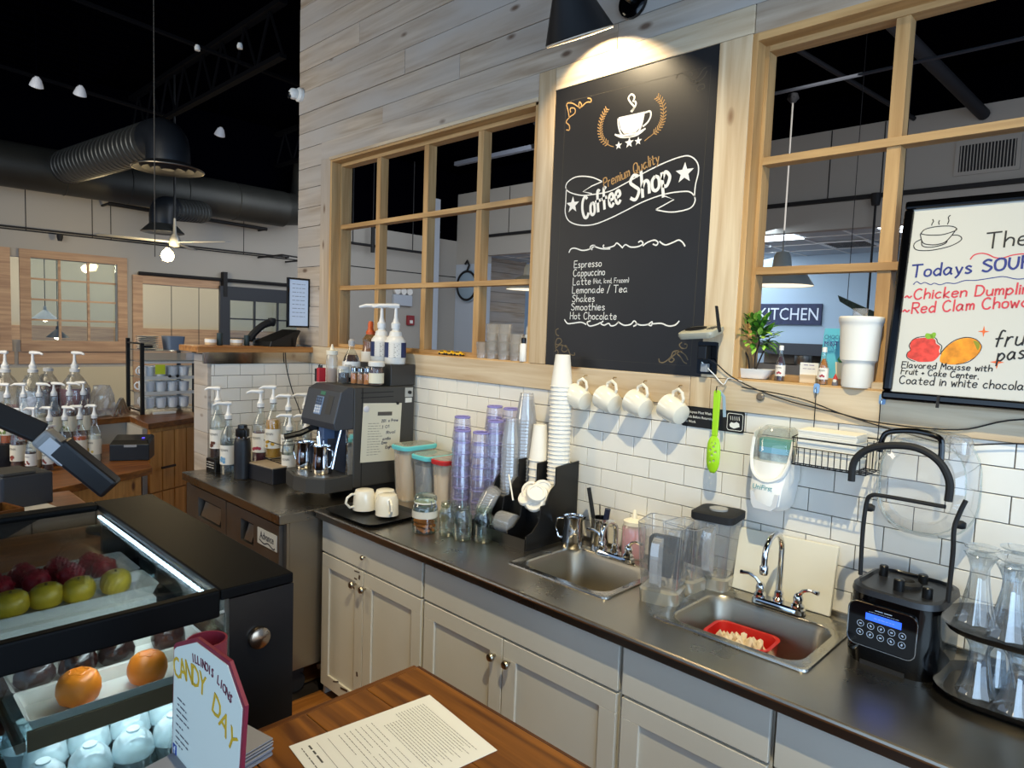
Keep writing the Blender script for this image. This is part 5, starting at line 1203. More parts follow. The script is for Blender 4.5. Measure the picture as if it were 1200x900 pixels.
while kk < 230:
    th = rs.uniform(0, 2 * pi); ph = math.acos(rs.uniform(-.75, 1)); r = rs.uniform(.5, 1)
    c = Vector((.078 * r * sin(ph) * cos(th), .050 * r * sin(ph) * sin(th), .068 * r * cos(ph)))
    o = P('leaf', lms[0 if rs.random() < .5 else (1 if r > .75 else 2)], None, t)
    o.location = c + Vector((.0, 0, .150)); d = Vector((c.x, c.y * 1.3, c.z + .02)).normalized() + Vector([rs.uniform(-.5, .5) for _ in range(3)])
    o.rotation_euler = d.to_track_quat('Y', 'Z').to_euler(); s = rs.uniform(.75, 1.2); o.scale = (s, s, s); kk += 1
MINI = [(.014, 0), (.015, .003), (.015, .060), (.012, .072), (.0065, .088), (.006, .108)]
for lab, x, y, col, cap, lc in (('miniature bottle of dark purple syrup with white cap, right of the plant', .715, .022, '#3a1026', WHITE, '#d8b7a9'), ('miniature bottle of amber syrup in front of the blue pouch', .862, .008, '#b06a1c', WHITE, '#dfc9a0')):
    t = bottle('syrup_bottle', lab, 'bottle', (x, y, SZ), MINI, GLASS, (.003, .085), mat('mini_' + col[1:], col, .15, coat=.4), (.0152, .018, .055), mat('mini_label', '#e7dfd2', .7), cap=[(.0075, .106), (.0075, .120), (.005, .122)], capm=cap, n=14, text=('MONIN', .0075, .8))
    b = B()
    for i in range(3): a = -1.7 + i * .28; b.lathe([(0, 0), (.0035, 0), (.0035, .0006), (0, .0006)], 8, (.0166 * cos(a), .0166 * sin(a), .028 + .003 * (i % 2)), Matrix.Rotation(a + pi / 2, 3, 'Z') @ Matrix.Rotation(pi / 2, 3, 'X'))
    P('label_picture', b, mat('berry_picture', '#a5343c', .6), t)
t = T('flavour_pouch', 'blue chocolate mint drink pouch standing on the right sill behind the big cup', 'pouch', (.885, .085, SZ), rz=-.1)
P('pouch', B().loft([[(a * .058, c * .016, 0) for a, c in rrect(2, 2, .5, 3)], [(a * .060, c * .012, .08) for a, c in rrect(2, 2, .5, 3)], [(a * .058, c * .004, .165) for a, c in rrect(2, 2, .5, 3)], [(a * .056, c * .001, .185) for a, c in rrect(2, 2, .5, 3)]]), mat('pouch_sky_blue', '#5fbcd6', .35), t)
for s, sz, z, c in (('CHOCOLATE', .019, .150, '#2d5f8f'), ('MINT', .024, .125, '#43307f'), ('FRAPPE', .016, .106, '#4a8fc0')):
    printed(s, sz, mat('pouch_ink_' + c[1:], c, .5), t, frame_m((-.050, -.0145 if z > .1 else -.017, z), (1, 0, 0), (0, .06, 1)), align='LEFT', squash=.82)
P('drink_picture', B().prism([(.0, .02), (.022, .02), (.030, .075), (-.006, .075)], -.0185, -.0165, 'y'), mat('drink_cream', '#e4d9b8', .6), t, smooth=False)
P('mint_sprig', B().lathe([(0, 0), (.012, 0), (.012, .001), (0, .001)], 6, (.012, -.0175, .083), Matrix.Rotation(pi / 2, 3, 'X')), mat('mint_green', '#3b8a3c', .6), t)
t = T('sign_card', 'small white price card in a wooden block on the right sill', 'card', (.805, .040, SZ))
P('block', B().bx(-.026, .026, -.012, .012, 0, .028), TRIMX, t, smooth=False, bevel=.001)
P('card', B().bx(-.030, .030, -.002, 0, .018, .068), PAPER, t, smooth=False)
b = B(); scribble(b, (-.018, .060), (.018, .060), .004, 1, lambda u, v, h: (u, -.0026, v), seed=5); scribble(b, (-.02, .048), (.02, .048), .003, 1, lambda u, v, h: (u, -.0026, v), seed=6); P('print', b, mat('faint_purple', '#7c6b96', .8), t, smooth=False)
t = T('gnome_figurine', 'tiny red-hatted gnome figurine beside the big foam cup', 'figurine', (.900, .010, SZ))
P('body', B().lathe([(.009, 0), (.010, .004), (.008, .014), (.006, .018)], 12), mat('gnome_grey', '#6c6a70', .6), t)
P('beard', B().lathe([(.0, .006), (.006, .012), (.0055, .020), (0, .022)], 10, (0, -.004, 0)), PAPER, t)
P('hat', B().lathe([(.008, .019), (.006, .026), (.002, .036), (0, .040)], 12), mat('gnome_red', '#b5302c', .6), t)
for k, (x, w) in enumerate(((.805, .05), (.905, .06), (1.035, .045))):
    tag(P('wood_block', B().bx(x - w / 2, x + w / 2, -.004 + .0, .052, SZ, SZ + (.020 if k else .016)), TRIMX, smooth=False, bevel=.001), ('low pine block under the price card on the sill', 'low pine block behind the gnome figurine', 'low pine block right of the big foam cup')[k], 'block') if k == 2 else None
t = T('foam_cup', 'very large white foam cup upright on the right sill', 'cup', (.965, .012, SZ))
P('wall', B().lathe([(.0, .0), (.043, 0), (.046, .008), (.046, .07), (.047, .078), (.054, .086), (.060, .19), (.063, .203), (.065, .206), (.065, .218), (.062, .222), (.060, .218), (.057, .18), (.05, .09), (0, .085)], 28), PAPERC, t)
t2 = T('clear_cup', 'small clear plastic cup inside the big foam cup, rim peeking out', 'cup', (.958, .018, SZ + .13)); P('wall', B().lathe([(.018, 0), (.022, .115), (.0235, .118)], 14, caps=False), CUPCL, t2)
# left sill
CP = [(.0, .004), (.030, .0), (.030, .004), (.036, .078), (.037, .080), (.035, .080)]
cc = T('clear_cup', 'x', 'cup', (0, 0, 0), group='clear cups on the left sill'); P('wall', B().lathe(CP, 16, caps=False), clear('stackable_clear', '#f0ece6', .06, .5, body=.28, bodycol='#dcd6cc'), cc)
spots = [(-.770, .025, 0, 1, 'left sill, leftmost low stack'), (-.700, .025, 0, 3, 'left sill, tall left stack'), (-.618, .022, 0, 3, 'left sill, tall right stack'), (-.535, .02, 0, 1, 'left sill, single cup beside the white bottle')]
fi = True
for x, y, _, n, lb in spots:
    for k in range(n + (1 if n == 1 else 0)):
        if n == 1 and k == 1 and x < -.7: continue
        loc = (x, y, SZ + k * .045); lab = 'clear plastic cup, ' + lb + ('' if n == 1 else (', bottom', ', middle', ', top')[k]) if not (n == 1 and k == 1) else 'clear plastic cup nested in the one beside the white bottle'
        if fi: cc.location = loc; cc['label'] = lab; fi = False
        else: cp(cc, loc, lab)
t = bottle('spray_bottle', 'small white bottle with black cap at the right end of the left sill', 'bottle', (-.472, .0, SZ), [(0, 0), (.017, 0), (.018, .003), (.018, .075), (.013, .083)], WHITE, cap=[(.011, .083), (.012, .105), (.008, .11), (0, .11)], capm=BLK)
# toy taxi cars
YEL = mat('taxi_yellow', '#f0b813', .3, coat=.4)
tc = T('toy_car', 'yellow toy taxi car nearest the mullion on the left sill', 'toy car', (-.955, .03, SZ + .001), .3, 'toy taxis')
P('body', B().prism([(-.028, .006), (.028, .006), (.029, .014), (.016, .016), (.010, .024), (-.012, .024), (-.020, .016), (-.029, .014)], -.012, .012, 'y'), YEL, tc, bevel=.002)
P('windows', B().prism([(-.017, .0165), (.013, .0165), (.008, .0225), (-.011, .0225)], -.0124, .0124, 'y'), BLKG, tc, smooth=False)
for s in (-1, 1):
    for q in (-1, 1): P('wheel', B().lathe([(0, -.003), (.006, -.003), (.006, .003), (0, .003)], 10, (s * .017, q * .012, .006), Matrix.Rotation(pi / 2, 3, 'X')), BLK, tc)
c = cp(tc, (-1.025, .035, SZ + .001), 'yellow toy taxi car in the middle of three on the left sill', rz=.1); cp(tc, (-1.09, .04, SZ + .001), 'yellow toy taxi car with dark rear, leftmost of three on the left sill', rz=.2)

# ================= ON TOP OF THE ESPRESSO MACHINE =================
TZ = 1.479
JUG = [(0, 0), (.058, 0), (.062, .006), (.063, .10), (.060, .125), (.045, .145), (.040, .148), (.036, .165), (.034, .172), (.022, .178), (.020, .19)]
for x, lb in ((-1.455, 'white sauce pump bottle with navy label, left of the pair on the espresso machine'), (-1.325, 'white sauce pump bottle with navy label, right of the pair on the espresso machine')):
    t = T('sauce_pump_bottle', lb, 'bottle', (x, -.10, 1.589), .0, 'white sauce pump bottles')
    P('body', B().lathe(JUG, 24, sx=1, sy=.85), WHITE, t)
    pump(t, .188, .13, -2.38, .125, 1.35)
    P('navy_label', B().lathe([(.0635, .035), (.0642, .035), (.0642, .115), (.0635, .115)], 24, sx=1, sy=.85, caps=False), mat('label_navy', '#27345f', .5), t)
    b = B(); r0 = .0648
    for i in range(9): 
        a0 = -1.25; a1 = -.35; b._add([(r0 * cos(a), r0 * sin(a) * .85, .108 - i * .0085 - q) for q in (0, .0035) for a in (a0, (a0 + a1) / 2, a1 - .15 * (i % 3))], [(0, 1, 4, 3), (1, 2, 5, 4)])
    b2 = B(); b2._add([(.0645 * cos(a), .0645 * sin(a) * .85, z) for z in (.035, .115) for a in [-1.35 + .15 * k for k in range(9)]], [(k, k + 1, k + 10, k + 9) for k in range(8)])
    P('white_label_panel', b2, PAPER, t); P('small_print', b, mat('grey_print', '#8d877a', .8), t)
bottle('sauce_bottle', 'tall orange sauce bottle with orange cap behind the white pump bottles', 'bottle', (-1.575, -.09, 1.479), [(0, 0), (.045, 0), (.048, .006), (.048, .16), (.044, .175), (.040, .21), (.044, .235), (.030, .255), (.024, .262)], clear('tan_bottle', '#c9a878', .08, .5, body=.35, bodycol='#b59468'), (.004, .22), mat('orange_sauce', '#d98436', .3), (.0485, .10, .165), PAPER, cap=[(.025, .26), (.026, .275), (.016, .29), (.015, .325), (.010, .335)], capm=mat('orange_cap', '#cf5a26', .4))
bottle('sauce_bottle', 'clear bottle of dark chocolate syrup with a large white label', 'bottle', (-1.50, -.26, TZ), [(0, 0), (.044, 0), (.047, .006), (.047, .11), (.040, .135), (.025, .165), (.016, .18), (.015, .20)], GLASS, (.004, .15), mat('chocolate_syrup', '#3a160e', .15, coat=.4), (.0475, .03, .115), mat('label_white', '#e4e2dc', .7), cap=[(.017, .198), (.018, .225), (.010, .235)], capm=mat('clear_grey_cap', '#b6b2ac', .3), text=('MONIN', .014, .8, -.9))
bottle('squeeze_bottle', 'clear squeeze bottle of caramel with a white nozzle, left of the chocolate syrup', 'bottle', (-1.555, -.345, TZ), [(0, 0), (.028, 0), (.030, .004), (.030, .135), (.026, .15)], MILKY, (.004, .075), mat('caramel', '#a56b3c', .3), cap=[(.030, .148), (.031, .17), (.012, .175), (.005, .20), (.003, .204)], capm=mat('cream_cap', '#efe6cf', .4))
t = T('clip_box', 'small red and black clip caddy at the left corner of the espresso machine top', 'caddy', (-1.600, -.385, TZ))
P('box', B().bx(-.008, .018, -.02, .02, 0, .075), mat('caddy_red', '#b8202c', .4), t, smooth=False, bevel=.002)
P('black_half', B().bx(-.03, -.008, -.02, .02, 0, .07), BLK, t, smooth=False, bevel=.002)
P('loop', B().tube([(-.022, 0, .07), (-.022, 0, .088), (-.012, 0, .092), (-.008, 0, .075)], .003, 6).tube([(.002, 0, .074), (.002, 0, .088), (.012, 0, .09), (.014, 0, .074)], .003, 6), BLK, t)
def spice(lab, x, y, col, s=1.0):
    t = T('spice_shaker', lab, 'shaker', (x, y, TZ)); 
    P('glass_body', B().lathe([(0, 0), (.018 * s, 0), (.019 * s, .003), (.019 * s, .06 * s), (.016 * s, .068 * s)], 14), GLASS, t)
    P('spice', B().lathe([(.0, .003), (.0165 * s, .003), (.0165 * s, .056 * s), (0, .056 * s)], 12), mat('spice_' + col[1:], col, .8), t)
    P('cap', B().lathe([(.017 * s, .066 * s), (.018 * s, .085 * s), (.013 * s, .092 * s), (0, .093 * s)], 14), CHROME, t)
spice('small shaker of orange spice with steel cap, left of three', -1.425, -.29, '#c5762e'); spice('small shaker of brown spice with steel cap, middle of three', -1.385, -.275, '#a9703e', .98); spice('small shaker of orange spice with steel cap, beside the white-lidded jar', -1.345, -.262, '#c5762e', 1.02)
bottle('spice_jar', 'clear jar of dark sprinkles with white lid, front left of the shakers', 'jar', (-1.470, -.325, TZ), [(0, 0), (.028, 0), (.030, .004), (.030, .07), (.026, .078)], GLASS, (.003, .055), mat('dark_sprinkles', '#3d3a3b', .8), cap=[(.028, .076), (.029, .092), (0, .093)], capm=mat('pale_grey_lid', '#cfccc6', .4))
bottle('spice_jar', 'jar of brown cocoa with white lid and cream label, right of the shakers', 'jar', (-1.300, -.235, TZ), [(0, 0), (.036, 0), (.038, .004), (.038, .095), (.036, .10)], GLASS, (.003, .09), mat('cocoa_brown', '#4e2417', .7), (.0385, .012, .065), mat('label_cream', '#e5dfc8', .7), cap=[(.042, .10), (.043, .104), (.043, .122), (.038, .126), (0, .127)], capm=WHITE)

# ================= ON THE DRAWER FRIDGE =================
t = T('flask', 'tall matt black insulated drinking flask with carry loop on the steel fridge top', 'flask', (-1.995, -.635, Z))
P('body', B().lathe([(0, 0), (.041, 0), (.044, .004), (.044, .20), (.040, .222), (.036, .228)], 24), mat('flask_black', '#14161c', .45), t)
P('neck_ring', B().lathe([(.034, .228), (.034, .236)], 20), CHROME, t)
P('lid', B().lathe([(.035, .236), (.037, .24), (.037, .275), (.026, .282), (.024, .30), (0, .302)], 20), BLK, t)
P('carry_loop', B().tube([(.030, 0, .285), (.048, 0, .275), (.050, 0, .24), (.040, 0, .228)], .005, 8), BLK, t)
t = T('knock_box', 'black box with tan wooden top beside the flask', 'box', (-1.86, -.50, Z), .12)
P('box', B().bx(-.12, .115, -.10, .14, 0, .085), mat('navy_black_box', '#15171f', .5), t, smooth=False, bevel=.004)
P('top', B().bx(-.12, .115, -.10, .14, .0855, .093), mat('tan_top', '#9a8a74', .6), t, smooth=False, bevel=.002)
t = T('label_box', 'low black box under the coffee syrup bottle by the half wall', 'box', (-2.265, -.655, Z), .1)
P('box', B().bx(-.05, .055, -.05, .05, 0, .075), BLK, t, smooth=False, bevel=.003)
b = B(); 
for z in (.025, .04, .055): scribble(b, (-.04, z), (.04, z), .006, 1, lambda u, v, h: (u, -.0506, v), seed=int(z * 1000))
P('print', b, WHITE, t, smooth=False)
def _m(o, s):  # printed word on a syrup label
    return o
SYR = [((-2.275, -.655, Z + .076), '#2b1612', .05, 'coffee-brown syrup bottle standing on the low black box, with a white pump', -2.5, '#5a2f1a'),
       ((-2.155, -.645, Z), '#dfe6ea', .17, 'clear syrup bottle with blue label between the boxed bottle and the black flask', -2.1, '#6f9fc4'),
       ((-2.06, -.50, Z + .07), '#5c1424', .15, 'dark red syrup bottle with white pump behind the flask', -2.4, '#a3344a'),
       ((-1.985, -.46, Z + .10), '#c08a22', .235, 'amber syrup bottle raised on a rack, tallest of the group', -2.4, '#c79a2a')]
for loc, col, fill, lab, pa, acc in SYR:
    t = syrup(lab, loc, col, fill=.19 if col == '#c08a22' else fill, alpha=1 if col == '#dfe6ea' else None, pa=pa, accent=acc, group=None, scale=1.16)
tag(P('stand_block', B().bx(-2.10, -2.02, -.54, -.46, Z, Z + .068), BLKM, smooth=False, bevel=.002), 'small black stand under the dark red syrup bottle', 'stand')
t = T('wire_rack', 'low dark wire rack on the fridge top holding syrup bottles', 'rack', (-1.93, -.36, Z))
b = B()
for x in (-.10, .14): 
    b.tube([(x, -.14, 0), (x, -.14, .22), (x, .1, .22), (x, .1, 0)], .003, 6)
for z in (.096, .20): b.tube([(-.10, -.14, z), (.14, -.14, z), (.14, .10, z), (-.10, .10, z)], .0025, 6, closed=True)
for i in range(7): b.tube([(-.10 + i * .04, -.14, .096), (-.10 + i * .04, .10, .096)], .002, 5)
P('wires', b, BLKM, t)
for (x, y, dz, col, lab, acc) in ((-1.845, -.44, .10, '#e5e9e6', 'clear syrup bottle in the wire rack, left of the espresso machine', '#b9c7d2'), (-1.775, -.47, 0.0, '#e8e6dc', 'clear syrup bottle with white pump just left of the espresso machine', '#c7b9a0'), (-1.72, -.40, 0.0, '#d9cfb5', 'pale yellow syrup bottle tucked behind the drip tray', '#c9a94f'), (-1.86, -.33, .10, '#cfd7da', 'clear syrup bottle at the back of the wire rack', '#8aa0ad')):
    syrup(lab, (x, y, Z + dz + (.001 if dz else 0)), col, fill=.12, alpha=1, pa=-2.4, accent=acc, scale=1.05)

# ================= HALF WALL LEDGE =================
LZ = 1.635
t = T('desk_phone', 'black desk phone with handset on the wooden half wall ledge', 'phone', (-2.47, -.21, LZ), radians(8))
P('base', B().prism([(-.10, 0), (.09, 0), (.105, .06), (.13, .105), (.115, .11), (-.09, .035)], -.09, .09, 'x').bx(-.09, .09, .05, .08, 0, .06), BLK, t, smooth=False, bevel=.004)
P('handset', B().tube(smoothpts([(-.09, -.13, .035), (-.09, -.10, .075), (-.09, -.04, .125), (-.09, .02, .150), (-.09, .05, .150)], 4), .024, 8), BLKM, t)
P('earpiece', B().lathe([(.026, 0), (.028, .012), (.022, .026), (0, .028)], 12, (-.09, .035, .155)), BLKM, t)
b = B()
for i in range(4): b.box((-.078, -.045 + .022 * i, .095 + .018 * i), (.002, .010, .006))
P('keys', b, WHITE, t, smooth=False)
cable('twin phone cords hanging from the ledge down past the tiles', [(-2.40, -.20, 1.63), (-2.355, -.20, 1.60), (-2.355, -.19, 1.50), (-2.35, -.15, 1.35), (-2.345, -.10, 1.22), (-2.33, -.08, 1.10), (-2.30, -.08, .95)], .003, BLKM)
for k, (y, m, r, h) in enumerate(((-.60, mat('cup_tan_band', '#d5b68a', .6), .033, .04), (-.545, mat('canister_green', '#27393a', .5), .017, .075), (-.44, mat('cup_tan_band', '#d5b68a', .6), .036, .04), (-.375, mat('canister_green', '#27393a', .5), .017, .065))):
    t = T(('bowl', 'canister')[k % 2], ('white and tan tub at the left end of the half wall ledge', 'thin dark green canister between the two tubs', 'white and tan tub nearer the phone', 'thin dark green canister beside the phone')[k], ('tub', 'canister')[k % 2], (-2.52, y, LZ))
    P('body', B().lathe([(0, 0), (r * .85, 0), (r, .004), (r, h), (r * .9, h + .002), (0, h + .002)], 16), m, t)
    if k % 2 == 0: P('band', B().lathe([(r + .0006, h * .45), (r + .001, h * .45), (r + .001, h * .95), (r + .0006, h * .95)], 16, caps=False), WHITE, t)
t = T('framed_notice', 'black framed sheet on the planked wall above the phone', 'frame', (-2.42, -.078, 1.92))
P('frame', B().bx(-.012, .008, -.078, .078, -.16, -.148).bx(-.012, .008, -.078, .078, .148, .16).bx(-.012, .008, -.078, -.066, -.148, .148).bx(-.012, .008, .066, .078, -.148, .148), BLKG, t, smooth=False)
P('sheet', B().bx(-.008, .003, -.066, .066, -.148, .148), mat('glowing_blue_white_sheet', '#b9c8dc', .4, emit=.25), t, smooth=False)  # sheet is given a faint glow of its own
b = B()
for i in range(9): scribble(b, (-.045, .12 - .026 * i), (.045, .12 - .026 * i), .007, 1, lambda u, v, h: (.0036, u, v), seed=i + 40)
P('print', b, mat('soft_grey_print', '#7f8ea3', .7), t, smooth=False)

# ================= WALL LAMP, CAMERA =================
t = T('wall_lamp', 'black cone barn lamp on a gooseneck arm high above the chalkboard', 'wall lamp', (.055, -.004, 3.085))
P('wall_plate', B().lathe([(0, 0), (.062, 0), (.062, .016), (.05, .022), (.045, .022), (0, .022)], 24, (0, 0, 0), Matrix.Rotation(pi / 2, 3, 'X')), BLKG, t)
P('arm', B().tube(smoothpts([(0, -.02, 0), (-.01, -.06, .02), (-.02, -.11, .12), (-.04, -.18, .22), (-.075, -.285, .20), (-.118, -.305, .10)], 5), .011, 8), BLK, t)
hm = Matrix.Rotation(radians(26), 3, 'X')
P('shade', B().lathe([(.132, -.175), (.134, -.17), (.028, .07), (.026, .085), (.026, .115), (0, .118), (0, .108), (.02, .08), (.128, -.172)], 32, (-.118, -.26, .0), hm, caps=False), mat('lamp_black', '#141416', .5), t)
P('shade_rim', B().lathe([(.1315, -.178), (.1335, -.174), (.128, -.172)], 32, (-.118, -.26, .0), hm, caps=False), mat('lamp_white_lining', '#ddd6c8', .5), t)
P('bulb', B().lathe([(0, -.05), (.02, -.042), (.028, -.015), (.02, .01), (.012, .03), (0, .03)], 14, (-.118, -.26, .0)), mat('warm_bulb', '#ffdc9a', .4, emit=6), t)
light('SPOT', (-.063, -.262, 3.02), 26, (1.0, .80, .50), .03, target=(.10, .10, 2.55), angle=2.4, blend=.6)
t = T('security_camera', 'small white dome security camera at the top left end of the planked wall', 'camera', (-2.555, -.004, 3.28))
P('mount', B().lathe([(.045, 0), (.045, .02), (.036, .03), (0, .03)], 18, (0, 0, 0), Matrix.Rotation(pi / 2, 3, 'X')), WHITE, t)
P('ball', B().lathe([(0, -.035), (.02, -.03), (.034, -.01), (.034, .01), (.02, .03), (0, .035)], 18, (-.012, -.045, 0)), WHITE, t)
P('lens', B().lathe([(.02, 0), (.022, .006), (.012, .010), (0, .010)], 14, (-.020, -.072, -.012), Matrix.Rotation(radians(105), 3, 'X')), BLKG, t)
# ================= DISPLAY CASE =================
CX0, CX1, CY0, CY1, CZ = -.50, .37, -2.36, -1.585, 1.26
t = T('display_case', 'black framed glass refrigerated pastry display case at the lower left', 'display case', (-.065, -1.97, 0))
qx, qy = .065, 1.97
def D(b): b.v = [(a + qx, c + qy, d) for a, c, d in b.v]; return b
GB = mat('case_gloss_black', '#040405', .5, spec=.12, bump=.04, bscale=300)
P('plinth', D(B().bx(CX0, CX1, CY0, CY1, 0, .32)), BLK, t, smooth=False)
P('top_panel', D(B().bx(CX0, CX1, -1.738, CY1, 1.238, CZ)), GB, t, smooth=False, bevel=.003, label='black top strip at the service side')
P('top_rail', D(B().bx(.347, CX1, CY0, -1.739, 1.205, CZ)), GB, t, smooth=False, bevel=.004)
P('top_rail', D(B().bx(CX0, CX0 + .05, CY0, -1.739, 1.205, CZ)), GB, t, smooth=False, bevel=.004)
P('side_panel', D(B().bx(.347, CX1, -1.722, CY1, .32, 1.237)), BLK, t, smooth=False, label='black end panel beside the side glass')
P('side_panel', D(B().bx(CX0, CX0 + .02, -1.722, CY1, .32, 1.237)), BLK, t, smooth=False)
P('rear_panel', D(B().bx(CX0 + .021, .346, -1.60, CY1, .32, 1.237)), BLKM, t, smooth=False)
P('front_post', D(B().bx(.35, CX1, CY0, CY0 + .02, .32, 1.205).bx(CX0, CX0 + .02, CY0, CY0 + .02, .32, 1.205)), BLK, t, smooth=False)
CASEG = clear('case_glass', '#dbe3e2', .07, .45)
P('top_glass', D(B().bx(CX0 + .05, .347, CY0, -1.739, 1.246, 1.251)), CASEG, t, smooth=False)
P('side_glass', D(B().bx(.352, .356, CY0 + .02, -1.7225, .32, 1.2045)), CASEG, t, smooth=False)
P('front_glass', D(B().bx(CX0 + .02, .35, CY0, CY0 + .005, .32, 1.245)), CASEG, t, smooth=False)
P('inner_glass', D(B().bx(CX0 + .03, .30, -1.668, -1.664, .34, 1.22)), CASEG, t, smooth=False)
P('lock_knob', D(B().lathe([(.021, 0), (.023, .003), (.022, .010), (.018, .013), (0, .014)], 20, (.370, -1.662, 1.142), Matrix.Rotation(pi / 2, 3, 'Y'))), mat('knob_bronze', '#a08c78', .25, 1), t)
STRIP = mat('led_strip', '#cfe6ff', .3, emit=14)
led = B()
for i in range(34): led.bx(-.42 + i * .022, -.407 + i * .022, -1.748, -1.741, 1.232, 1.237)
P('led_strip', D(led), STRIP, t, smooth=False)
for z, nm in ((1.052, 'shelf'), (.865, 'shelf'), (.62, 'shelf')):
    s = P(nm, D(B().bx(CX0 + .03, .308, CY0 + .03, -1.672, z, z + .008)), clear('shelf_glass', '#d3e2e4', .08, .5), t, smooth=False)
    P('shelf_rail', D(B().bx(.3085, .314, -2.045, -1.672, z - .018, z + .018)), mat('shelf_rail_bronze', '#7d6c58', .45, .2), s, smooth=False)
    P('shelf_rail', D(B().bx(CX0 + .03, .308, -2.06, -2.046, z - .018, z - .0005)), mat('shelf_rail_pale', '#9f958a', .4, .3), s, smooth=False)
P('led_strip', D(B().bx(.285, .295, -2.04, -1.69, 1.040, 1.047)), STRIP, t, smooth=False)
P('led_strip', D(B().bx(-.40, -.39, -2.04, -1.69, 1.040, 1.047)), STRIP, t, smooth=False)
light('AREA', (.05, -1.85, 1.038), 2.6, (.85, .95, 1.0), .5, target=(.05, -1.86, 0), size_y=.3)
light('AREA', (.12, -1.76, 1.22), 1.6, (.85, .93, 1.0), .6, target=(-.02, -1.95, 1.0), size_y=.02)
TR = mat('white_melamine_tray', '#dcd9d2', .25)
def ctray(label, x0, x1, y0, y1, z, h=.026):
    w, d = x1 - x0, y1 - y0; t = T('pastry_tray', label, 'tray', ((x0 + x1) / 2, (y0 + y1) / 2, z))
    P('tray_body', B().loft([rr3(w * .84, d - w * .16, .008, 0), rr3(w, d, .010, h), rr3(w + .004, d + .004, .010, h + .002), rr3(w - .006, d - .006, .009, h), rr3(w * .80, d - w * .20, .008, .004)]), TR, t); return t
SH = 1.0605
ctray('white tray under the two orange-shaped pastries', .192, .312, -2.043, -1.695, SH)
ctray('white tray under the chocolate lumps, behind the orange pastries', .075, .190, -2.043, -1.695, SH)
ctray('white tray of yellow-green mango pastries under the case top glass', -.25, -.118, -2.05, -1.69, SH + .03)
tag(P('tray_riser', B().bx(-.45, -.11, -2.04, -1.70, SH + .001, SH + .029), TR, smooth=False), 'low white riser under the mango and red pastries', 'riser')
ctray('white tray of red pastries at the back of the case', -.44, -.262, -2.05, -1.69, SH + .03)
ORG = mat('orange_glaze', '#ee8420', .38, bump=.12, bscale=260, var=.12, vscale=18)
def blob(prof, m, t, seg=22, nm='body', jit=0, seed=0):
    r = random.Random(seed); b = B().lathe(prof, seg)
    if jit: b.v = [(x * (1 + r.uniform(-jit, jit)), y * (1 + r.uniform(-jit, jit)), z * (1 + r.uniform(-jit, jit) * .6)) for x, y, z in b.v]
    return P(nm, b, m, t, smooth=True)
ORP = [(.0, .0), (.018, .001), (.030, .010), (.0345, .024), (.034, .036), (.029, .049), (.021, .0555), (.014, .0575), (.008, .0568), (0, .0555)]
for x, y, s, lb in ((.258, -1.955, 1.08, 'orange-shaped glazed pastry on the near tray, left one'), (.262, -1.838, 1.05, 'orange-shaped glazed pastry on the near tray, nearest the candy sign')):
    t = T('fruit_pastry', lb, 'pastry', (x, y, SH + .0045)); t.scale = (s,) * 3
    blob(ORP, ORG, t, 26); P('dimple_crease', B().tube([(.014 * cos(a) * (1 + .15 * cos(5 * a)), .014 * sin(a) * (1 + .15 * cos(5 * a)), .0572) for a in [2 * pi * i / 30 for i in range(30)]], .0013, 5, closed=True), ORG, t)
CHM = mat('chocolate_glaze', '#2a140c', .25, bump=.5, bscale=90, coat=.4)
CHP = [(0, 0), (.024, .0), (.034, .012), (.035, .028), (.028, .044), (.015, .054), (.005, .058), (0, .058)]
for i, (y, lb) in enumerate(((-2.00, 'leftmost'), (-1.928, 'second from the left'), (-1.858, 'third from the left'), (-1.755, 'rightmost, partly behind the candy sign'))):
    t = T('chocolate_pastry', 'dark lumpy chocolate pastry behind the orange ones, ' + lb, 'pastry', (.132 + .004 * (i % 2), y, SH + .0045), i)
    blob(CHP, CHM, t, 22, jit=.06, seed=i); blob([(.006, .056), (.006, .060), (.002, .062), (0, .062)], mat('pale_nut', '#b38a56', .7), t, 8, 'nut_tip')
MG = mat('mango_glaze', '#c2a52c', .35, var=.45, vscale=14)
for i, (x, y) in enumerate(((-.185, -1.985), (-.190, -1.915), (-.185, -1.85), (-.185, -1.77))):
    t = T('mango_pastry', 'yellow-green mango pastry under the top glass, ' + ('leftmost', 'second from the left', 'third from the left', 'rightmost')[i], 'pastry', (x, y, SH + .0345), .3 + i * .2)
    b = B().lathe(ORP, 20, sx=1.0, sy=1.12); P('body', b, MG, t); blob([(.0, .052), (.003, .052), (.0025, .060), (0, .061)], mat('stem_brown', '#51401e', .7), t, 6, 'stem')
RD = mat('raspberry_glaze', '#8e1424', .3, bump=.6, bscale=110)
rsp = [(-.395, -2.00), (-.325, -1.985), (-.39, -1.925), (-.32, -1.91), (-.385, -1.85), (-.318, -1.838), (-.38, -1.775), (-.312, -1.762)]
for i, (x, y) in enumerate(rsp):
    t = T('raspberry_pastry', 'dark red raspberry pastry, ' + ('rear row' if i % 2 == 0 else 'front row') + ', ' + ('far left', 'second', 'third', 'right end')[i // 2] + ' of its row', 'pastry', (x, y, SH + .0345))
    b = B(); b.lathe([(0, 0), (.022, 0), (.030, .012), (.031, .028), (.024, .044), (.012, .052), (0, .054)], 16)
    r = random.Random(i)
    for k in range(26):
        a = r.uniform(0, 6.28); ph = r.uniform(.1, 1.35); c = Vector((.029 * sin(ph) * cos(a), .029 * sin(ph) * sin(a), .022 + .029 * cos(ph)))
        b.lathe([(0, -.007), (.006, -.003), (.006, .003), (0, .007)], 6, tuple(c))
    P('body', b, RD, t)
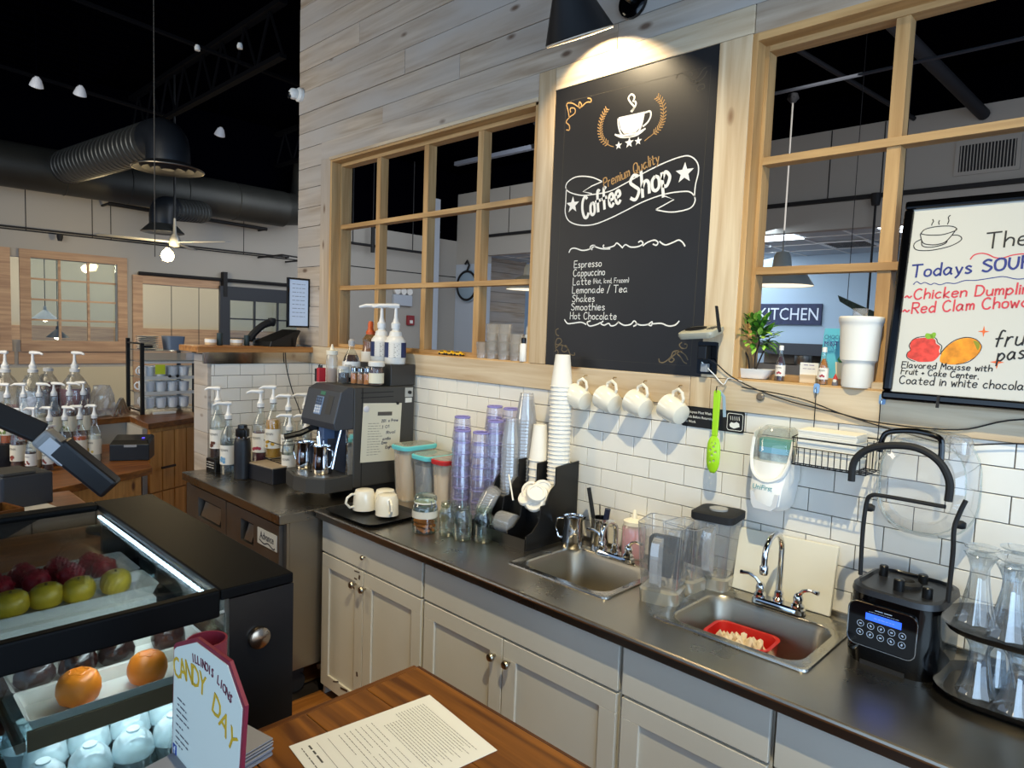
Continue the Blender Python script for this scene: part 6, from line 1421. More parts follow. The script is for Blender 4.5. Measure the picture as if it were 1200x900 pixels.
t = T('bakery_box', 'brown cardboard bakery box at the far end of the case under the glass', 'box', (-.452, -1.88, SH + .001)); t.location = (-.395, -2.20, SH + .001)
P('box', B().bx(-.06, .20, -.10, .10, 0, .085), mat('kraft_card', '#93704a', .8), t, smooth=False, bevel=.001)
P('lid_flap', B().bx(-.06, .06, -.10, .10, .0855, .088).bx(.065, .20, -.10, .10, .0855, .088), mat('kraft_card', '#93704a', .8), t, smooth=False)
# domed clear cups on the middle shelf
dm = T('domed_cup', 'x', 'cup', (0, 0, 0), group='domed dessert cups on the middle shelf')
CC = clear('cup_frost', '#e8f6fb', .08, .5, body=.45, bodycol='#dfeaee')
P('cup', B().lathe([(.0, 0), (.026, 0), (.036, .045), (.038, .048)], 16), CC, dm); P('dome', B().lathe([(.039, .048), (.038, .055), (.034, .075), (.022, .090), (.012, .094), (.012, .098), (0, .098)], 16), CC, dm)
P('filling', B().lathe([(0, .002), (.024, .002), (.033, .044), (.02, .058), (0, .062)], 14), mat('whipped_cream', '#e4e6e2', .6), dm)
k = 0
for i in range(3):
    for j in range(5):
        loc = (.245 - i * .085, -2.01 + j * .075 + .02 * (i % 2), .8735); lab = 'clear domed dessert cup on the middle shelf, ' + ('front', 'middle', 'back')[i] + ' row, ' + ('far left', 'left', 'centre', 'right', 'far right')[j]
        if k == 0: dm.location = loc; dm['label'] = lab
        else: cp(dm, loc, lab)
        k += 1

# ================= WOODEN SERVICE COUNTER IN FRONT =================
t = T('service_counter', 'brown wooden counter in the foreground with a menu sheet on it', 'counter', (1.05, -2.0, 0))
def W(b): b.v = [(a - 1.05, c + 2.0, d) for a, c, d in b.v]; return b
for i in range(6):
    y1 = -1.408 - .001 - i * .13; P('plank', W(B().bx(.578, 1.75, y1 - .1285, y1, 1.035, 1.07)), OAKX, t, smooth=False, bevel=.002)
P('front_edge', W(B().bx(.57, 1.76, -1.407, -1.400, 1.03, 1.068)), mat('dark_edge', '#4f2c12', .5, var=.3), t, smooth=False, bevel=.001)
P('side_edge', W(B().bx(.562, .577, -2.3, -1.407, 1.03, 1.069)), OAK, t, smooth=False, bevel=.002)
P('base', W(B().bx(.62, 1.7, -2.18, -1.46, 0, 1.034)), mat('counter_base', '#5b3515', .6), t, smooth=False)
# sheet of paper: corners measured on the counter top
t = T('printed_sheet', 'white printed sheet lying on the wooden counter', 'paper', (.772, -1.613, 1.0712), radians(-6.7))
o = P('sheet', B().bx(-.108, .108, -.140, .140, 0, .0006), PAPER, t, smooth=False)
b = B(); PM = lambda u, v, h: (u, v, .0008)
INK = mat('print_black', '#55524e', .8)
for i in range(17): scribble(b, (-.088 + (.02 if i > 10 else 0), .112 - .0058 * i), (.088 - .012 * (i % 3), .112 - .0058 * i), .0019, 1, PM, seed=i)
for i in range(7): scribble(b, (-.088, .004 - .0105 * i), (-.02 + .012 * (i % 3), .004 - .0105 * i), .0019, 1, PM, seed=i + 30); scribble(b, (.0, .004 - .0105 * i), (.05 + .012 * (i % 2), .004 - .0105 * i), .0016, 1, PM, seed=i + 60)
for z in (-.078, -.098): b.ribbon([(-.09, z), (.09, z)], .0007, 1, PM)
scribble(b, (-.09, -.112), (-.03, -.112), .006, 1, PM, seed=90); scribble(b, (-.09, -.125), (.0, -.125), .003, 1, PM, seed=91)
P('print', b, INK, t, smooth=False)
# stack of grey napkins
t = T('paper_stack', 'stack of grey paper slips at the lower left corner of the printed sheet', 'papers', (.615, -1.86, 1.0712), radians(12))
b = B()
for i in range(14): o = random.uniform(-.003, .003); b.bx(-.04 + o, .055 + o, -.08, .08, i * .0022, i * .0022 + .0018)
P('slips', b, mat('grey_slips', '#8f8d90', .8), t, smooth=False, kind='stuff')
# candy sign
t = T('candy_sign', 'octagonal cardboard candy day donation box standing on the wooden counter', 'sign', (.70, -1.90, 1.071))
fx = [(-.118, 0), (-.112, .213), (-.026, .250), (.090, .254), (.135, .212), (.122, .132), (.114, .0)]
fx = [(-.130, 0), (-.118, .205), (-.108, .213), (-.026, .250), (.086, .256), (.134, .213), (.122, .11), (.112, 0)]
MAR = mat('maroon_card', '#7d1f33', .5); 
P('box', B().prism(fx, 0, .005, 'y'), MAR, t, smooth=False)
P('rear_cup', B().lathe([(.026, .0), (.031, .214), (.028, .214), (.023, .02), (0, .01)], 20, (-.088, .038, 0)), MAR, t, label='round maroon container behind the face')
fin = [((p[0] - .003) * .955 + .002, p[1] * .965 + .002) for p in fx]
P('face', B().prism(fin, -.001, 0, 'y'), mat('sign_cream', '#d6dcd0', .6), t, smooth=False)
SM = lambda u, v, h: (u, -.0015, v)
def arc(s, size, m, pts, ang):  # letters set one by one along a slope
    for ch, (u, v), a in zip(s, pts, ang):
        if ch == ' ': continue
        printed(ch, size, m, t, frame_m((u, -.0016, v), (cos(a), 0, sin(a)), (-sin(a), 0, cos(a))), squash=.9)
n = len('CANDY DAY'); pts = [(-.098 + .0235 * i, .160 + .022 * sin(pi * min(i / 7.0, 1.1) * .75) - .0012 * i * i * .45) for i in range(n)]
ang = [radians(18 - 6 * i) for i in range(n)]
arc('CANDY DAY', .047, mat('candy_yellow', '#cfa61c', .5), pts, ang)
arc('ILLINOIS LIONS', .019, mat('sign_maroon', '#6b2a3c', .5), [(-.036 + .0098 * i, .214 - .0004 * (i - 5) ** 2 * .5) for i in range(14)], [radians(12 - 2.4 * i) for i in range(14)])
printed('50¢', .034, mat('sign_maroon', '#6b2a3c', .5), t, frame_m((.083, -.0016, .062), (1, 0, -.12), (.12, 0, 1)))
b = B()
for i, (u, v, w) in enumerate(((-.10, .128, .03), (-.10, .118, .036), (-.104, .108, .046), (-.104, .098, .05), (-.106, .084, .028), (-.108, .072, .052), (-.108, .062, .05), (-.11, .052, .03))): scribble(b, (u, v), (u + w, v), .004, 1, SM, seed=i)
P('small_print', b, mat('sign_ink', '#4b4a55', .7), t, smooth=False)
fb = P('emblem', B().bx(-.119, -.105, -.0018, -.001, .030, .046), mat('emblem_blue', '#2b4a94', .5), t, smooth=False); printed('f', .018, WHITE, fb, frame_m((-.111, -.0022, .032), (1, 0, 0), (0, 0, 1)))
P('state_shape', B().prism([(.040, .055), (.058, .058), (.066, .035), (.064, .01), (.050, -.0 + .004), (.038, .012), (.030, .030)], -.0016, -.0008, 'y'), MAR, t, smooth=False)
P('round_emblem', B().lathe([(.030, 0), (.030, .0012), (.026, .0013), (.026, .0012), (0, .0012)], 24, (.080, -.001, .030), Matrix.Rotation(pi / 2, 3, 'X')), mat('emblem_grey_blue', '#6d7da0', .5), t)
P('emblem_centre', B().lathe([(.018, .0014), (.018, .0018), (0, .0018)], 20, (.080, -.001, .030), Matrix.Rotation(pi / 2, 3, 'X')), WHITE, t)

# ================= POINT OF SALE GEAR BEYOND THE CASE =================
t = T('register_counter', 'brown wooden counter strip beyond the far end of the display case', 'counter', (-1.15, -2.0, 0))
P('top', B().bx(-.60, .59, -.5, .48, .98, 1.02), OAK, t, smooth=False, bevel=.002)
P('base', B().bx(-.55, .58, -.45, .42, 0, .979), mat('dark_counter_body', '#241911', .7), t, smooth=False)
t = T('receipt_paper', 'pale paper lying on the register counter', 'paper', (-1.45, -1.72, 1.0205), .2); P('sheet', B().bx(-.15, .15, -.10, .10, 0, .001), PAPER, t, smooth=False)
t = T('small_crate', 'small brown wooden crate at the left edge beyond the case', 'crate', (-1.33, -1.86, 1.021), .3)
P('side', B().bx(-.07, .07, -.08, -.07, 0, .06).bx(-.07, .07, .07, .08, 0, .06).bx(-.07, -.06, -.07, .07, 0, .06).bx(.06, .07, -.07, .07, 0, .06), OAK, t, smooth=False); P('floor_board', B().bx(-.06, .06, -.07, .07, 0, .01), OAK, t, smooth=False)
t = T('receipt_printer', 'dark square receipt printer behind the crate', 'printer', (-1.62, -1.72, 1.021), .2); P('housing', B().bx(-.08, .08, -.09, .09, 0, .13), mat('dark_slate', '#2c2f35', .5), t, smooth=False, bevel=.008); P('cover', B().bx(-.075, .075, -.085, .03, .1305, .142), DGREY, t, smooth=False, bevel=.004)
def obb(name, a, b_, w, h, m, parent, bevel=.006, up=(0, 0, 1)):
    a = Vector(a); b_ = Vector(b_); d = (b_ - a); L = d.length; d.normalize(); s = d.cross(Vector(up)).normalized(); u = s.cross(d)
    bb = B(); vs = []
    for k in (a, b_):
        for p, q in ((-w / 2, -h / 2), (w / 2, -h / 2), (w / 2, h / 2), (-w / 2, h / 2)): vs.append(tuple(k + s * p + u * q))
    bb._add(vs, [(3, 2, 1, 0), (4, 5, 6, 7)] + [(i, (i + 1) % 4, 4 + (i + 1) % 4, 4 + i) for i in range(4)]); return P(name, bb, m, parent, smooth=False, bevel=bevel)
t = T('card_terminal', 'grey and black card terminal tilted on its stand beyond the case', 'card terminal', (-1.05, -1.60, 1.02)); io = Vector((-1.05, -1.60, 1.02)); R3 = lambda p: tuple(Vector(p) - io)
P('stand', B().lathe([(.07, 0), (.07, .012), (.02, .02), (.018, .10), (0, .10)], 18, (.02, .04, 0)), BLK, t)
obb('head', R3((-1.10, -1.745, 1.372)), R3((-1.06, -1.665, 1.285)), .075, .07, mat('terminal_grey', '#8c8c8a', .4), t, .012)
obb('screen', R3((-1.052, -1.745, 1.352)), R3((-1.022, -1.685, 1.287)), .002, .05, mat('terminal_screen', '#c9cbcd', .2), t, 0)
obb('body', R3((-1.075, -1.70, 1.335)), R3((-1.0, -1.555, 1.175)), .085, .075, mat('terminal_black', '#15171b', .4), t, .012)
obb('card_slot', R3((-1.055, -1.712, 1.362)), R3((-1.05, -1.69, 1.338)), .03, .006, BLK, t, 0)
t = T('pos_screen', 'black edge of a tilted point of sale screen at the left edge', 'screen', (-1.15, -1.95, 1.02)); io = Vector((-1.15, -1.95, 1.02))
obb('panel', R3((-1.15, -1.93, 1.49)), R3((-1.10, -1.74, 1.375)), .075, .03, BLKM, t, .006, (1, 0, .4)); P('stand', B().tube([(0, -.02, 0), (0, .0, .2), (0, .06, .40)], .018, 8), BLK, t)
# ================= LEFT BACK COUNTERS =================
poly = [(-3.66, -2.4), (-3.63, -1.0), (-3.70, -.70), (-3.27, -.715), (-3.46, -.30), (-3.62, .05), (-4.3, .05), (-4.3, -2.4)]

t = T('corner_counter', 'corner counter with reddish wooden top, white panel and knotty pine doors, under the juice jugs', 'counter', (-3.6, -.5, 0))
def Q(b): b.v = [(a + 3.6, c + .5, d) for a, c, d in b.v]; return b
P('top', Q(B().prism(poly, 1.03, 1.07)), OAK, t, smooth=False, bevel=.003)
P('white_panel', Q(B().prism([(-3.69, -2.3), (-3.66, -1.0), (-3.73, -.72), (-3.33, -.735), (-3.34, -.70), (-4.2, -.6), (-4.2, -2.3)], 0, 1.029)), mat('counter_white_panel', '#b9b5ab', .7), t, smooth=False)
cdir = Vector((-3.48 + 3.30, -.31 + .70, 0)); L = cdir.length; cd = cdir.normalized(); cn = Vector((cd.y, -cd.x, 0))
def face_box(u0, u1, z0, z1, d0, d1):
    a = Vector((-3.30, -.70, 0)); b = B(); vs = []
    for z in (z0, z1):
        for u, d in ((u0, d0), (u1, d0), (u1, d1), (u0, d1)): p = a + cd * u + cn * d; vs.append((p.x + 3.6, p.y + .5, z))
    return b._add(vs, [(3, 2, 1, 0), (4, 5, 6, 7)] + [(i, (i + 1) % 4, 4 + (i + 1) % 4, 4 + i) for i in range(4)])
P('pine_body', face_box(.02, L, 0, 1.029, -.10, -.02), PINE, t, smooth=False)
for k in range(4):
    P('pine_board', face_box(.005 + k * L / 4, (k + 1) * L / 4 - .003, .58, 1.0, -.02, 0), PINE, t, smooth=False, bevel=.002)
    P('pine_board', face_box(.005 + k * L / 4, (k + 1) * L / 4 - .003, .02, .57, -.02, 0), PINE, t, smooth=False, bevel=.002)
P('handle_bar', face_box(.08, .2, .74, .755, .02, .03), mat('dark_iron', '#2b1a12', .5), t, smooth=False)
t = T('low_counter', 'lower brown wooden counter under the rows of syrup bottles', 'counter', (-2.9, -1.5, 0))
def V(b): b.v = [(a + 2.9, c + 1.5, d) for a, c, d in b.v]; return b
P('top', V(B().prism([(-2.25, -2.4), (-2.30, -1.56), (-2.62, -.90), (-3.22, -.77), (-3.60, -.81), (-3.60, -2.4)], .86, .90)), OAK, t, smooth=False, bevel=.003)
P('base', V(B().prism([(-2.30, -2.35), (-2.34, -1.57), (-2.66, -.95), (-3.22, -.83), (-3.55, -.86), (-3.55, -2.35)], 0, .859)), PINE, t, smooth=False)
tag(P('step_riser', B().bx(-3.20, -3.095, -1.60, -1.08, .901, 1.03), BLK, smooth=False), 'black riser step under the rear row of syrup bottles', 'riser')
rnd = random.Random(11)
cols = ['#4b2417', '#c4b59a', '#6e2430', '#3a1a12', '#c0561f', '#d6d0c0']
ords = ('leftmost', 'second from the left', 'third from the left', 'third from the right', 'second from the right', 'nearest the receipt box')
for row, (x, z) in enumerate(((-3.0, .9005), (-3.148, 1.0305))):
    for i in range(6):
        y = -1.488 + i * .0765 - (.02 if row else 0)
        syrup(('front' if row == 0 else 'rear') + ' row syrup bottle on the low counter, ' + ords[i], (x + rnd.uniform(-.008, .008), y, z), rnd.choice(cols) if row else cols[i], fill=.15 + .03 * rnd.random(), pa=rnd.choice([-2.4, -2.6, .75, -2.2, .6]), accent=rnd.choice(['#6d7f3a', '#8a3a2a', '#c9a94f']), scale=.98, lblcol='#ddd3bd')
for i, y in enumerate((-1.45, -1.37)):
    syrup('short dark syrup bottle at the front left of the low counter, ' + ('left one' if i == 0 else 'right one'), (-2.88, y, .9005), '#2f1510', fill=.16, pa=2.0, accent='#8a3a2a', scale=.72)
t = T('receipt_box', 'black angular card or receipt printer at the right end of the low counter', 'printer', (-2.98, -.90, .9005), radians(62))
P('housing', B().loft([[(-.11, -.085, 0), (.11, -.085, 0), (.11, .085, 0), (-.11, .085, 0)], [(-.11, -.085, .10), (.11, -.085, .10), (.11, .085, .13), (-.11, .085, .13)], [(-.095, -.06, .125), (.095, -.06, .125), (.10, .08, .14), (-.10, .08, .14)]]), BLK, t, smooth=False, bevel=.004)
P('paper_slot', B().bx(-.03, .04, -.0875, -.085, .085, .10), mat('slot_grey', '#8c8c8c', .5), t, smooth=False); P('status_light', B().bx(.06, .075, -.04, -.02, .1325, .136), mat('violet_light', '#5b4be0', .4, emit=1.5), t, smooth=False)
# one-gallon juice jugs
JG = [(0, 0), (.088, 0), (.094, .01), (.095, .20), (.088, .225), (.050, .285), (.030, .31), (.028, .335)]
jd = [((-3.85, -1.405), '#9c3a58', .10, 'big juice jug one third full of pink juice, leftmost', True), ((-3.80, -1.262), '#dfe3e6', .21, 'big clear juice jug with a blue label, second from the left', True), ((-3.90, -1.155), '#742238', .25, 'big jug of dark red juice without a pump, set behind the others', False), ((-3.80, -1.02), '#6d2440', .21, 'big jug full of purple-red juice with white pump, rightmost', True)]
for (x, y), col, fill, lab, pm_ in jd:
    m = clear('jug_juice_clear', '#e8ecee', .05, .4, body=.25, bodycol='#cfd4d8') if col == '#dfe3e6' else mat('juice_' + col[1:], col, .25, coat=.3)
    t = bottle('juice_jug', lab, 'jug', (x, y, 1.0705), [(r * (1 if pm_ else .85), z * (1 if pm_ else 1)) for r, z in JG], clear('jug_plastic', '#f1f1ee', .07, .45, body=.12, bodycol='#dcdcd8'), (.004, fill), m, cap=[(.030, .325), (.031, .345), (.024, .35), (0, .35)], capm=mat('jug_cap', '#d8d8d6', .4))
    P('handle', B().tube(smoothpts([(.03, -.02, .30), (.07, -.05, .30), (.092, -.06, .26), (.090, -.045, .22)], 4), .011, 8), MATS['jug_cap'] if False else clear('jug_plastic', '#f1f1ee', .07, .45), t)
    if pm_: pump(t, .345, .12, rnd.choice([-2.4, .75, .7]), .07, 1.3)
    if col in ('#dfe3e6', '#742238'):
        w = .0965 * (1 if pm_ else .85); b2 = B(); b2._add([(w * cos(a), w * sin(a), z) for z in (.05, .17) for a in [-1.1 + .2 * k for k in range(9)]], [(k, k + 1, k + 10, k + 9) for k in range(8)]); P('picture_label', b2, mat('jug_label', '#b9c3d2', .6, var=.5, vscale=26), t)
# bags of cutlery-like plastic beside the jugs
t = T('plastic_bag', 'crumpled clear plastic bag between the last jug and the glass rack', 'bag', (-3.85, -.84, 1.0705))
b = B(); r_ = random.Random(5); rg = []
for k, z in enumerate((0, .04, .09, .14, .19, .215)): rg.append([((.07 - .008 * k) * cos(a) * (1 + r_.uniform(-.25, .25)), (.09 - .009 * k) * sin(a) * (1 + r_.uniform(-.25, .25)), z + r_.uniform(0, .012)) for a in [2 * pi * i / 14 for i in range(14)]])
b.loft(rg); P('film', b, clear('bag_film', '#f4f4f4', .12, .6, body=.22), t, smooth=False)
t = T('foil_bag', 'shiny silver foil packets in a bundle left of the glass rack', 'packets', (-3.74, -.75, 1.0705))
for k in range(5): P('packet', B().box((-.01 * k, -.03 + .018 * k, .06 + .004 * k), (.05, .008, .12), Matrix.Rotation(.2 * k - .4, 4, 'X')), CHROME, t, smooth=False)
# wire rack of glassware
t = T('glass_rack', 'black posted shelf rack holding rows of white mugs and glasses', 'rack', (-3.76, -.60, 1.0705), pi / 2); RK = t
P('post', B().bx(-.012, .012, -.012, .012, 0, .53), BLK, t, smooth=False); P('post', B().bx(-.012, .012, .31, .334, 0, .56), BLK, t, smooth=False)
P('post', B().bx(.36, .384, -.012, .012, 0, .50), BLK, t, smooth=False); P('post', B().bx(.36, .384, .31, .334, 0, .50), BLK, t, smooth=False)
P('post_arm', B().bx(.01, .07, -.012, .006, .50, .515), BLK, t, smooth=False); P('post_arm', B().bx(-.008, .008, .012, .31, .52, .532), BLK, t, smooth=False); P('post_arm', B().bx(-.008, .008, .012, .31, .02, .032), BLK, t, smooth=False)
for z in (.03, .15, .265, .385, .47): P('shelf', B().bx(.012, .372, -.01, .33, z, z + .008), clear('rack_acrylic', '#e6e9ea', .12, .6, body=.1), t, smooth=False)
for z in (.158, .273, .393): P('shelf_lip', B().bx(.012, .372, -.014, -.011, z - .012, z + .012), mat('rack_lip_pale', '#c8c9c6', .3), t, smooth=False)
P('shelf_lip', B().bx(.012, .372, -.014, -.011, .395, .462), clear('rack_drawer', '#f3efe6', .15, .6, body=.4, bodycol='#d9d3c4'), t, smooth=False, label='clear plastic front of the top tray')
P('sticky_note', B().bx(.085, .155, -.017, -.0155, .30, .372), mat('note_yellow_green', '#c6d42c', .6), t, smooth=False, label='yellow-green sticky note')
for x in (.185, .24): P('black_knob', B().lathe([(0, -.01), (.011, -.006), (.011, .006), (0, .01)], 10, (x, -.02, .285), Matrix.Rotation(pi / 2, 3, 'X')), BLK, t)
rz_ = pi / 2
def rp(x, y, z): return (-3.76 + x * cos(rz_) - y * sin(rz_), -.60 + x * sin(rz_) + y * cos(rz_), 1.0705 + z)
mg = mug('x', (0, 0, 0), 0, r=.038, h=.08, m=mat('pale_glassware', '#e4e6e8', .15, coat=.4)); mg['group'] = 'mugs and glasses on the rack'
fi = True
for li, z in enumerate((.0385, .1585, .2735)):
    for i in range(4):
        for j in range(2):
            loc = rp(.06 + i * .083, .045 + j * .11, z); lab = 'pale mug on the ' + ('bottom', 'middle', 'upper')[li] + ' shelf of the black rack, ' + ('front', 'back')[j] + ' row, ' + ('far left', 'left', 'right', 'far right')[i]
            if fi: mg.location = loc; mg.rotation_euler = (0, 0, 4); mg['label'] = lab; fi = False
            else: cp(mg, loc, lab, rz=rnd.uniform(3.4, 5.2))
GBM = mat('grey_blue_bin', '#727f91', .45)
for k, (x, w, lb) in enumerate(((.075, .15, 'grey-blue stack of plates on top of the rack, left'), (.26, .13, 'grey-blue tub on top of the rack, right'))):
    t = T('bin', lb, 'tub', rp(x, .12, .479), rz_)
    if k == 0:
        for j in range(9): P('plate', B().lathe([(0, .0), (.05, .0), (.078, .008), (.08, .010), (.05, .005), (0, .005)], 20, (0, 0, j * .0115)), GBM, t)
    else: P('tub', B().loft([rr3(w * .85, .14, .02, 0), rr3(w, .16, .02, .105), rr3(w - .01, .15, .02, .105), rr3(w * .8, .13, .02, .01)]), GBM, t)
tag(P('paper_label_strip', (lambda b: b)(B().box(rp(.14, -.04, .012), (.16, .02, .018), Matrix.Rotation(rz_, 4, 'Z'))), PAPER, smooth=False), 'white paper strip at the foot of the glass rack', 'paper')

# ================= OVERHEAD: DUCTS, FAN, SPOTS =================
DU = mat('dark_galvanised_duct', '#3a3a36', .5, .5, var=.3, vscale=2); DU2 = mat('spiral_duct_grey', '#4c4d4b', .38, .6)
def duct(label, pts, r, m, rib=.12):
    t = T('air_duct', label, 'duct', pts[0]); o = Vector(pts[0]); pp = [tuple(Vector(p) - o) for p in pts]
    P('pipe', B().tube(pp, r, 28), m, t); b = B()
    for a, c in zip(pp, pp[1:]):
        a, c = Vector(a), Vector(c); L = (c - a).length; n = int(L / rib); d = (c - a).normalized(); q = d.to_track_quat('Z', 'Y').to_matrix()
        for k in range(1, n): b.lathe([(r, -.006), (r + .007, 0), (r, .006)], 28, tuple(a + d * (k * rib)), q, caps=False)
    P('rib', b, m, t); return t
duct('large dark round duct running along the far dining wall', [(-6.8, -6.4, 3.27), (-6.8, 2.05, 3.27)], .225, DU, .6)
duct('dark duct elbow rising at the right end of the large duct', [(-6.8, 2.0, 3.27), (-6.82, 2.25, 3.30), (-6.85, 2.4, 3.42), (-6.85, 2.45, 3.9)], .21, DU, .3)
t = duct('grey ribbed branch duct with a round down-facing diffuser, upper left', [(-6.62, -.42, 3.30), (-4.72, -.17, 3.32)], .165, DU2, .085)
P('elbow', B().tube(smoothpts([(1.85, .245, .02), (1.98, .262, .015), (2.06, .272, -.04), (2.08, .275, -.14), (2.08, .275, -.20)], 4), .172, 28), mat('elbow_dark', '#22262c', .45, .4), t)
P('diffuser', B().lathe([(.175, -.20), (.275, -.245), (.28, -.255), (.27, -.26), (.22, -.235), (.20, -.255), (.15, -.235), (.13, -.255), (.07, -.235), (.05, -.255), (0, -.255)], 32, (2.08, .275, 0), caps=False), BLKM, t)
P('chrome_lip', B().tube([(2.08 + .278 * cos(a), .275 + .278 * sin(a), -.252) for a in [2 * pi * i / 32 for i in range(32)]], .006, 6, closed=True), NICK, t)
t = duct('small grey branch duct with a round diffuser above the glowing bulb', [(-6.62, .95, 3.05), (-6.25, .45, 2.98)], .12, DU2, .06)
P('elbow', B().tube(smoothpts([(.33, -.46, -.06), (.39, -.55, -.08), (.41, -.58, -.15), (.41, -.58, -.26)], 4), .13, 24), mat('elbow_dark', '#22262c', .45, .4), t)
P('diffuser', B().lathe([(.13, -.25), (.21, -.33), (.215, -.34), (.20, -.345), (.15, -.32), (.08, -.34), (0, -.33)], 28, (.41, -.58, 0), caps=False), DU2, t)
t = T('ceiling_fan', 'thin bladed ceiling fan with a glowing bulb in front of the far wall', 'ceiling fan', (-6.0, .42, 2.60))
P('rod', B().tube([(0, 0, .02), (0, 0, 1.72)], .012, 8), BLK, t); P('hub', B().lathe([(0, -.05), (.05, -.04), (.06, .0), (.05, .05), (.02, .09), (.012, .25), (0, .25)], 16), mat('fan_grey', '#9d9d98', .4, .4), t)
for a in (.45, .45 + 2.09, .45 + 4.19): P('blade', B().prism([(.06, -.03), (.70, -.055), (.74, 0), (.70, .045), (.06, .03)], -.004, .004), mat('fan_grey', '#9d9d98', .4, .4), t, smooth=False).rotation_euler = (.12, 0, a)
t = T('bare_bulb', 'bright warm bare bulb glowing under the ceiling fan', 'bulb', (-5.98, .34, 2.46))
P('glass', B().lathe([(0, -.075), (.045, -.06), (.065, -.015), (.05, .03), (.02, .06), (.018, .07), (0, .07)], 16), mat('bulb_glow', '#ffdf9c', .3, emit=40), t)
light('POINT', (-5.85, .30, 2.42), 26, (1, .78, .45), .05)
for x, y, z, lb in ((-5.0, -.977, 3.63, 'leftmost small white spot lamp under the black ceiling'), (-5.0, -.675, 3.645, 'second small white spot lamp under the black ceiling'), (-5.0, .482, 3.58, 'small white spot lamp near the planked wall, under the black ceiling')):
    t = T('spot_lamp', lb, 'lamp', (x, y, z)); P('shade', B().lathe([(.012, .05), (.03, .03), (.045, -.01), (.05, -.03), (.04, -.035), (0, -.02)], 14, (0, 0, 0), Matrix.Rotation(.5, 3, 'Y')), mat('spot_white', '#d8d8dc', .4, emit=.12), t); P('stem', B().tube([(0, 0, .04), (0, 0, 4.40 - z)], .006, 6), BLKDECK, t)
for k, (x, y) in enumerate(((-3.9, -.15), (-3.6, .05))):
    t = T('ceiling_sensor', 'tiny white fitting on a dark ceiling beam, ' + ('left one' if k == 0 else 'right one'), 'fitting', (x, y, 3.86)); P('body', B().lathe([(0, 0), (.02, 0), (.022, .02), (.015, .04), (0, .04)], 10), WHITE, t)
# track rails and thin hanging bars in the dining room
for lb, pts, r in (('black light track in front of the far wall, below the big duct', [(-7.05, .08, 3.06), (-7.05, 1.95, 3.02)], .022), ('thin black rail with cables running along the far wall', [(-7.22, -2.2, 2.70), (-7.22, 2.35, 2.70)], .010), ('short thin bar hanging near the planked wall', [(-6.6, 1.95, 2.66), (-6.6, 2.35, 2.64)], .010)):
    bb_ = B().tube(pts, r, 6)
    for q in (pts[0], pts[1]): bb_.bx(-7.3, q[0], q[1] - .01, q[1] + .01, q[2] - .01, q[2] + .01)
    tag(P('rail', bb_, BLKM), lb, 'rail')
tag(P('track_head', B().lathe([(.02, 0), (.03, .04), (.03, .07), (0, .07)], 10, (-7.2, -.36, 2.60)), BLKM), 'tiny black fitting hanging below the rail above the far window', 'fitting')
tag(P('rod', B().tube([(-4.0, -.43, 2.26), (-4.0, -.43, 4.3)], .004, 5), mat('dim_cord', '#4d4943', .7)), 'pale hanging cord crossing the far window', 'cord')
for lb, x, y, z, r in (('small lit pendant lamp seen through the far doorway, left one', -8.6, 1.287, 1.36, .05), ('small lit pendant lamp seen through the far doorway, right one', -8.6, 1.668, 1.34, .07), ('pendant seen through the far window, wide flat shade', -8.9, -.17, 1.72, .16), ('dark pendant seen low through the far window', -8.5, -.12, 1.50, .13)):
    t = T('pendant_lamp', lb, 'pendant lamp', (x, y, z)); P('shade', B().lathe([(.015, r * 1.1), (.02, r * .8), (r, 0), (r * .95, 0), (0, r * .2)], 16, caps=False), BLK if 'doorway' in lb or 'dark' in lb else GYPB, t)
    P('bulb', B().lathe([(0, -.03), (.035, -.015), (.04, .01), (0, .03)], 12), mat('pendant_glow', '#fff0d0', .3, emit=9), t); P('cord', B().tube([(0, 0, r), (0, 0, 2.98 - z)], .005, 5), BLK, t)
t = T('far_light_panel', 'bright ceiling light panel seen through the far window', 'light panel', (-8.9, .05, 2.95)); P('panel', B().bx(-.3, .3, -.15, .15, 0, .03), mat('panel_glow', '#e9f4ff', .3, emit=6), t, smooth=False)
t = T('barn_lamp', 'black cone wall lamp seen through the far doorway', 'lamp', (-8.2, .62, 2.42)); P('shade', B().lathe([(.02, .1), (.09, -.06), (.085, -.06), (.01, .08)], 16, caps=False), BLK, t); P('arm', B().tube([(0, 0, .09), (0, 0, .585)], .01, 6), BLK, t)

# ================= BEYOND THE WINDOW WALL =================
PG = mat('pendant_enamel', '#c9c4b4', .4); PI = mat('pendant_inner_white', '#fff3d8', .4, emit=2.2)
def pend(label, x, y, z, r, top):
    t = T('pendant_lamp', label, 'pendant lamp', (x, y, z))
    P('shade', B().lathe([(r, 0), (r * .98, .012), (r * .80, .07), (r * .50, .115), (r * .30, .13), (r * .27, .20), (r * .20, .23), (.02, .235)], 32, caps=False), PG, t)
    P('inner_lining', B().lathe([(r * .985, .003), (r * .96, .014), (r * .78, .066), (r * .48, .11), (0, .125)], 32, caps=False), mat('lining_white', '#f2ead8', .5, emit=.9), t)
    P('bulb', B().lathe([(0, .02), (.03, .03), (.04, .06), (.02, .09), (0, .1)], 14), mat('pendant_glow', '#fff0d0', .3, emit=9), t)
    P('cord', B().tube([(0, 0, .23), (0, 0, top)], .006, 6), mat('pale_cord', '#b9b3a6', .6), t)
    P('canopy', B().lathe([(.03, top), (.04, top - .03), (.015, top - .06), (0, top - .06)], 12), BLKM, t); return t
pend('large enamel pendant lamp behind the right window, over the kitchen sign', -.315, 2.43, 2.17, .215, 1.30)
pend('large enamel pendant lamp behind the left window, at its right edge', -2.62, 2.35, 2.175, .225, 2.2)
pend('small enamel pendant lamp low behind the left window beside the white bottle', -4.15, 4.0, 1.62, .11, 2.76)
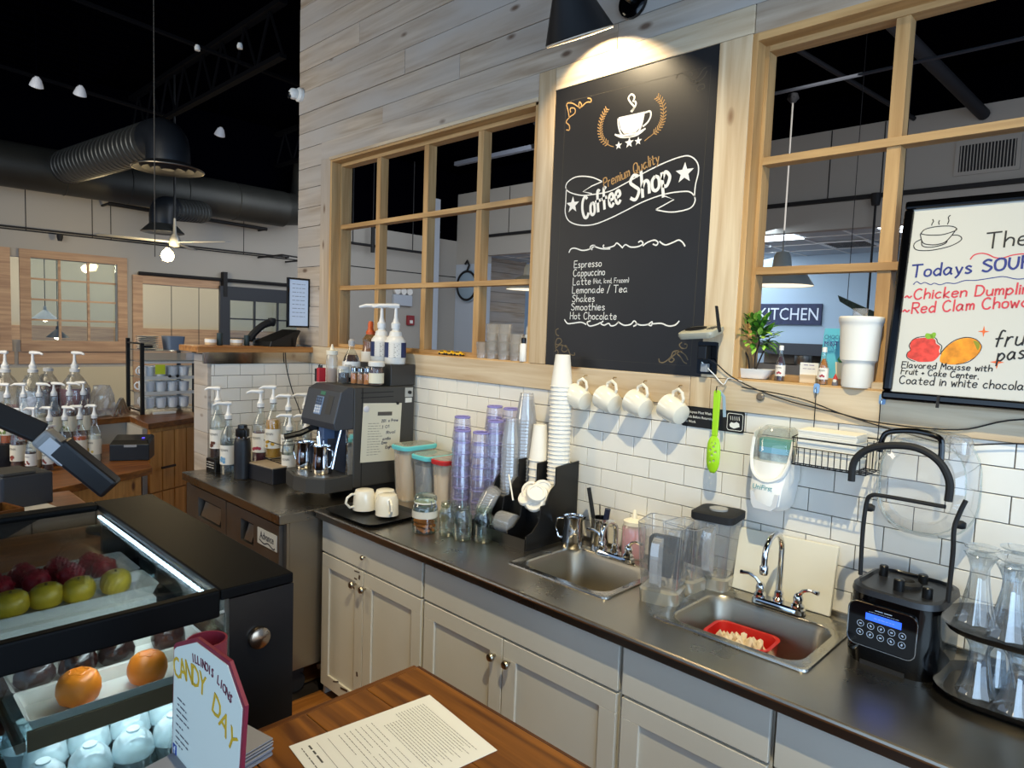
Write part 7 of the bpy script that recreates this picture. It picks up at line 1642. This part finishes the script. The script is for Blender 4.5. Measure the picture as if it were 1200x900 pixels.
tag(P('light_track', B().tube([(-1.0, 2.43, 3.50), (1.6, 2.75, 3.62)], .012, 6).tube([(-.9, 2.44, 3.50), (-.9, 2.44, 4.42)], .006, 5).tube([(1.5, 2.74, 3.61), (1.5, 2.74, 4.42)], .006, 5), mat('thin_rail_grey', '#55585e', .5)), 'thin grey rail across the dark ceiling behind the right window', 'rail')
tag(P('light_track', B().box((-4.6, 3.75, 3.98), (1.5, .06, .05)), mat('tube_fixture', '#4a4d55', .5), smooth=False), 'dim tube fixture on the ceiling behind the left window', 'light fixture')
for lb, a, c, r in (('thick black pipe under the ceiling behind the right window', (-.1, 2.6, 4.25), (.235, 5.45, 3.98), .055), ('thin black conduit under the ceiling behind the right window', (-.9, 2.6, 4.25), (-.35, 5.45, 4.05), .022)):
    tag(P('pipe', B().tube([a, c], r, 12), mat('dim_pipe', '#17181d', .7)), lb, 'pipe')
t = T('kitchen_sign', 'dark wooden sign reading KITCHEN on the blue kitchen wall', 'sign', (-2.505, 7.98, 2.195))
P('board', B().bx(-.49, .49, -.015, .015, -.155, .155), mat('sign_slate', '#2f3654', .7, var=.25, vscale=12), t, smooth=False)
printed('KITCHEN', .262, mat('sign_white', '#d8dde6', .7), t, frame_m((0, -.017, -.088), (1, 0, 0), (0, 0, 1)), squash=.84, ext=.004)
t = T('wall_vent', 'dark slotted air vent in the pale header wall behind the right window', 'vent', (.285, 5.495, 3.60))
P('frame', B().bx(-.26, .26, -.012, 0, -.16, -.125).bx(-.26, .26, -.012, 0, .125, .16).bx(-.26, -.225, -.012, 0, -.125, .125).bx(.225, .26, -.012, 0, -.125, .125), GYP, t, smooth=False)
P('backing', B().bx(-.225, .225, -.004, -.001, -.125, .125), BLKM, t, smooth=False)
for i in range(17): P('slat', B().bx(-.215 + i * .0265, -.207 + i * .0265, -.012, -.004, -.125, .125), GYP, t, smooth=False)
for k, (x, y) in enumerate(((-1.95, 5.95), (-.42, 5.95), (-4.6, 6.4))):
    t = T('ceiling_light', ('lit ceiling panel behind the pendant, kitchen ceiling', 'lit ceiling panel just left of the whiteboard, kitchen ceiling', 'lit ceiling panel far to the left in the kitchen ceiling')[k], 'light panel', (x, y, 3.045)); P('diffuser', B().bx(-.29, .29, -.28, .28, 0, .006), mat('kitchen_panel_glow', '#e8f4ff', .3, emit=7), t, smooth=False)
t = T('ceiling_vent', 'square ceiling vent with slots in the kitchen ceiling', 'vent', (-1.35, 6.95, 3.04))
P('frame', B().bx(-.3, .3, -.3, .3, .0, .012), WHITE, t, smooth=False)
for i in range(6): P('slat', B().bx(-.24, .24, -.24 + i * .085, -.20 + i * .085, -.004, 0), BLKM, t, smooth=False)
t = T('kitchen_range', 'steel kitchen equipment under the kitchen sign, partly hidden by the plant', 'oven', (-2.2, 7.6, 0))
P('body', B().bx(-.6, .6, -.25, .35, 0, 1.45), SSD, t, smooth=False); P('hood', B().bx(-.62, .62, -.30, .35, 1.60, 1.76), mat('range_dark', '#3c4148', .4), t, smooth=False); P('back_splash', B().bx(-.6, .6, .30, .35, 1.45, 1.6), SSD, t, smooth=False)
t = T('stock_pot', 'round steel pot on the kitchen equipment, seen beside the purple bottle', 'pot', (-2.05, 7.5, 1.45)); P('body', B().lathe([(0, 0), (.11, 0), (.12, .02), (.12, .14), (.115, .14)], 16), SS, t)
t = T('kitchen_cabinet', 'white low kitchen cabinet behind the big foam cup', 'cabinet', (-.9, 7.6, 0)); P('body', B().bx(-.5, .6, -.25, .3, 0, 1.4), WHITE, t, smooth=False); P('top', B().bx(-.52, .62, -.27, .32, 1.4, 1.44), SSD, t, smooth=False)
t = T('hanging_rod', 'thin black rod hanging behind the mullion of the right window', 'rod', (-.63, 5.40, 1.2)); P('rod', B().tube([(0, 0, 0), (0, 0, 2.12)], .012, 6), BLKM, t); P('bracket', B().lathe([(.04, 2.02), (.05, 2.08), (.05, 2.14), (0, 2.14)], 10), BLKM, t)
t = T('green_awning', 'dark green patterned strip slanting behind the whiteboard', 'banner', (-.23, 4.0, 2.09))
P('wire', B().tube([(-.15, 0, .06), (-.15, 0, 2.32)], .003, 5).tube([(.22, 0, -.1), (.22, 0, 2.32)], .003, 5), BLKM, t)
P('strip', B().prism([(-.23, .115), (.30, -.13), (.30, -.25), (-.21, .06)], -.01, .01, 'y'), mat('dark_green_pattern', '#2c3f36', .6, var=.7, vscale=60), t, smooth=False)
t = T('fire_alarm', 'small red fire alarm on the grey wall behind the left window', 'alarm', (-7.295, 4.52, 1.905)); P('box', B().bx(0, .05, -.07, .07, -.08, .08), mat('alarm_red', '#8e2428', .4), t, smooth=False, bevel=.01); P('label_plate', B().bx(.05, .054, -.03, .03, -.05, .0), WHITE, t, smooth=False)
t = T('emergency_light', 'white twin-head emergency light behind the left window', 'emergency light', (-7.295, 4.34, 2.33)); P('case', B().bx(0, .07, -.18, .18, -.20, -.02), GYPB, t, smooth=False, bevel=.01)
for y in (-.12, 0, .12): P('head', B().lathe([(0, -.03), (.05, -.02), (.055, .03), (0, .03)], 12, (.05, y, .03), Matrix.Rotation(pi / 2, 3, 'Y')), WHITE, t)
t = T('wall_clock', 'dark round scroll wall clock on the pale wall behind the mullion', 'clock', (-6.95, 5.48, 2.53)); P('face', B().lathe([(0, 0), (.27, 0), (.28, .02), (.25, .03), (0, .03)], 28, (0, 0, 0), Matrix.Rotation(pi / 2, 3, 'X')), mat('clock_grey', '#8fa3b2', .5), t); P('ring', B().tube([(.24 * cos(a), -.04, .24 * sin(a)) for a in [2 * pi * i / 28 for i in range(28)]], .02, 6, closed=True), BLKM, t); P('scroll', B().tube([(0, -.04, .24), (.05, -.04, .34), (.0, -.04, .42), (-.05, -.04, .36)], .018, 6), BLKM, t)
t = T('black_monitor', 'small black screen standing behind the toy cars, in the next room', 'monitor', (-6.1, 5.0, 1.36)); P('panel', B().bx(-.14, .14, -.02, .02, 0, .26), BLK, t, smooth=False); P('foot', B().bx(-.05, .05, -.05, .05, -.36, 0), BLK, t, smooth=False)
tag(P('side_table', B().bx(-6.6, -5.6, 4.7, 5.3, .95, 1.0).bx(-6.55, -6.5, 4.75, 4.8, 0, .95).bx(-5.7, -5.65, 4.75, 4.8, 0, .95).bx(-6.55, -6.5, 5.2, 5.25, 0, .95).bx(-5.7, -5.65, 5.2, 5.25, 0, .95), BLKM, smooth=False), 'dark table under the small black screen in the next room', 'table')
t = T('light_track_cross', 'black crossed light track hanging behind the left window', 'rail', (-7.1, 3.9, 3.0)); P('bar', B().tube([(0, -.9, 0), (0, .9, 0)], .02, 6), BLKM, t); P('bar', B().tube([(-.0, -.25, -.1), (0, -.25, .3)], .03, 6), BLKM, t)
for y in (-.6, -.25, .5): P('cable', B().tube([(0, y, 0), (0, y, 1.40)], .008, 5), BLKM, t)
